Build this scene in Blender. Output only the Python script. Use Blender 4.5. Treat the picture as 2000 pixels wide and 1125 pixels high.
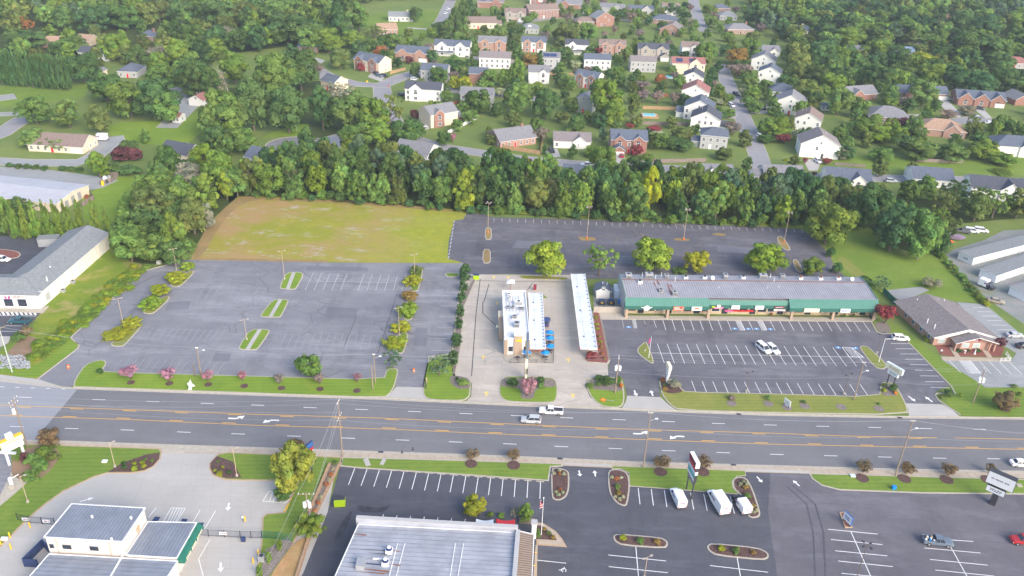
import bpy, bmesh, math, random
import numpy as np
from mathutils import Vector, Matrix
from mathutils.geometry import tessellate_polygon
R = math.radians
random.seed(7)
rng = np.random.default_rng(7)
scene = bpy.context.scene
for o in list(bpy.data.objects):
    bpy.data.objects.remove(o)
COL = scene.collection

# ------------------------------------------------------------------ camera
F_PX, PITCH, ROLL, CAM_H = 1652.3,0.496429,0.0375034,121.48
PW, PH = 2000.0,1125.0
_f = Vector((0,math.cos(PITCH),-math.sin(PITCH)))
_r0 = Vector((1,0,0)); _u0 = _r0.cross(_f)
_r = _r0*math.cos(ROLL)+_u0*math.sin(ROLL)
_u = -_r0*math.sin(ROLL)+_u0*math.cos(ROLL)
cam_d = bpy.data.cameras.new('camera'); cam = bpy.data.objects.new('camera', cam_d); COL.objects.link(cam)
cam.matrix_world = Matrix((( _r.x, _u.x, -_f.x, 0),(_r.y, _u.y, -_f.y, 0),(_r.z, _u.z, -_f.z, CAM_H),(0,0,0,1)))
cam_d.sensor_width = 36.0; cam_d.lens = 36.0*F_PX/PW
cam_d.clip_start = 1.0; cam_d.clip_end = 6000.0
scene.camera = cam

# ------------------------------------------------------------------ light
SUN_EL, SUN_AZ = 32.0,142.0          # azimuth clockwise from +Y: soft light from the right
w = bpy.data.worlds.new("World"); scene.world = w; w.use_nodes = True
nt = w.node_tree
bg = nt.nodes['Background']
sky = nt.nodes.new('ShaderNodeTexSky'); sky.sky_type = 'NISHITA'; sky.sun_disc = False
sky.sun_elevation = R(SUN_EL); sky.sun_rotation = R(SUN_AZ)
sky.air_density = 0.95; sky.dust_density = 3.0; sky.ozone_density = 1.5
nt.links.new(sky.outputs[0],bg.inputs['Color'])
bg.inputs['Strength'].default_value = 0.15
sd = bpy.data.lights.new('sun','SUN'); sun = bpy.data.objects.new('sun', sd); COL.objects.link(sun)
sd.energy = 1.15; sd.angle = R(38); sd.color = (1.0,0.91,0.80)
sun.rotation_euler = (R(90-SUN_EL),0,R(180-SUN_AZ)); sun.location = (400,300,300)
scene.view_settings.view_transform = 'Standard'
scene.view_settings.look = 'None'
scene.view_settings.exposure = 1.22
scene.view_settings.gamma = 1.0

# ------------------------------------------------------------------ pixel of the photograph -> point of the place
def G(x, y, z=0.0):
    d = _f*F_PX + _r*(x-PW/2) - _u*(y-PH/2)
    t = (z-CAM_H)/d.z
    return Vector((d.x*t, d.y*t, z))
def PJ(v):
    q = Vector(v)-Vector((0,0,CAM_H)); k = F_PX/q.dot(_f)
    return PW/2+k*q.dot(_r),PH/2-k*q.dot(_u)
def S(x, y):
    return 0.88*(y+332-0.0375*(x-1000))/CAM_H
def HT(base, top):
    """height of a vertical pole from its foot pixel to its tip pixel"""
    b = G(*base); lo, hi = 0.0,60.0
    for _ in range(40):
        m = (lo+hi)/2
        if PJ((b.x, b.y, m))[1] > top[1]: lo = m
        else: hi = m
    return lo

# ------------------------------------------------------------------ materials
MATS = {}
def _new(name):
    m = bpy.data.materials.new(name); m.use_nodes = True
    return m, m.node_tree, m.node_tree.nodes['Principled BSDF']
def _coord(nt, obj):
    if obj:
        return nt.nodes.new('ShaderNodeTexCoord').outputs['Object']
    return nt.nodes.new('ShaderNodeNewGeometry').outputs['Position']
def _noise(nt, co, scale, detail=4,rough=0.6,sxyz=None):
    if sxyz or scale != 1:
        mp = nt.nodes.new('ShaderNodeMapping'); mp.inputs['Scale'].default_value = sxyz or (1,1,1)
        if sxyz and len(sxyz) > 3: pass
        nt.links.new(co, mp.inputs[0]); co = mp.outputs[0]
    n = nt.nodes.new('ShaderNodeTexNoise'); n.inputs['Scale'].default_value = scale
    n.inputs['Detail'].default_value = detail; n.inputs['Roughness'].default_value = rough
    nt.links.new(co, n.inputs['Vector']); return n.outputs['Fac']
def _ramp(nt, fac, a, b, lo=0.0,hi=1.0):
    r = nt.nodes.new('ShaderNodeMapRange'); r.inputs[1].default_value = a; r.inputs[2].default_value = b
    r.inputs[3].default_value = lo; r.inputs[4].default_value = hi
    nt.links.new(fac, r.inputs[0]); return r.outputs[0]
def _mix(nt, fac, a, b):
    m = nt.nodes.new('ShaderNodeMix'); m.data_type = 'RGBA'
    if hasattr(fac, 'links'): nt.links.new(fac, m.inputs[0])
    else: m.inputs[0].default_value = fac
    for s, v in ((m.inputs[6],a),(m.inputs[7],b)):
        if hasattr(v, 'links'): nt.links.new(v, s)
        else: s.default_value = (*v, 1)
    return m.outputs[2]
def mat(name, col, rough=0.8,var=0.12,scale=1.5,obj=True, metal=0.0,spec=0.3,sxyz=None, big=0.0,col2=None):
    if name in MATS: return MATS[name]
    m, nt, b = _new(name)
    b.inputs['Roughness'].default_value = rough; b.inputs['Metallic'].default_value = metal
    b.inputs['Specular IOR Level'].default_value = spec
    if var:
        co = _coord(nt, obj)
        f = _noise(nt, co, scale, 5,0.65,sxyz)
        lo = tuple(c*(1-var) for c in (col2 or col)); hi = tuple(min(1,c*(1+var)) for c in col)
        c = _mix(nt, _ramp(nt, f, 0.3,0.7),lo, hi)
        nt.links.new(c, b.inputs['Base Color'])
    else:
        b.inputs['Base Color'].default_value = (*col, 1)
    MATS[name] = m; return m
def asphalt(name, base, light, cracks=0.0,streak=0.0,crack_col=(0.05,0.05,0.05),patch=0.5,cs=0.22,weeds=None):
    m, nt, b = _new(name); co = _coord(nt, False)
    b.inputs['Roughness'].default_value = 0.85; b.inputs['Specular IOR Level'].default_value = 0.25
    f1 = _ramp(nt, _noise(nt, co, 0.035,6,0.7),0.32,0.68)
    c = _mix(nt, f1,base, light)
    f2 = _ramp(nt, _noise(nt, co, 0.25,6,0.75),0.35,0.75)
    c = _mix(nt, _ramp(nt, f2,0,1,0,patch*0.6),c, tuple(x*0.68 for x in base))
    f3 = _noise(nt, co, 6.0,3,0.7)
    c = _mix(nt, _ramp(nt, f3,0.3,0.7,0,0.22),c, tuple(x*1.5 for x in light))
    c = _mix(nt, _ramp(nt, _noise(nt, co, 0.9,3,0.6),0.63,0.72,0,0.28),c, tuple(x*0.5 for x in base))
    if streak:
        f = _ramp(nt, _noise(nt, co, 0.09,7,0.8,(0.35,1.6,1)),0.50,0.72)
        c = _mix(nt, _ramp(nt, f, 0,1,0,streak),c, tuple(min(1,x*1.9) for x in light))
        f = _ramp(nt, _noise(nt, co, 0.13,5,0.7,(1.0,0.25,1)),0.52,0.7)
        c = _mix(nt, _ramp(nt, f, 0,1,0,streak*0.7),c, tuple(x*0.55 for x in base))
    if cracks:
        wv = _noise(nt, co, 0.12,4,0.6)
        ad = nt.nodes.new('ShaderNodeVectorMath'); ad.operation = 'MULTIPLY_ADD'
        comb = nt.nodes.new('ShaderNodeCombineXYZ')
        nt.links.new(wv, comb.inputs[0]); nt.links.new(f3,comb.inputs[1])
        nt.links.new(comb.outputs[0],ad.inputs[0]); ad.inputs[1].default_value = (5,1.5,0); nt.links.new(co, ad.inputs[2])
        mp = nt.nodes.new('ShaderNodeMapping'); mp.inputs['Scale'].default_value = (0.55,1.0,1); nt.links.new(ad.outputs[0],mp.inputs[0])
        v = nt.nodes.new('ShaderNodeTexVoronoi'); v.feature = 'DISTANCE_TO_EDGE'; v.inputs['Scale'].default_value = cs
        nt.links.new(mp.outputs[0],v.inputs['Vector'])
        k = _ramp(nt, v.outputs['Distance'],0.0,0.016,1,0)
        g = _ramp(nt, _noise(nt, co, 0.05,2,0.5),0.42,0.56)
        mu = nt.nodes.new('ShaderNodeMath'); mu.operation = 'MULTIPLY'; nt.links.new(k, mu.inputs[0]); nt.links.new(g, mu.inputs[1])
        c = _mix(nt, _ramp(nt, mu.outputs[0],0,1,0,cracks),c, crack_col)
    nt.links.new(c, b.inputs['Base Color']); MATS[name] = m; return m
def grass(name, a, b_, c_, stripes=0.0,ang=0.0,patch=(0.45,0.62),scale=0.05,dry=None, sp=1.3):
    m, nt, b = _new(name); co = _coord(nt, False)
    b.inputs['Roughness'].default_value = 0.95; b.inputs['Specular IOR Level'].default_value = 0.1
    c = _mix(nt, _ramp(nt, _noise(nt, co, scale, 6,0.65), *patch),a, b_)
    c = _mix(nt, _ramp(nt, _noise(nt, co, 0.9,5,0.75),0.3,0.75,0,0.75),c, c_)
    c = _mix(nt, _ramp(nt, _noise(nt, co, 5.0,2,0.6),0.35,0.7,0,0.35),c, tuple(x*0.55 for x in a))
    c = _mix(nt, _ramp(nt, _noise(nt, co, 0.16,5,0.7),0.50,0.70,0,0.5),c, (a[0]*1.5,a[1]*1.15,a[2]*1.3))
    c = _mix(nt, _ramp(nt, _noise(nt, co, 0.30,5,0.7,(1.3,1,1)),0.55,0.75,0,0.45),c, (a[0]*.62,a[1]*.75,a[2]*.8))
    if stripes:
        mp = nt.nodes.new('ShaderNodeMapping'); mp.inputs['Rotation'].default_value = (0,0,ang)
        nt.links.new(co, mp.inputs[0])
        wv = nt.nodes.new('ShaderNodeTexWave'); wv.inputs['Scale'].default_value = 0.31/sp; wv.inputs['Distortion'].default_value = 1.5
        wv.inputs['Detail'].default_value = 2; nt.links.new(mp.outputs[0],wv.inputs[0])
        c = _mix(nt, _ramp(nt, wv.outputs['Fac'],0.2,0.8,0,stripes),c, tuple(min(1,x*1.5) for x in b_))
    if dry:
        f = _ramp(nt, _noise(nt, co, dry[1],7,0.7,(1,1.4,1)),dry[2],dry[3])
        c = _mix(nt, f, c, dry[0])
        if len(dry) > 4:
            f = _ramp(nt, _noise(nt, co, dry[1]*3,6,0.8,(0.8,1.8,1)),0.55,0.64)
            c = _mix(nt, _ramp(nt, f, 0,1,0,dry[5]),c, dry[4])
    nt.links.new(c, b.inputs['Base Color']); MATS[name] = m; return m
def brick(name, a, b_, mortar):
    m, nt, b = _new(name); co = _coord(nt, True)
    b.inputs['Roughness'].default_value = 0.9
    g = nt.nodes.new('ShaderNodeNewGeometry'); sp = nt.nodes.new('ShaderNodeSeparateXYZ'); nt.links.new(co, sp.inputs[0])
    ad = nt.nodes.new('ShaderNodeMath'); nt.links.new(sp.outputs[0],ad.inputs[0]); nt.links.new(sp.outputs[1],ad.inputs[1])
    cb = nt.nodes.new('ShaderNodeCombineXYZ'); nt.links.new(ad.outputs[0],cb.inputs[0]); nt.links.new(sp.outputs[2],cb.inputs[1])
    t = nt.nodes.new('ShaderNodeTexBrick'); t.inputs['Scale'].default_value = 3.0
    t.inputs['Color1'].default_value = (*a, 1); t.inputs['Color2'].default_value = (*b_, 1); t.inputs['Mortar'].default_value = (*mortar, 1)
    nt.links.new(cb.outputs[0],t.inputs['Vector'])
    f = _ramp(nt, _noise(nt, co, 0.8,4,0.6),0.3,0.7,0,0.35)
    c = _mix(nt, f, t.outputs['Color'],tuple(x*0.7 for x in a))
    nt.links.new(c, b.inputs['Base Color']); MATS[name] = m; return m
def glass(name, col, rough=0.12):
    m, nt, b = _new(name); b.inputs['Base Color'].default_value = (*col, 1)
    b.inputs['Roughness'].default_value = rough; b.inputs['Specular IOR Level'].default_value = 0.7
    MATS[name] = m; return m

# ground
M = MATS
grass('lawn',(0.145,0.228,0.037),(0.200,0.285,0.051),(0.124,0.189,0.037),0.10,1.5)
grass('lawn_far',(0.145,0.220,0.055),(0.215,0.270,0.075),(0.150,0.180,0.060),0.0,0,scale=0.03)
grass('lawn_bright',(0.158,0.253,0.033),(0.214,0.316,0.041),(0.145,0.221,0.033),0.12,1.5)
grass('lawn_dry',(0.20,0.235,0.055),(0.27,0.27,0.075),(0.17,0.20,0.05),0.12,1.5)
grass('meadow',(0.17,0.25,0.030),(0.27,0.29,0.040),(0.12,0.19,0.025),0.04,0.8,scale=0.08,dry=((0.34,0.28,0.11),0.09,0.50,0.64))
grass('field',(0.27,0.28,0.036),(0.35,0.275,0.060),(0.20,0.24,0.032),0.05,1.45,scale=0.016,patch=(.40,.60),dry=((0.35,0.235,0.105),0.035,0.44,0.58,(0.42,0.38,0.34),0.8))
grass('field_green',(0.23,0.25,0.028),(0.32,0.27,0.035),(0.15,0.20,0.025),0.05,1.45,scale=0.03,dry=((0.30,0.22,0.06),0.05,0.50,0.66))
grass('field_dirt',(0.30,0.205,0.105),(0.33,0.26,0.10),(0.24,0.20,0.07),0.0,0,scale=0.08)
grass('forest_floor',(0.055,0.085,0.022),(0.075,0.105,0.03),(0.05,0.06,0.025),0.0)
grass('gravel',(0.24,0.26,0.25),(0.31,0.32,0.31),(0.22,0.24,0.20),0.0,dry=((0.20,0.21,0.09),0.05,0.58,0.70))
grass('bare_soil',(0.27,0.19,0.12),(0.33,0.24,0.17),(0.20,0.15,0.10),0.0,scale=0.3)
grass('straw',(0.42,0.27,0.12),(0.50,0.36,0.18),(0.33,0.20,0.09),0.0,scale=0.3)
mat('mulch',(0.105,0.062,0.055),0.95,0.55,3.0,obj=False)
mat('mulch_red',(0.22,0.085,0.07),0.95,0.4,3.0,obj=False)
mat('mulch_grey',(0.20,0.17,0.15),0.95,0.45,3.0,obj=False)
asphalt('asphalt_road',(0.142,0.142,0.152),(0.175,0.174,0.184),0,0.22,patch=0.4)
asphalt('asphalt_road_old',(0.25,0.262,0.285),(0.285,0.295,0.315),0.15,0.12,patch=0.25)
asphalt('asphalt_lot_old',(0.162,0.164,0.185),(0.235,0.235,0.252),0.6,0.5,(0.09,0.09,0.11),cs=0.13,patch=0.7)
asphalt('asphalt_lot_dark',(0.088,0.086,0.102),(0.140,0.137,0.158),0.7,0.65,(0.24,0.19,0.12),cs=0.16,patch=0.7)
asphalt('asphalt_strip',(0.102,0.099,0.117),(0.152,0.148,0.165),0.0,0.55,patch=0.6)
asphalt('asphalt_new',(0.064,0.066,0.083),(0.100,0.102,0.120),0.0,0.40,patch=0.7)
asphalt('asphalt_pale_strip',(0.135,0.132,0.150),(0.175,0.172,0.185),0.0,0.5)
asphalt('asphalt_purple',(0.098,0.094,0.112),(0.145,0.138,0.156),0.0,0.45,patch=0.7)
asphalt('asphalt_pale',(0.25,0.262,0.265),(0.30,0.31,0.31),0.2,0.25)
asphalt('street',(0.24,0.235,0.25),(0.29,0.285,0.295),0.3,0.2)
asphalt('cul_de_sac',(0.17,0.172,0.185),(0.20,0.20,0.21),0.95,0.2,(0.42,0.40,0.38),cs=0.2)
asphalt('concrete_lot',(0.36,0.325,0.285),(0.48,0.43,0.37),0.5,0.35,(0.2,0.19,0.18),cs=0.10,patch=0.75)
asphalt('concrete_clean',(0.369,0.353,0.328),(0.418,0.402,0.377),0.0,0.16,patch=0.25)
mat('kerb',(0.410,0.373,0.312),0.9,0.14,1.2,obj=False)
mat('sidewalk_tan',(0.410,0.344,0.271),0.9,0.12,0.8,obj=False)
mat('kerb_warm',(0.410,0.303,0.205),0.9,0.14,1.0,obj=False)
mat('paint_white',(0.80,0.80,0.79),0.6,0.12,4.0,obj=False)
mat('paint_worn',(0.50,0.50,0.50),0.7,0.35,2.5,obj=False)
mat('paint_yellow',(0.72,0.40,0.07),0.6,0.12,4.0,obj=False)
mat('paint_yellow_pale',(0.75,0.55,0.16),0.7,0.25,2.0,obj=False)
mat('roof_white',(0.42,0.425,0.46),0.6,0.08,0.3)
grass('field_gravel',(0.33,0.29,0.15),(0.37,0.33,0.25),(0.30,0.27,0.10),scale=0.2)
asphalt('asphalt_patch',(0.135,0.138,0.16),(0.175,0.178,0.20),0,0.3)
mat('tyre_track',(0.080,0.078,0.097),0.8,0.25,1.5,obj=False)
mat('paint_blue',(0.10,0.30,0.62),0.6,0.15,3.0,obj=False)
mat('stain',(0.05,0.05,0.06),0.7,0.4,0.6,obj=False)
# building
for n, c in dict(wall_white=(0.74,0.73,0.70),wall_cream=(0.70,0.60,0.46),wall_grey=(0.42,0.42,0.42),wall_tan=(0.48,0.38,0.26),
                 wall_sage=(0.40,0.42,0.38),wall_stone=(0.38,0.34,0.30),wall_bluewhite=(0.58,0.66,0.74),wall_peach=(0.66,0.59,0.54),
                 trim_white=(0.78,0.78,0.77),stucco=(0.72,0.70,0.66)).items():
    mat(n, c, 0.8,0.06,0.7)
for n, c in dict(roof_slate=(0.105,0.125,0.165),roof_dark=(0.075,0.082,0.105),roof_grey=(0.20,0.20,0.215),roof_brown=(0.22,0.165,0.145),
                 roof_red=(0.28,0.13,0.115),roof_tan=(0.36,0.24,0.17),roof_blue=(0.17,0.24,0.34),roof_pale=(0.215,0.23,0.24),roof_taupe=(0.21,0.185,0.185)).items():
    mat(n, c, 0.9,0.22,1.4)
brick('brick_red',(0.34,0.155,0.115),(0.26,0.115,0.085),(0.36,0.29,0.25))
brick('brick_pale',(0.43,0.24,0.18),(0.36,0.20,0.15),(0.42,0.33,0.28))
brick('stone_tan',(0.46,0.33,0.23),(0.34,0.25,0.18),(0.40,0.34,0.29))
brick('block_wall',(0.44,0.29,0.18),(0.38,0.25,0.16),(0.28,0.19,0.13))
glass('glass_dark',(0.030,0.038,0.055)); glass('glass_blue',(0.10,0.15,0.22)); glass('glass_pale',(0.40,0.47,0.47),0.2)
mat('metal_roof',(0.43,0.41,0.425),0.5,0.10,0.35,metal=0.25)
mat('metal_roof_blue',(0.235,0.262,0.31),0.5,0.16,0.35,metal=0.1)
mat('seam_dark',(0.17,0.19,0.235),0.5,0.1,0.35)
mat('metal_roof_pale',(0.35,0.365,0.41),0.5,0.22,0.22,metal=0.1)
mat('joint',(0.30,0.29,0.27),0.9,0.2,1,obj=False)
mat('paint_ghost',(0.30,0.305,0.33),0.9,0.3,1,obj=False)
mat('metal_tan',(0.34,0.27,0.22),0.5,0.08,0.5)
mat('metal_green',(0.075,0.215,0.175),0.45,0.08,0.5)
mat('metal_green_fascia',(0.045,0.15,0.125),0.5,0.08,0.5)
mat('canvas_green',(0.02,0.14,0.10),0.6,0.15,1.0)
mat('membrane',(0.66,0.67,0.69),0.5,0.12,0.5)
mat('membrane_blue',(0.62,0.66,0.72),0.5,0.14,0.4)
mat('grey_metal',(0.40,0.41,0.42),0.5,0.12,1.0,metal=0.3)
mat('white_metal',(0.76,0.77,0.78),0.45,0.06,1.0)
mat('dark_metal',(0.05,0.05,0.06),0.5,0.1,1.0)
mat('rust',(0.23,0.085,0.045),0.9,0.4,2.0)
mat('wood_pole',(0.27,0.21,0.16),0.9,0.2,2.0)
mat('wood_fence',(0.42,0.27,0.15),0.9,0.2,1.0)
mat('wood_fence_red',(0.34,0.13,0.08),0.9,0.2,1.0)
mat('wood_fence_grey',(0.25,0.20,0.18),0.9,0.2,1.0)
mat('steel_pole',(0.42,0.46,0.42),0.5,0.1,1.0)
mat('tan_pole',(0.45,0.34,0.24),0.7,0.1,1.0)
mat('rubber',(0.02,0.02,0.022),0.8,0,1)
mat('rim',(0.45,0.46,0.48),0.35,0,1,metal=0.6)
mat('lamp_glass',(0.75,0.75,0.72),0.3,0,1)
mat('tail_red',(0.45,0.02,0.02),0.3,0,1)
mat('bark',(0.16,0.125,0.10),0.95,0.25,2.0)
mat('bark_dead',(0.42,0.38,0.33),0.95,0.2,2.0)
mat('orange',(0.80,0.16,0.03),0.5,0,1)
mat('red',(0.65,0.02,0.03),0.5,0,1)
mat('yellow',(0.80,0.50,0.02),0.5,0,1)
mat('lime',(0.36,0.52,0.01),0.5,0.08,1)
mat('blue_cloth',(0.01,0.22,0.62),0.6,0.12,1)
mat('water_pool',(0.10,0.48,0.55),0.1,0.05,1)
mat('magenta',(0.35,0.01,0.22),0.5,0,1)
mat('navy',(0.03,0.05,0.13),0.5,0.1,1)
mat('pink',(0.75,0.12,0.35),0.5,0,1)
mat('sign_blue',(0.04,0.12,0.33),0.5,0,1)
mat('sign_cream',(0.78,0.74,0.55),0.5,0.05,1)
mat('sign_teal',(0.12,0.50,0.48),0.5,0.05,1)
mat('sign_mauve',(0.27,0.20,0.30),0.5,0.05,1)
mat('sign_maroon',(0.22,0.02,0.05),0.5,0.05,1)
mat('rock',(0.30,0.32,0.34),0.9,0.35,2)

# foliage: one material; object colour times a per-leaf tint
def leaf_mat():
    m = bpy.data.materials.new('leaves'); m.use_nodes = True; nt = m.node_tree; nt.nodes.clear()
    out = nt.nodes.new('ShaderNodeOutputMaterial'); d = nt.nodes.new('ShaderNodeBsdfDiffuse'); t = nt.nodes.new('ShaderNodeBsdfTranslucent')
    mx = nt.nodes.new('ShaderNodeMixShader'); mx.inputs[0].default_value = 0.27
    oi = nt.nodes.new('ShaderNodeObjectInfo'); at = nt.nodes.new('ShaderNodeAttribute'); at.attribute_name = 'tint'
    mu = nt.nodes.new('ShaderNodeMix'); mu.data_type = 'RGBA'; mu.blend_type = 'MULTIPLY'; mu.inputs[0].default_value = 1
    nt.links.new(oi.outputs['Color'],mu.inputs[6]); nt.links.new(at.outputs['Color'],mu.inputs[7])
    for s in (d, t): nt.links.new(mu.outputs[2],s.inputs['Color'])
    nt.links.new(d.outputs[0],mx.inputs[1]); nt.links.new(t.outputs[0],mx.inputs[2]); nt.links.new(mx.outputs[0],out.inputs[0])
    MATS['leaves'] = m
leaf_mat()

# ------------------------------------------------------------------ object helpers
def tag(o, label=None, cat=None, group=None, kind=None):
    if label: o['label'] = label
    if cat: o['category'] = cat
    if group: o['group'] = group
    if kind: o['kind'] = kind
    return o
def thing(name, label, cat, loc=(0,0,0),rz=0.0,group=None):
    o = bpy.data.objects.new(name, None); COL.objects.link(o)
    o.location = loc; o.rotation_euler = (0,0,rz); o.empty_display_size = 0.3
    return tag(o, label, cat, group)
def link(name, mesh, parent=None, loc=None, rot=None, scale=None):
    o = bpy.data.objects.new(name, mesh); COL.objects.link(o)
    if parent is not None: o.parent = parent
    if loc is not None: o.location = loc
    if rot is not None: o.rotation_euler = rot
    if scale is not None: o.scale = scale
    return o
def copy_tree(o, parent=None):
    c = o.copy(); COL.objects.link(c); c.parent = parent
    for ch in o.children:
        copy_tree(ch, c)
    return c
class MB:
    def __init__(s): s.v = []; s.f = []; s.mi = []
    def add(s, vs, fs, mi=0):
        n = len(s.v); s.v += [tuple(v) for v in vs]; s.f += [tuple(i+n for i in f) for f in fs]; s.mi += [mi]*len(fs); return s
    def box(s, x0,x1,y0,y1,z0,z1,mi=0):
        vs = [(x, y, z) for z in (z0,z1) for x, y in ((x0,y0),(x1,y0),(x1,y1),(x0,y1))]
        return s.add(vs, [(0,3,2,1),(4,5,6,7),(0,1,5,4),(1,2,6,5),(2,3,7,6),(3,0,4,7)],mi)
    def prism(s, poly, z0,z1,mi=0,mi_top=None, bottom=False):
        """poly: list of (x,y),any orientation; z0,z1 numbers"""
        p = [(q[0],q[1]) for q in poly]
        if sum(p[i-1][0]*p[i][1]-p[i][0]*p[i-1][1] for i in range(len(p))) < 0: p = p[::-1]
        n = len(p); s.add([(x, y, z0) for x, y in p]+[(x, y, z1) for x, y in p],[(i, (i+1) % n, n+(i+1) % n, n+i) for i in range(n)],mi)
        tris = tessellate_polygon([[Vector((x, y, 0)) for x, y in p]])
        ts = []
        for t in tris:
            a, b, c = (Vector(p[i]) for i in t)
            ts.append(t if (b-a).cross(c-a) > 0 else t[::-1])
        s.add([(x, y, z1) for x, y in p],ts, mi if mi_top is None else mi_top)
        if bottom: s.add([(x, y, z0) for x, y in p],[t[::-1] for t in ts],mi)
        return s
    def obox(s, c, ax, L, W, H, z0=0.0,mi=0):
        """box centred on c=(x,y) with long axis direction ax, from z0 to z0+H"""
        a = Vector((ax[0],ax[1])).normalized(); b = Vector((-a.y, a.x)); c = Vector((c[0],c[1]))
        return s.prism([c-a*L/2-b*W/2,c+a*L/2-b*W/2,c+a*L/2+b*W/2,c-a*L/2+b*W/2],z0,z0+H, mi, bottom=True)
    def tube(s, a, b, r0,r1=None, n=6,mi=0,cap=True):
        a = Vector(a); b = Vector(b); r1 = r0 if r1 is None else r1
        d = (b-a).normalized(); u = d.orthogonal().normalized(); v = d.cross(u)
        vs = []
        for q, r in ((a, r0),(b, r1)):
            for i in range(n):
                t = 2*math.pi*i/n; vs.append(q+u*math.cos(t)*r+v*math.sin(t)*r)
        fs = [(i, (i+1) % n, n+(i+1) % n, n+i) for i in range(n)]
        if cap: fs += [tuple(range(n))[::-1],tuple(range(n, 2*n))]
        return s.add(vs, fs, mi)
    def quad(s, a, b, c, d, mi=0): return s.add([a, b, c, d],[(0,1,2,3)],mi)
    def ball(s, c, rx, ry, rz, n=8,m=5,mi=0):
        vs = []; fs = []
        for j in range(m+1):
            ph = math.pi*j/m
            for i in range(n):
                t = 2*math.pi*i/n
                vs.append((c[0]+rx*math.sin(ph)*math.cos(t),c[1]+ry*math.sin(ph)*math.sin(t),c[2]+rz*math.cos(ph)))
        for j in range(m):
            for i in range(n):
                fs.append((j*n+i, (j+1)*n+i, (j+1)*n+(i+1) % n, j*n+(i+1) % n))
        return s.add(vs, fs, mi)
    def mesh(s, name, mats, origin=None):
        me = bpy.data.meshes.new(name)
        vs = s.v if origin is None else [(v[0]-origin[0],v[1]-origin[1],v[2]-origin[2]) for v in s.v]
        me.from_pydata(vs, [],s.f)
        for m in (mats if isinstance(mats, (list, tuple)) else [mats]):
            me.materials.append(MATS[m] if isinstance(m, str) else m)
        me.polygons.foreach_set('material_index', s.mi); me.update(); return me
    def build(s, name, mats, parent=None, origin=None, world=False):
        """world=True: vertices are world coordinates and the parent is unrotated"""
        if world and parent is None: origin = Vector((s.v[0][0],s.v[0][1],0))
        elif world:
            origin = Vector(parent.location); q = parent.parent
            while q is not None: origin = origin+q.location; q = q.parent
        o = link(name, s.mesh(name, mats, origin),parent)
        if world and parent is None: o.location = origin
        return o
def chaikin(p, k=2):
    for _ in range(k):
        q = []
        for i in range(len(p)):
            a = Vector(p[i]); b = Vector(p[(i+1) % len(p)])
            q += [a*0.78+b*0.22,a*0.22+b*0.78]
        p = q
    return p
def inset(p, d):
    p = [Vector((q[0],q[1])) for q in p]; n = len(p)
    if sum(p[i-1].cross(p[i]) for i in range(n)) < 0: p = p[::-1]
    out = []
    for i in range(n):
        a = (p[i]-p[i-1]); b = (p[(i+1) % n]-p[i])
        if a.length < 1e-6 or b.length < 1e-6: out.append(p[i]); continue
        a.normalize(); b.normalize(); na = Vector((-a.y, a.x)); nb = Vector((-b.y, b.x)); m = na+nb
        k = max(0.45,(1+na.dot(nb)))
        out.append(p[i]+m*d/k)
    return out
def wp(poly): return [G(x, y).to_2d() for x, y in poly]
def sheet(name, poly, z, m, kind='structure', rnd=0,world=False, parent=None, z0=None):
    p = poly if world else wp(poly)
    if rnd: p = chaikin(p, rnd)
    b = MB().prism(p, z-0.003 if z0 is None else z0,z)
    o = b.build(name, m, parent, world=True)
    if parent is None: tag(o, kind=kind)
    return o
def island(name, poly, fill, kerbm='kerb', h=0.14,kw=0.32,rnd=1,world=False, base='planting_island'):
    p = poly if world else wp(poly)
    if rnd: p = chaikin(p, rnd)
    o = MB().prism(p, 0,h).build(name, kerbm, None, world=True); tag(o, kind='structure')
    q = inset(p, kw)
    MB().prism(q, h-0.05,h+0.03).build('soil_bed' if 'mulch' in fill else 'turf', fill, o, world=True)
    return o
def kerb_line(pts, wdt=0.3,h=0.14,m='kerb', name='kerb', z0=0.0,closed=False, parent=None):
    P = wp(pts); b = MB()
    for i in range(len(P)-1):
        d = P[i+1]-P[i]
        if d.length > 0.05: b.obox((P[i]+P[i+1])/2,d, d.length+wdt*0.6*(0 if i else 1),wdt, h+0.002*(i % 2),z0)
    o = b.build(name, m, parent, world=True)
    if parent is None: tag(o, kind='structure')
    return o
def line(parent, p, q, wdt=0.12,z=0.05,m='paint_white', name='painted_line', world=False):
    a, b = (Vector(p),Vector(q)) if world else (G(*p).to_2d(),G(*q).to_2d())
    d = (b-a).normalized(); n = Vector((-d.y, d.x))*wdt/2
    mb = MB().quad((*(a-n),z),(*(b-n),z),(*(b+n),z),(*(a+n),z))
    return mb.build(name, m, parent, world=True)
def row(parent, a0,a1,b0,b1,n, skip=(),z=0.05,wdt=0.12,m='paint_white'):
    """n stall lines from line a0-a1 to line b0-b1,evenly spaced in the world"""
    A0,A1,B0,B1 = (G(*q).to_2d() for q in (a0,a1,b0,b1))
    for i in range(n):
        if i in skip: continue
        t = i/(n-1) if n > 1 else 0
        line(parent, A0.lerp(B0,t),A1.lerp(B1,t),wdt, z, m, 'stall_line', True)
def hatch(parent, q, n=5,z=0.05,m='paint_white', wdt=0.12):
    P = [G(*c).to_2d() for c in q]
    for i in range(4): line(parent, P[i],P[(i+1) % 4],wdt, z, m, 'hatch_line', True)
    for i in range(1,n+1):
        t = i/(n+1.0); line(parent, P[0].lerp(P[3],t),P[1].lerp(P[2],min(1,t+0.12)),wdt, z+0.004,m, 'hatch_line', True)
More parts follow.
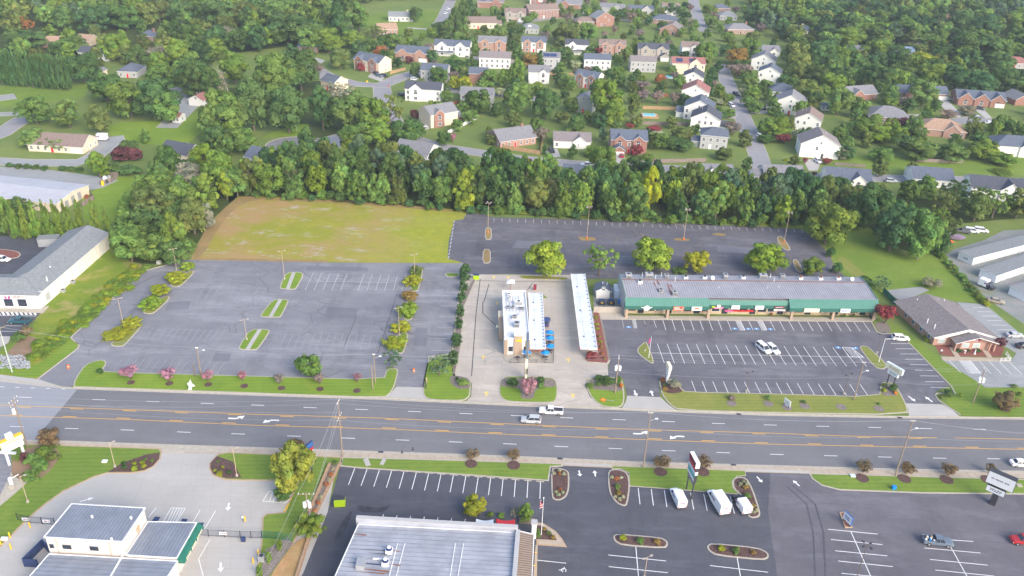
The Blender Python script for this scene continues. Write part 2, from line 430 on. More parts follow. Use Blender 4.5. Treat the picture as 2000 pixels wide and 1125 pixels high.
def arrow(parent, px, py, ang, L=2.6,z=0.05,m='paint_white', curve=0,wd=1.0,name='painted_arrow'):
    c = G(px, py); b = MB(); ca, sa = math.cos(R(ang)),math.sin(R(ang))
    def P(x, y): return (c.x+ca*x-sa*y, c.y+sa*x+ca*y, z)
    if not curve:
        b.add([P(-L/2,-.14*wd),P(L*.1,-.14*wd),P(L*.1,.14*wd),P(-L/2,.14*wd)],[(0,1,2,3)])
        b.add([P(L*.1,-.5*wd),P(L/2,0),P(L*.1,.5*wd)],[(0,1,2)])
    else:
        pts = [(-L/2,0),(-L*.2,0),(L*.05,.12*curve),(L*.22,.45*curve)]
        for i in range(3):
            (x0,y0),(x1,y1) = pts[i],pts[i+1]; b.add([P(x0,y0-.22),P(x1,y1-.22),P(x1,y1+.22),P(x0,y0+.22)],[(0,1,2,3)])
        s = curve; t = [P(L*.02,.75*s),P(L*.46,.05*s),P(L*.5,1.35*s)]
        if s < 0: t = t[::-1]
        b.add(t, [(0,1,2)])
    return b.build(name, m, parent, world=True)
# ================================================================== GROUND
b = MB(); b.quad((-2500,-300,0),(2500,-300,0),(2500,3500,0),(-2500,3500,0))
tag(b.build('ground','lawn_far'),kind='structure')
# wooded ground
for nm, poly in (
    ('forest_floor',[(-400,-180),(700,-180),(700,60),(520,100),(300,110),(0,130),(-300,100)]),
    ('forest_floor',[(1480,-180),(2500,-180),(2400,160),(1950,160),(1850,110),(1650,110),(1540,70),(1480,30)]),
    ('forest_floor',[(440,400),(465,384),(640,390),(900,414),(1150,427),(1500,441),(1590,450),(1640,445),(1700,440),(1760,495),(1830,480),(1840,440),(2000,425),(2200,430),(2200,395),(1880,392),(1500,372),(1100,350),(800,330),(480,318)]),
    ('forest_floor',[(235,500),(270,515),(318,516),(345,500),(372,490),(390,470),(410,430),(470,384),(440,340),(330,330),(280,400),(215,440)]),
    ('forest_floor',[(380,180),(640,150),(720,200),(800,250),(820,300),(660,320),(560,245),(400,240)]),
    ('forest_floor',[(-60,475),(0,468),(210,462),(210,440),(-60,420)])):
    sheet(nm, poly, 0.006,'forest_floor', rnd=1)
sheet('grass_field',[(372,507),(405,440),(440,405),(466,384),(500,383),(640,388),(900,410),(916,415),(908,428),(887,430),(876,470),(874,505),(905,513),(870,516),(640,512),(480,508)],0.010,'field')
fm = MATS['field']; ft = fm.node_tree; fb = ft.nodes['Principled BSDF']; fc = fb.inputs['Base Color'].links[0].from_socket; fp = _coord(ft, False)
fs = ft.nodes.new('ShaderNodeSeparateXYZ'); ft.links.new(fp, fs.inputs[0]); fn = ft.nodes.new('ShaderNodeMath'); fn.operation = 'MULTIPLY_ADD'; fn.inputs[1].default_value = 70.0
ft.links.new(_noise(ft, fp, 0.05,6,0.7),fn.inputs[0]); ft.links.new(fs.outputs[0],fn.inputs[2])
fg = _mix(ft, _ramp(ft, _noise(ft, fp, 0.3,5,0.7),0.35,0.7),(0.31,0.33,0.035),(0.21,0.26,0.03))
ft.links.new(_mix(ft, _ramp(ft, fn.outputs[0],-32,8,0,0.85),fc, fg),fb.inputs['Base Color'])
sheet('bare_earth',[(372,507),(405,440),(440,405),(466,384),(500,383),(510,390),(476,396),(450,415),(424,450),(396,500)],0.0135,'field_dirt', rnd=1)
sheet('bare_earth',[(384,503),(640,508),(640,513),(372,508)],0.014,'field_dirt', rnd=0)
for q in ([(470,385),(700,393),(900,411),(880,414),(700,398),(480,389)], ):
    sheet('bare_earth', q, 0.0145,'field_dirt', rnd=1)
sheet('lawn',[(905,412),(1600,450),(1600,442),(905,405)],0.010,'meadow')
sheet('lawn',[(1600,440),(1680,445),(1705,450),(1712,480),(1760,500),(1830,490),(1850,505),(1925,590),(2000,655),(2080,720),(1990,660),(1925,592),(1868,588),(1760,570),(1710,580),(1660,545),(1620,500)],0.010,'lawn')
sheet('dry_lawn',[(1634,505),(1650,500),(1700,545),(1672,542),(1655,530)],0.013,'lawn_dry', rnd=2)
sheet('lawn',[(160,385),(232,345),(275,348),(255,400),(215,440),(165,430)],0.012,'lawn_bright')
sheet('lawn',[(210,240),(320,235),(395,215),(390,275),(300,285),(215,270)],0.009,'lawn_bright', rnd=1)
sheet('lawn',[(-40,185),(30,160),(175,165),(165,190),(60,205),(-40,215)],0.009,'lawn', rnd=0)
sheet('lawn',[(500,270),(600,235),(610,270),(560,265)],0.009,'lawn_bright', rnd=1)
sheet('lawn',[(530,300),(600,290),(590,330),(560,340)],0.009,'lawn_bright', rnd=1)
sheet('lawn',[(700,30),(790,20),(870,22),(855,70),(760,75),(695,50)],0.009,'lawn', rnd=1)
sheet('lawn',[(1590,320),(1700,330),(2060,345),(2060,300),(1830,318),(1700,300)],0.009,'lawn', rnd=0)
# left slope between the pale shop and the lot
sheet('meadow',[(75,612),(85,570),(216,486),(232,505),(282,518),(290,527),(280,530),(235,568),(137,660),(150,676),(75,741),(-20,738),(-20,700),(60,650)],0.012,'meadow')
sheet('lawn',[(20,735),(72,738),(152,680),(154,673),(138,660),(105,690),(70,712)],0.016,'lawn_bright')
sheet('bare_soil',[(10,690),(50,655),(75,660),(70,690),(45,705),(20,712)],0.017,'bare_soil', rnd=2)
sheet('lawn',[(-30,705),(20,706),(32,716),(32,730),(-30,728)],0.0175,'lawn_bright')

# streets of the neighbourhood
SR = 'street'
def street(pts, wpx, z=0.02,m=SR, kerbs=True):
    """centre-line pixels and half widths in metres"""
    P = wp(pts); L = []; Rr = []
    for i in range(len(P)):
        a = P[max(0,i-1)]; c = P[min(len(P)-1,i+1)]; d = (c-a).normalized(); n = Vector((-d.y, d.x))*wpx
        L.append(P[i]+n); Rr.append(P[i]-n)
    sheet('street', L+Rr[::-1],z, m, world=True)
    if kerbs:
        for side in (L, Rr):
            b = MB()
            for i in range(len(side)-1):
                d = side[i+1]-side[i]; b.obox((side[i]+side[i+1])/2,d, d.length, 0.35,0.06+0.002*(i % 2))
            tag(b.build('kerb','kerb', None, world=True),kind='structure')
street([(1352,-20),(1356,10),(1365,40),(1378,62)],4.2)
street([(1408,125),(1420,160),(1440,205),(1462,255),(1480,300),(1492,340)],4.2)
street([(740,240),(800,268),(850,285),(920,296),(1010,310),(1120,320),(1240,326),(1380,333),(1500,342),(1640,346),(1760,349),(1900,352),(2080,358)],4.0,0.023)
street([(590,122),(612,133),(640,150),(690,164),(745,167),(785,150),(830,138)],5.0,0.021)
street([(745,167),(748,190),(756,215),(775,250)],4.6,0.024)
street([(835,172),(900,178),(1000,188),(1075,196)],3.6,0.02)
street([(890,-20),(876,10),(862,40),(850,55)],4.0)
street([(920,112),(1010,128),(1090,135)],3.4)
street([(1010,45),(1100,32),(1180,38),(1270,42),(1350,36)],3.4)
street([(1850,240),(1900,232),(1960,240),(2060,252)],4.5)
street([(1780,100),(1800,85),(1810,75)],3.6)
street([(1890,-10),(1905,10),(1925,22)],5.0)
street([(-60,285),(0,262),(40,235),(60,225)],4.6)
street([(-60,312),(50,318),(150,318),(185,305),(212,280)],4.0,0.021,'asphalt_pale')
street([(205,300),(215,285),(208,268)],6.5,0.025,'asphalt_pale')
street([(325,250),(350,225),(370,205),(350,185),(330,172)],4.5,0.02,'asphalt_pale')
street([(-40,225),(30,222),(60,215)],3.0,0.02,'asphalt_pale')
street([(-30,195),(30,188)],5.0,0.02,'asphalt_pale')
c = G(582,284).to_2d(); ring = [c+Vector((13.5*math.cos(t*math.pi/18),11.5*math.sin(t*math.pi/18))) for t in range(36)]
sheet('cul_de_sac', ring, 0.03,'cul_de_sac', world=True)
kb = MB()
for i in range(36): kb.obox((ring[i]+ring[(i+1) % 36])/2,ring[(i+1) % 36]-ring[i],(ring[(i+1) % 36]-ring[i]).length, 0.5,0.08)
tag(kb.build('kerb','kerb', None, world=True),kind='structure')
street([(625,280),(660,268),(690,262)],4.0,0.026)
# driveways
for q, m in (([(752,150),(728,140),(718,150),(745,160)],'concrete_clean'),([(828,120),(850,128),(842,133),(822,124)],'concrete_clean'),
             ([(820,245),(838,240),(838,252),(820,256)],'concrete_clean'),([(1060,295),(1088,290),(1095,306),(1070,309)],'concrete_clean'),
             ([(1196,300),(1219,300),(1222,318),(1204,320)],'concrete_clean'),([(1568,311),(1605,311),(1597,333),(1580,334)],'concrete_clean'),
             ([(1392,222),(1440,224),(1436,233),(1392,228)],'concrete_clean'),([(1464,213),(1512,216),(1512,222),(1466,222)],'concrete_clean'),
             ([(1828,195),(1848,193),(1880,225),(1872,230),(1845,214)],'concrete_clean'),([(1902,213),(1920,212),(1938,231),(1925,231)],'concrete_clean'),
             ([(1688,215),(1705,207),(1715,215),(1690,222)],'concrete_clean'),([(1770,222),(1800,224),(1800,230),(1770,226)],'concrete_clean'),
             ([(1770,229),(1800,232),(1800,238),(1778,240)],'concrete_clean'),([(796,53),(838,56),(838,58),(796,56)],'concrete_clean'),
             ([(600,108),(635,118),(628,124),(600,114)],'concrete_clean'),([(1452,365),(1500,350),(1500,362),(1460,376)],'concrete_clean'),
             ([(1135,345),(1165,348),(1163,354),(1135,351)],'concrete_clean'),([(272,80),(292,86),(292,90),(275,85)],'concrete_clean'),
             ([(1140,20),(1148,16),(1148,26),(1138,27)],'concrete_clean'),([(1590,345),(1612,345),(1607,360),(1595,360)],'concrete_clean')):
    sheet('driveway', q, 0.034,m)

# ================================================================== HIGHWAY
up = [(-400,733),(-200,737),(0,742),(75,753),(140,760),(250,764),(500,773),(750,781),(1000,793),(1250,803),(1500,812),(1750,817),(2000,819.5),(2200,821),(2500,822)]
lo = [(-400,846),(-200,852),(0,858),(125,861),(250,865.6),(500,873.6),(750,882),(1000,890.6),(1250,902),(1500,908.7),(1750,915.7),(2000,920),(2200,923),(2500,926)]
sheet('highway', up+lo[::-1],0.034,'asphalt_road')
sheet('old_asphalt', up[:4]+[(140,760),(150,762),(118,800),(87,836),(68,859.5)]+lo[:3][::-1],0.037,'asphalt_road_old')
def offs(pts, d):
    P = wp(pts); out = []
    for i in range(len(P)):
        a = P[max(0,i-1)]; c = P[min(len(P)-1,i+1)]; t = (c-a).normalized(); out.append(P[i]+Vector((-t.y, t.x))*d)
    return out
def band(name, pts, d0,d1,z, m, z0=0.0):
    a = offs(pts, d0); c = offs(pts, d1); return sheet(name, a+c[::-1],z, m, world=True, z0=z0)
band('gutter', up, -0.05,0.62,0.05,'kerb')
band('kerb', up[4:],0.62,0.80,0.15,'kerb')
band('gutter', lo, 0.05,-0.62,0.05,'kerb')
band('kerb', lo, -0.62,-0.80,0.15,'kerb')
# the lower pavement: concrete slabs with open joints
pav = offs(lo[2:],-0.80); pav2 = offs(lo[2:],-2.55)
pw = tag(sheet('pavement', pav+pav2[::-1],0.10,'mulch_grey', world=True, z0=0),kind='structure')
def along(P, s):
    for i in range(len(P)-1):
        L = (P[i+1]-P[i]).length
        if s <= L: return P[i].lerp(P[i+1],s/L)
        s -= L
    return P[-1]
L1 = sum((pav[i+1]-pav[i]).length for i in range(len(pav)-1)); L2 = sum((pav2[i+1]-pav2[i]).length for i in range(len(pav2)-1))
ns = int(L1/1.8)
for i in range(ns):
    a, c_ = along(pav, i/ns*L1),along(pav, ((i+1)/ns*L1)-0.04); d_, e = along(pav2,(i+1)/ns*L2-0.04),along(pav2,i/ns*L2)
    MB().prism([a, c_, d_, e],0.10,0.128+0.004*random.random()).build('pavement_slab','sidewalk_tan', pw, world=True)
# markings
ctr = tag(sheet('road_markings',[(0,800),(0.5,800),(0.5,800.5),(0,800.5)],0.0385,'asphalt_road_old'),kind='structure')
yu = [(-350,783),(0,791.5),(250,800.3),(500,809.5),(750,817),(1000,828.5),(1250,839),(1500,846),(1650,851.8),(1830,855)]
yl = [(-350,803),(0,812),(250,819.5),(500,831),(750,838),(1000,849),(1250,858.5),(1500,867.6),(1750,873),(2000,878),(2400,884)]
for pts in (yu, yl, [(1865,855.5),(2000,858),(2400,863)]):
    P = wp(pts)
    for i in range(len(P)-1): line(ctr, P[i],P[i+1],0.16,0.044,'paint_yellow','yellow_line', True)
def dashes(pts, off, first, per, ln, wdt, m, nm, gap=None):
    P = offs(pts, off); s = 0
    F = G(*first).to_2d(); best = min((abs((along(P, k*0.5)-F).length),k*0.5) for k in range(700))[1]
    L = sum((P[i+1]-P[i]).length for i in range(len(P)-1)); s = best-per*int(best/per)
    while s < L-ln:
        a, c = along(P, s),along(P, s+ln)
        line(ctr, a, c, wdt, 0.045,m, nm, True); s += per
dashes(yu, -0.42,(136,799),12.19,3.1,0.20,'paint_yellow','yellow_dash')
dashes(yl, 0.42,(122,814),12.19,3.1,0.20,'paint_yellow','yellow_dash')
for L in ([(36,776),(180.5,780.5),(285.75,784),(392,787.75),(490.75,791),(593,795.75),(693.75,799.5),(797,803.5),(897.5,807.5),(997.5,811.5),(1094.5,815.75),(1196.75,819.5),(1293,823.25),(1390.5,827),(1492,830),(1594.5,832.5),(1696,834.75),(1795.5,837),(1900.5,838.5),(2005,840)],
          [(20,833),(126.5,836.75),(235.75,839.75),(345.9,843.75),(451.9,847.3),(560.9,851.5),(667.4,855.5),(772.7,859.3),(876.4,863),(982.4,866.8),(1083.2,871.8),(1188.5,875.8),(1292.7,880.1),(1399.2,883.8),(1504,887.4),(1609.3,890.1),(1715,892.6),(1822,894.9),(1927.8,896.1)]):
    P = wp(L)
    for i, p in enumerate(P):
        d = (P[min(i+1,len(P)-1)]-P[max(0,i-1)]).normalized(); line(ctr, p, p+d*3.05,0.16,0.046,'paint_white','lane_dash', True)
for x in (0,30,60,90,120):   # short dots on the far left edge
    line(ctr, (x, 755.5+x*0.035),(x+8,756+x*0.035),0.15,0.046,'paint_white','lane_dash')
arrow(ctr, 460,818,-3,3.4,0.05,curve=1); arrow(ctr, 531,820.5,177,3.4,0.05,curve=1)
arrow(ctr, 1251,848,-3,3.4,0.05,curve=1); arrow(ctr, 1322,852,177,3.4,0.05,curve=1)
for x, y in ((744,883.5),(1094,896.5),(1433,909),(1443,809.5),(1757,816.5)):
    p = G(x, y); d = MB().obox(p, (1,-.05),1.1,0.5,0.06,0.10).build('storm_drain','dark_metal', None, world=True); tag(d, kind='structure')

# ================================================================== CAR PARKS
lotA = sheet('car_park',[(75,741),(150,680),(154,673),(138,660),(235,568),(280,530),(332,516),(345,507),(640,513),(905,514),(902,537),(898,560),(893,590),(880,692),(838,698),(826,757),(773,756),(778,722),(756,716),(750,743),(206,728),(150,745),(136,759)],0.028,'asphalt_lot_old')
kerb_line([(153,673),(138,660),(235,568),(280,530),(332,516),(346,506)],name='kerb')
kerb_line([(72,742),(152,681),(155,674),(148,668)],name='kerb')
kerb_line([(826,757),(838,697),(876,692)],name='kerb')
MK = lotA
row(MK, (612.5,532),(596,567),(793,538),(785,568),12,(5,),0.036,m='paint_worn')
line(MK, (590,549),(796,553),0.1,0.04,'paint_worn')
row(MK, (864,578),(893,578),(843,684),(880,685),6,(),0.036,m='paint_worn')
row(MK, (300,640),(282,664),(440,644),(424,668),12,(),0.034,m='paint_ghost'); row(MK, (240,700),(222,722),(440,706),(424,730),15,(),0.034,m='paint_ghost')
row(MK, (560,650),(545,680),(740,654),(732,684),14,(),0.034,m='paint_ghost'); row(MK, (400,560),(384,584),(520,562),(504,588),9,(3,6),0.034,m='paint_ghost')
for p, q in (((775,575),(738,690)),((697,617),(672,676)),((806,560),(775,620))): line(MK, p, q, 0.14,0.035,'stain','tar_seam')
def rb(q): return q
for q, s in (([(558,532),(588,532),(594,537),(580,563),(575,566),(548,565),(546,560)],((574,533),(562,565))),
             ([(533,585),(560,585),(564.5,589),(550,618),(545,620.5),(511,620),(508,616)],((548,586),(528,620))),
             ([(488,643),(523,643.5),(528,648),(506,680),(500,684),(470,684),(465,679)],((508,644),(483,684)))):
    o = island('planting_island', q, 'lawn_bright')
    line(o, s[0],s[1],1.1,0.18,'concrete_clean','footpath')
for q in ([(350,540),(374,528),(381,532),(357,556),(347,561),(334,560),(332,555)],[(300,590),(328,577),(333,583),(305,609),(297,614),(281,613),(279,606)],
          [(238,652),(270,634),(277,638),(246,673),(238,677.5),(219,677),(216,671)]):
    island('planting_island', q, 'lawn_dry')
for q in ([(806,525),(824,522),(827,530),(818,566),(814,570),(803,569),(800,560)],[(785,600),(806,580),(810,612),(804,625),(793,627),(785,618)],
          [(772,655),(794,650),(798,655),(791,685),(784,692),(772,688)],[(868,537),(873,533),(899,534),(898,541),(875,542)]):
    island('planting_island', q, 'lawn')
island('frontage_lawn',[(143,755),(146,742),(166,712),(195,703),(207,705),(208,712),(201,722),(207,727),(500,735),(749,742),(755,722),(768,719),(779,722),(772,752),(764,768),(750,778),(500,769),(160,757),(148,757)],'lawn_bright', kw=0.3,rnd=1)
vg = island('frontage_lawn',[(836,699),(877,692),(890,690),(884,735),(920,745),(919,762),(918,775),(905,784),(840,782),(827,775),(825,755)],'lawn_bright')
sheet('mulch_bed',[(878,735),(900,736),(914,740),(919,749),(917,760),(895,761),(880,750)],0.20,'mulch_grey', rnd=1,z0=0.1)
sheet('concrete_apron',[(773,756),(826,757),(829,775),(843,786),(740,781),(764,768)],0.042,'concrete_clean')
sheet('concrete_apron',[(-30,728),(75,741),(136,760),(75,754),(-30,742)],0.046,'concrete_clean')

# dark lot behind
lotB = sheet('car_park',[(887,431),(905,428),(912,416),(942,418),(960,424),(1150,429),(1500,443),(1565,448),(1583,456),(1622,500),(1628,520),(1655,545),(1150,545),(1110,540),(1000,535),(905,537),(904,513),(874,505),(877,470)],0.022,'asphalt_lot_dark')
for k in range(40):
    t = k/39; a = (965+t*600,426+t*21.5); line(lotB, a, (a[0]+(3 if t > .5 else 0),a[1]+7),0.14,0.03,'paint_worn','stall_line')
for k in range(11):
    t = k/10; x = 887-t*11; y = 433+t*70; o = MB().obox(G(x, y),(0.1,1),1.7,0.22,0.13).build('wheel_stop','paint_worn', lotB, world=True)
for q in ([(947,445),(960,445),(961,465),(957,469),(947,468)],[(943,487),(958,487),(959,510),(955,515),(942,514)],[(1516,463),(1528,461),(1546,488),(1536,490),(1522,480)],[(1547,508),(1556,506),(1570,530),(1562,534),(1553,526)]):
    island('planting_island', q, 'field_dirt')
for (x, y, r) in ((1146,466,3.6),(1335,468,3.2),(1405,458,2.5)):
    c = G(x, y).to_2d(); sheet('weed_patch',[c+Vector((r*math.cos(t*.7)*random.uniform(.6,1.1),r*.5*math.sin(t*.7)*random.uniform(.6,1.1))) for t in range(9)],0.029,'field_dirt', world=True)

# restaurant lot
lotR = sheet('concrete_forecourt',[(905,536),(1112,537),(1125,545),(1160,612),(1166,640),(1180,700),(1187,712),(1188,737),(1146,742),(1143,752),(1152,775),(1180,797),(1228,803),(905,789),(920,775),(922,748),(882,738),(882,700),(893,590)],0.034,'concrete_lot')
island('hedge_bed',[(926,541),(933,541),(907,600),(899,690),(889,737),(882,737),(882,692),(894,590)],'mulch_grey', rnd=0)
island('planting_island',[(1010,538),(1060,540),(1110,542),(1110,548),(1060,546),(1020,546)],'field_green')
island('planting_island',[(1060,575),(1068,580),(1071,584),(1060,584)],'lawn_bright', rnd=0)
island('mulch_strip',[(1156,606),(1172,612),(1191,703),(1187,711),(1148,708),(1139,703),(1142,697),(1166,690)],'mulch_red', rnd=0)
ci = island('planting_island',[(975,745),(985,737),(1000,735),(1075,737),(1087,743),(1090,760),(1088,780),(1080,788),(1000,786),(985,783),(974,772)],'lawn_bright')
sheet('mulch_bed',[(978,745),(988,739),(1074,740),(1085,745),(1086,757),(1060,757),(1045,763),(1042,781),(1017,780),(1018,762),(1000,757),(977,756)],0.20,'mulch_grey', rnd=1,z0=0.1)
ri = island('planting_island',[(1144,748),(1152,740),(1165,735),(1210,738),(1216,745),(1220,775),(1218,790),(1210,797),(1183,796),(1165,788),(1150,770)],'lawn_bright')
sheet('mulch_bed',[(1147,749),(1154,742),(1166,738),(1208,741),(1214,750),(1216,766),(1180,763),(1150,761)],0.20,'mulch_grey', rnd=1,z0=0.1)
for x, y, a in ((944,698,90),(971,592,90),(1110,703,90),(950,769,90),(1119,773,90),(993,542,90),(964,542,90)):
    arrow(lotR, x, y, a, 1.9,0.042,'paint_yellow_pale', wd=1.6)
for p, q in (((943,590),(943,612)),((943,612),(975,642)),((955,555),(945,590)),((938,545),(930,610)),((930,610),(921,735)),((905,548),(1108,551)),((1040,553),(1030,567))):
    line(lotR, p, q, 0.22,0.039,'stain','tar_seam')
for i in range(9): line(lotR, (903+i*1.0,560+i*20),(1130+i*5,562+i*20),0.05,0.038,'joint','slab_joint')
for i in range(7): line(lotR, (908+i*36,745),(924+i*30,550),0.05,0.0385,'joint','slab_joint')

# strip mall lot
lotC = sheet('car_park',[(1171,622),(1700,627),(1712,648),(1752,652),(1776,671),(1855,752),(1830,764),(1824,771),(1840,790),(1768,788),(1755,760),(1748,748),(1724,745),(1716,775),(1330,768),(1318,752),(1290,740),(1286,745),(1290,776),(1225,773),(1217,740),(1187,738),(1190,706),(1178,650)],0.030,'asphalt_strip')
kerb_line([(1172,612),(1191,704),(1187,711)],name='kerb'); kerb_line([(1700,627),(1712,648),(1722,652),(1752,652)],name='kerb')
kerb_line([(1774,669),(1858,755),(1866,770)],name='kerb'); kerb_line([(1875,810),(1852,795),(1833,782),(1826,772),(1831,768),(1846,769)],name='kerb')
sheet('lawn',[(1845,771),(1866,772),(1925,757),(2060,757),(2060,818),(1885,813),(1852,792)],0.02,'lawn')
sheet('lawn',[(1702,622),(1760,640),(1815,682),(1842,702),(1925,757),(1866,772),(1858,753),(1776,669),(1752,650),(1714,646)],0.019,'lawn')
Cn = lotC
row(Cn, (1294,623.4),(1300.8,645.7),(1419.7,624),(1428.5,645.5),8,(),0.038)
line(Cn, (1215,622),(1218,640),0.1,0.038,'paint_worn'); line(Cn, (1257,623),(1261,636),0.1,0.038,'paint_worn'); line(Cn, (1276,623.4),(1282,640),0.1,0.038)
line(Cn, (1461,624.7),(1471,645),0.12,0.038)
row(Cn, (1503.5,625.4),(1514,645.5),(1684,626.5),(1698.8,647.7),11,(),0.038)
hatch(Cn, [(1436,624),(1444.7,645),(1455,645),(1445,624)][::1],4,0.038)
hatch(Cn, [(1478.5,625),(1488.6,645),(1498,645),(1488,625)],4,0.038)
hatch(Cn, [(1234.6,623),(1238,641),(1244,641),(1240.7,623)],4,0.038,'paint_worn')
for x, y in ((1435,642),(1461.5,642.5),(1477.5,642.5),(1504.5,643),(1637,679),(1671,680),(1228,639)):
    p = G(x, y); o = MB().obox(p, (1,-.08),1.4,0.95,0.004,0.036).build('blue_bay_marking','paint_blue', Cn, world=True)
    arrow(Cn, x, y, 80,0.8,0.044,wd=0.7,name='bay_symbol')
row(Cn, (1283.75,671.25),(1297.5,709.5),(1663.75,679),(1692.5,716),21,(),0.038)
line(Cn, (1273,689.5),(1688,698),0.12,0.042)
hatch(Cn, [(1645,678),(1658,697),(1686,697.5),(1664,679)],5,0.046)
row(Cn, (1350.75,744),(1359,766),(1680,751),(1695.75,773.75),17,(),0.038)
row(Cn, (1740,671.2),(1775,671.5),(1817.5,757),(1855,757.5),9,(),0.038)
arrow(Cn, 1241,768,-82,2.4,0.04,wd=1.3); arrow(Cn, 1273,768,96,2.4,0.04,wd=1.3); arrow(Cn, 1781,779,-68,2.4,0.04,wd=1.3); arrow(Cn, 1814,780,112,2.4,0.04,wd=1.3)
sheet('concrete_apron',[(1225,773),(1290,776),(1305,790),(1325,804),(1180,799),(1215,797),(1222,785)],0.044,'concrete_clean')
sheet('concrete_apron',[(1768,788),(1840,790),(1855,797),(1880,818),(1775,815),(1774,800)],0.044,'concrete_clean')
fl = island('frontage_lawn',[(1287,745),(1291,740),(1318,742),(1329,757),(1338,766),(1500,769),(1716,776),(1720,750),(1726,746),(1747,750),(1757,765),(1770,790),(1775,811),(1500,807),(1325,802),(1305,788),(1292,770)],'lawn_dry')
sheet('mulch_bed',[(1290,743),(1317,745),(1328,759),(1334,767),(1312,770),(1298,767),(1291,755)],0.20,'mulch', rnd=1,z0=0.1)
sheet('mulch_bed',[(1723,752),(1727,749),(1745,752),(1752,764),(1752,774),(1721,774)],0.20,'mulch_grey', rnd=1,z0=0.1)
def mulch_ring(x, y, r, m='mulch', h=0.22,z0=0.1):
    c = G(x, y).to_2d(); sheet('mulch_ring',[c+Vector((r*math.cos(t*math.pi/8),r*math.sin(t*math.pi/8)))*random.uniform(.93,1.05) for t in range(16)],h, m, world=True, z0=z0)
for x, y in ((1429,789),(1500,790),(1537,797),(1571,794),(1643,796),(1716,799)): mulch_ring(x, y, 1.25,'mulch_grey')
island('planting_island',[(1243,682),(1259,668),(1264,669),(1278,707),(1274,712),(1247,693)],'lawn_dry')
island('planting_island',[(1678,680),(1682,675.5),(1694,677),(1703,684),(1731,711),(1732,718),(1725,722),(1711,719),(1700,709)],'lawn_dry')
sheet('mulch_bed',[(1706,630),(1730,628),(1742,645),(1735,650),(1716,648)],0.03,'mulch_grey', rnd=1)
sheet('pavement',[(1160,610),(1216,609),(1222,617),(1700,621),(1708,609),(1712,622),(1704,629),(1171,624),(1160,616)],0.15,'kerb', z0=0)
sheet('service_yard',[(1158,562),(1206,560),(1212,605),(1160,606)],0.032,'gravel')
# office lot
lotD = sheet('car_park',[(1838,702),(1975,704),(1985,690),(1935,660),(1868,590),(1925,595),(1985,645),(2120,760),(2060,756),(1925,757),(1900,740)],0.033,'asphalt_pale')
sheet('car_park',[(1730,567),(1800,560),(1815,567),(1760,590)],0.03,'asphalt_pale')
row(lotD, (1853.8,704),(1876,728),(1971,706.7),(1996,731.6),7,(1,),0.041)
hatch(lotD, [(1873.4,704),(1893,729),(1915.2,729),(1894.7,704)],9,0.045)
row(lotD, (1900,600.5),(1926,600.8),(1947,644),(1979,644.5),6,(),0.041)
sheet('concrete_walk',[(1837,697),(1965,700),(1972,706),(1842,704)],0.12,'sidewalk_tan', z0=0)
sheet('mulch_bed',[(1750,590),(1765,592),(1820,665),(1836,692),(1852,696),(1955,697),(1962,680),(1941,665),(1815,664)],0.04,'mulch_red')
for q in ([(1854,680),(1862,678),(1876,698),(1866,698)],[(1914,678),(1922,678),(1938,698),(1928,698)]): sheet('concrete_walk', q, 0.10,'sidewalk_tan', z0=0)
# storage yard at the right
sheet('gravel_yard',[(1843,500),(1868,485),(1920,470),(1960,450),(2080,445),(2200,470),(2200,760),(2010,640),(1930,585),(1880,545)],0.02,'gravel')
# big white building lot at the left
sheet('car_park',[(-40,325),(60,327),(180,343),(232,352),(200,367),(170,372),(-40,370)],0.024,'asphalt_pale')
# left shop car park
lotS = sheet('car_park',[(-60,460),(65,462),(112,468),(135,470),(75,520),(-60,640)],0.026,'asphalt_new')
sheet('car_park',[(-60,600),(75,605),(80,612),(55,637),(45,650),(40,658),(-60,660)],0.034,'asphalt_new')
sheet('pavement',[(-60,598),(78,601),(96,598),(84,612),(-60,608)],0.13,'kerb', z0=0)
island('planting_island',[(-20,488),(5,487),(35,491),(42,498),(33,505),(-20,510)],'mulch_red')
for i in range(10): line(lotS, (-14+i*8.8,608.5),(-9+i*8.8,615.5),0.5,0.042,'paint_white','hatch_line')
line(lotS, (-30,616),(70,617.5),0.15,0.042); line(lotS, (0,642),(12,636),0.15,0.042,'paint_yellow_pale'); line(lotS, (12,636),(42,637),0.12,0.042); line(lotS, (0,647),(34,647.5),0.12,0.042)
sheet('concrete_walk',[(-60,657),(22,657),(16,670),(-60,710)],0.045,'concrete_clean')
sheet('rock_bed',[(-20,692),(12,694),(40,700),(60,712),(38,722),(10,708),(-20,702)],0.022,'mulch_grey', rnd=1)

# ================================================================== SOUTH SIDE
fac = sheet('concrete_forecourt',[(-60,868),(316,870),(450,876),(660,892),(640,1000),(560,1250),(-120,1220)],0.030,'concrete_clean')
sheet('concrete_apron',[(314,869),(452,873),(444,884),(318,884)],0.135,'kerb', z0=0.05)
for i in range(12): line(fac, (330-i*22,885+i*20),(560+i*2,893+i*20),0.035,0.036,'joint','slab_joint')
for i in range(9): line(fac, (150+i*50,1125),(270+i*30,890),0.035,0.0365,'joint','slab_joint')
island('lawn',[(-60,866),(10,867),(250,874.5),(312,877),(317,884),(313,897),(300,912),(283,921),(255,925),(210,925),(185,932),(125,960),(90,985),(60,1010),(0,1070),(-120,1150),(-120,900)],'lawn','kerb_warm', rnd=0)
sheet('gravel_lot',[(-60,884),(22,886),(24,925),(40,945),(0,985),(-80,1060)],0.20,'asphalt_lot_old', z0=0.1)
MB().obox(G(5,886),(1,-.03),6,0.5,0.55).build('low_wall','paint_white', None, world=True)['kind'] = 'structure'
sheet('concrete_strip',[(22,925),(30,918),(60,935),(45,952),(0,990),(-60,1040),(-60,1020),(0,970)],0.205,'kerb', z0=0.1)
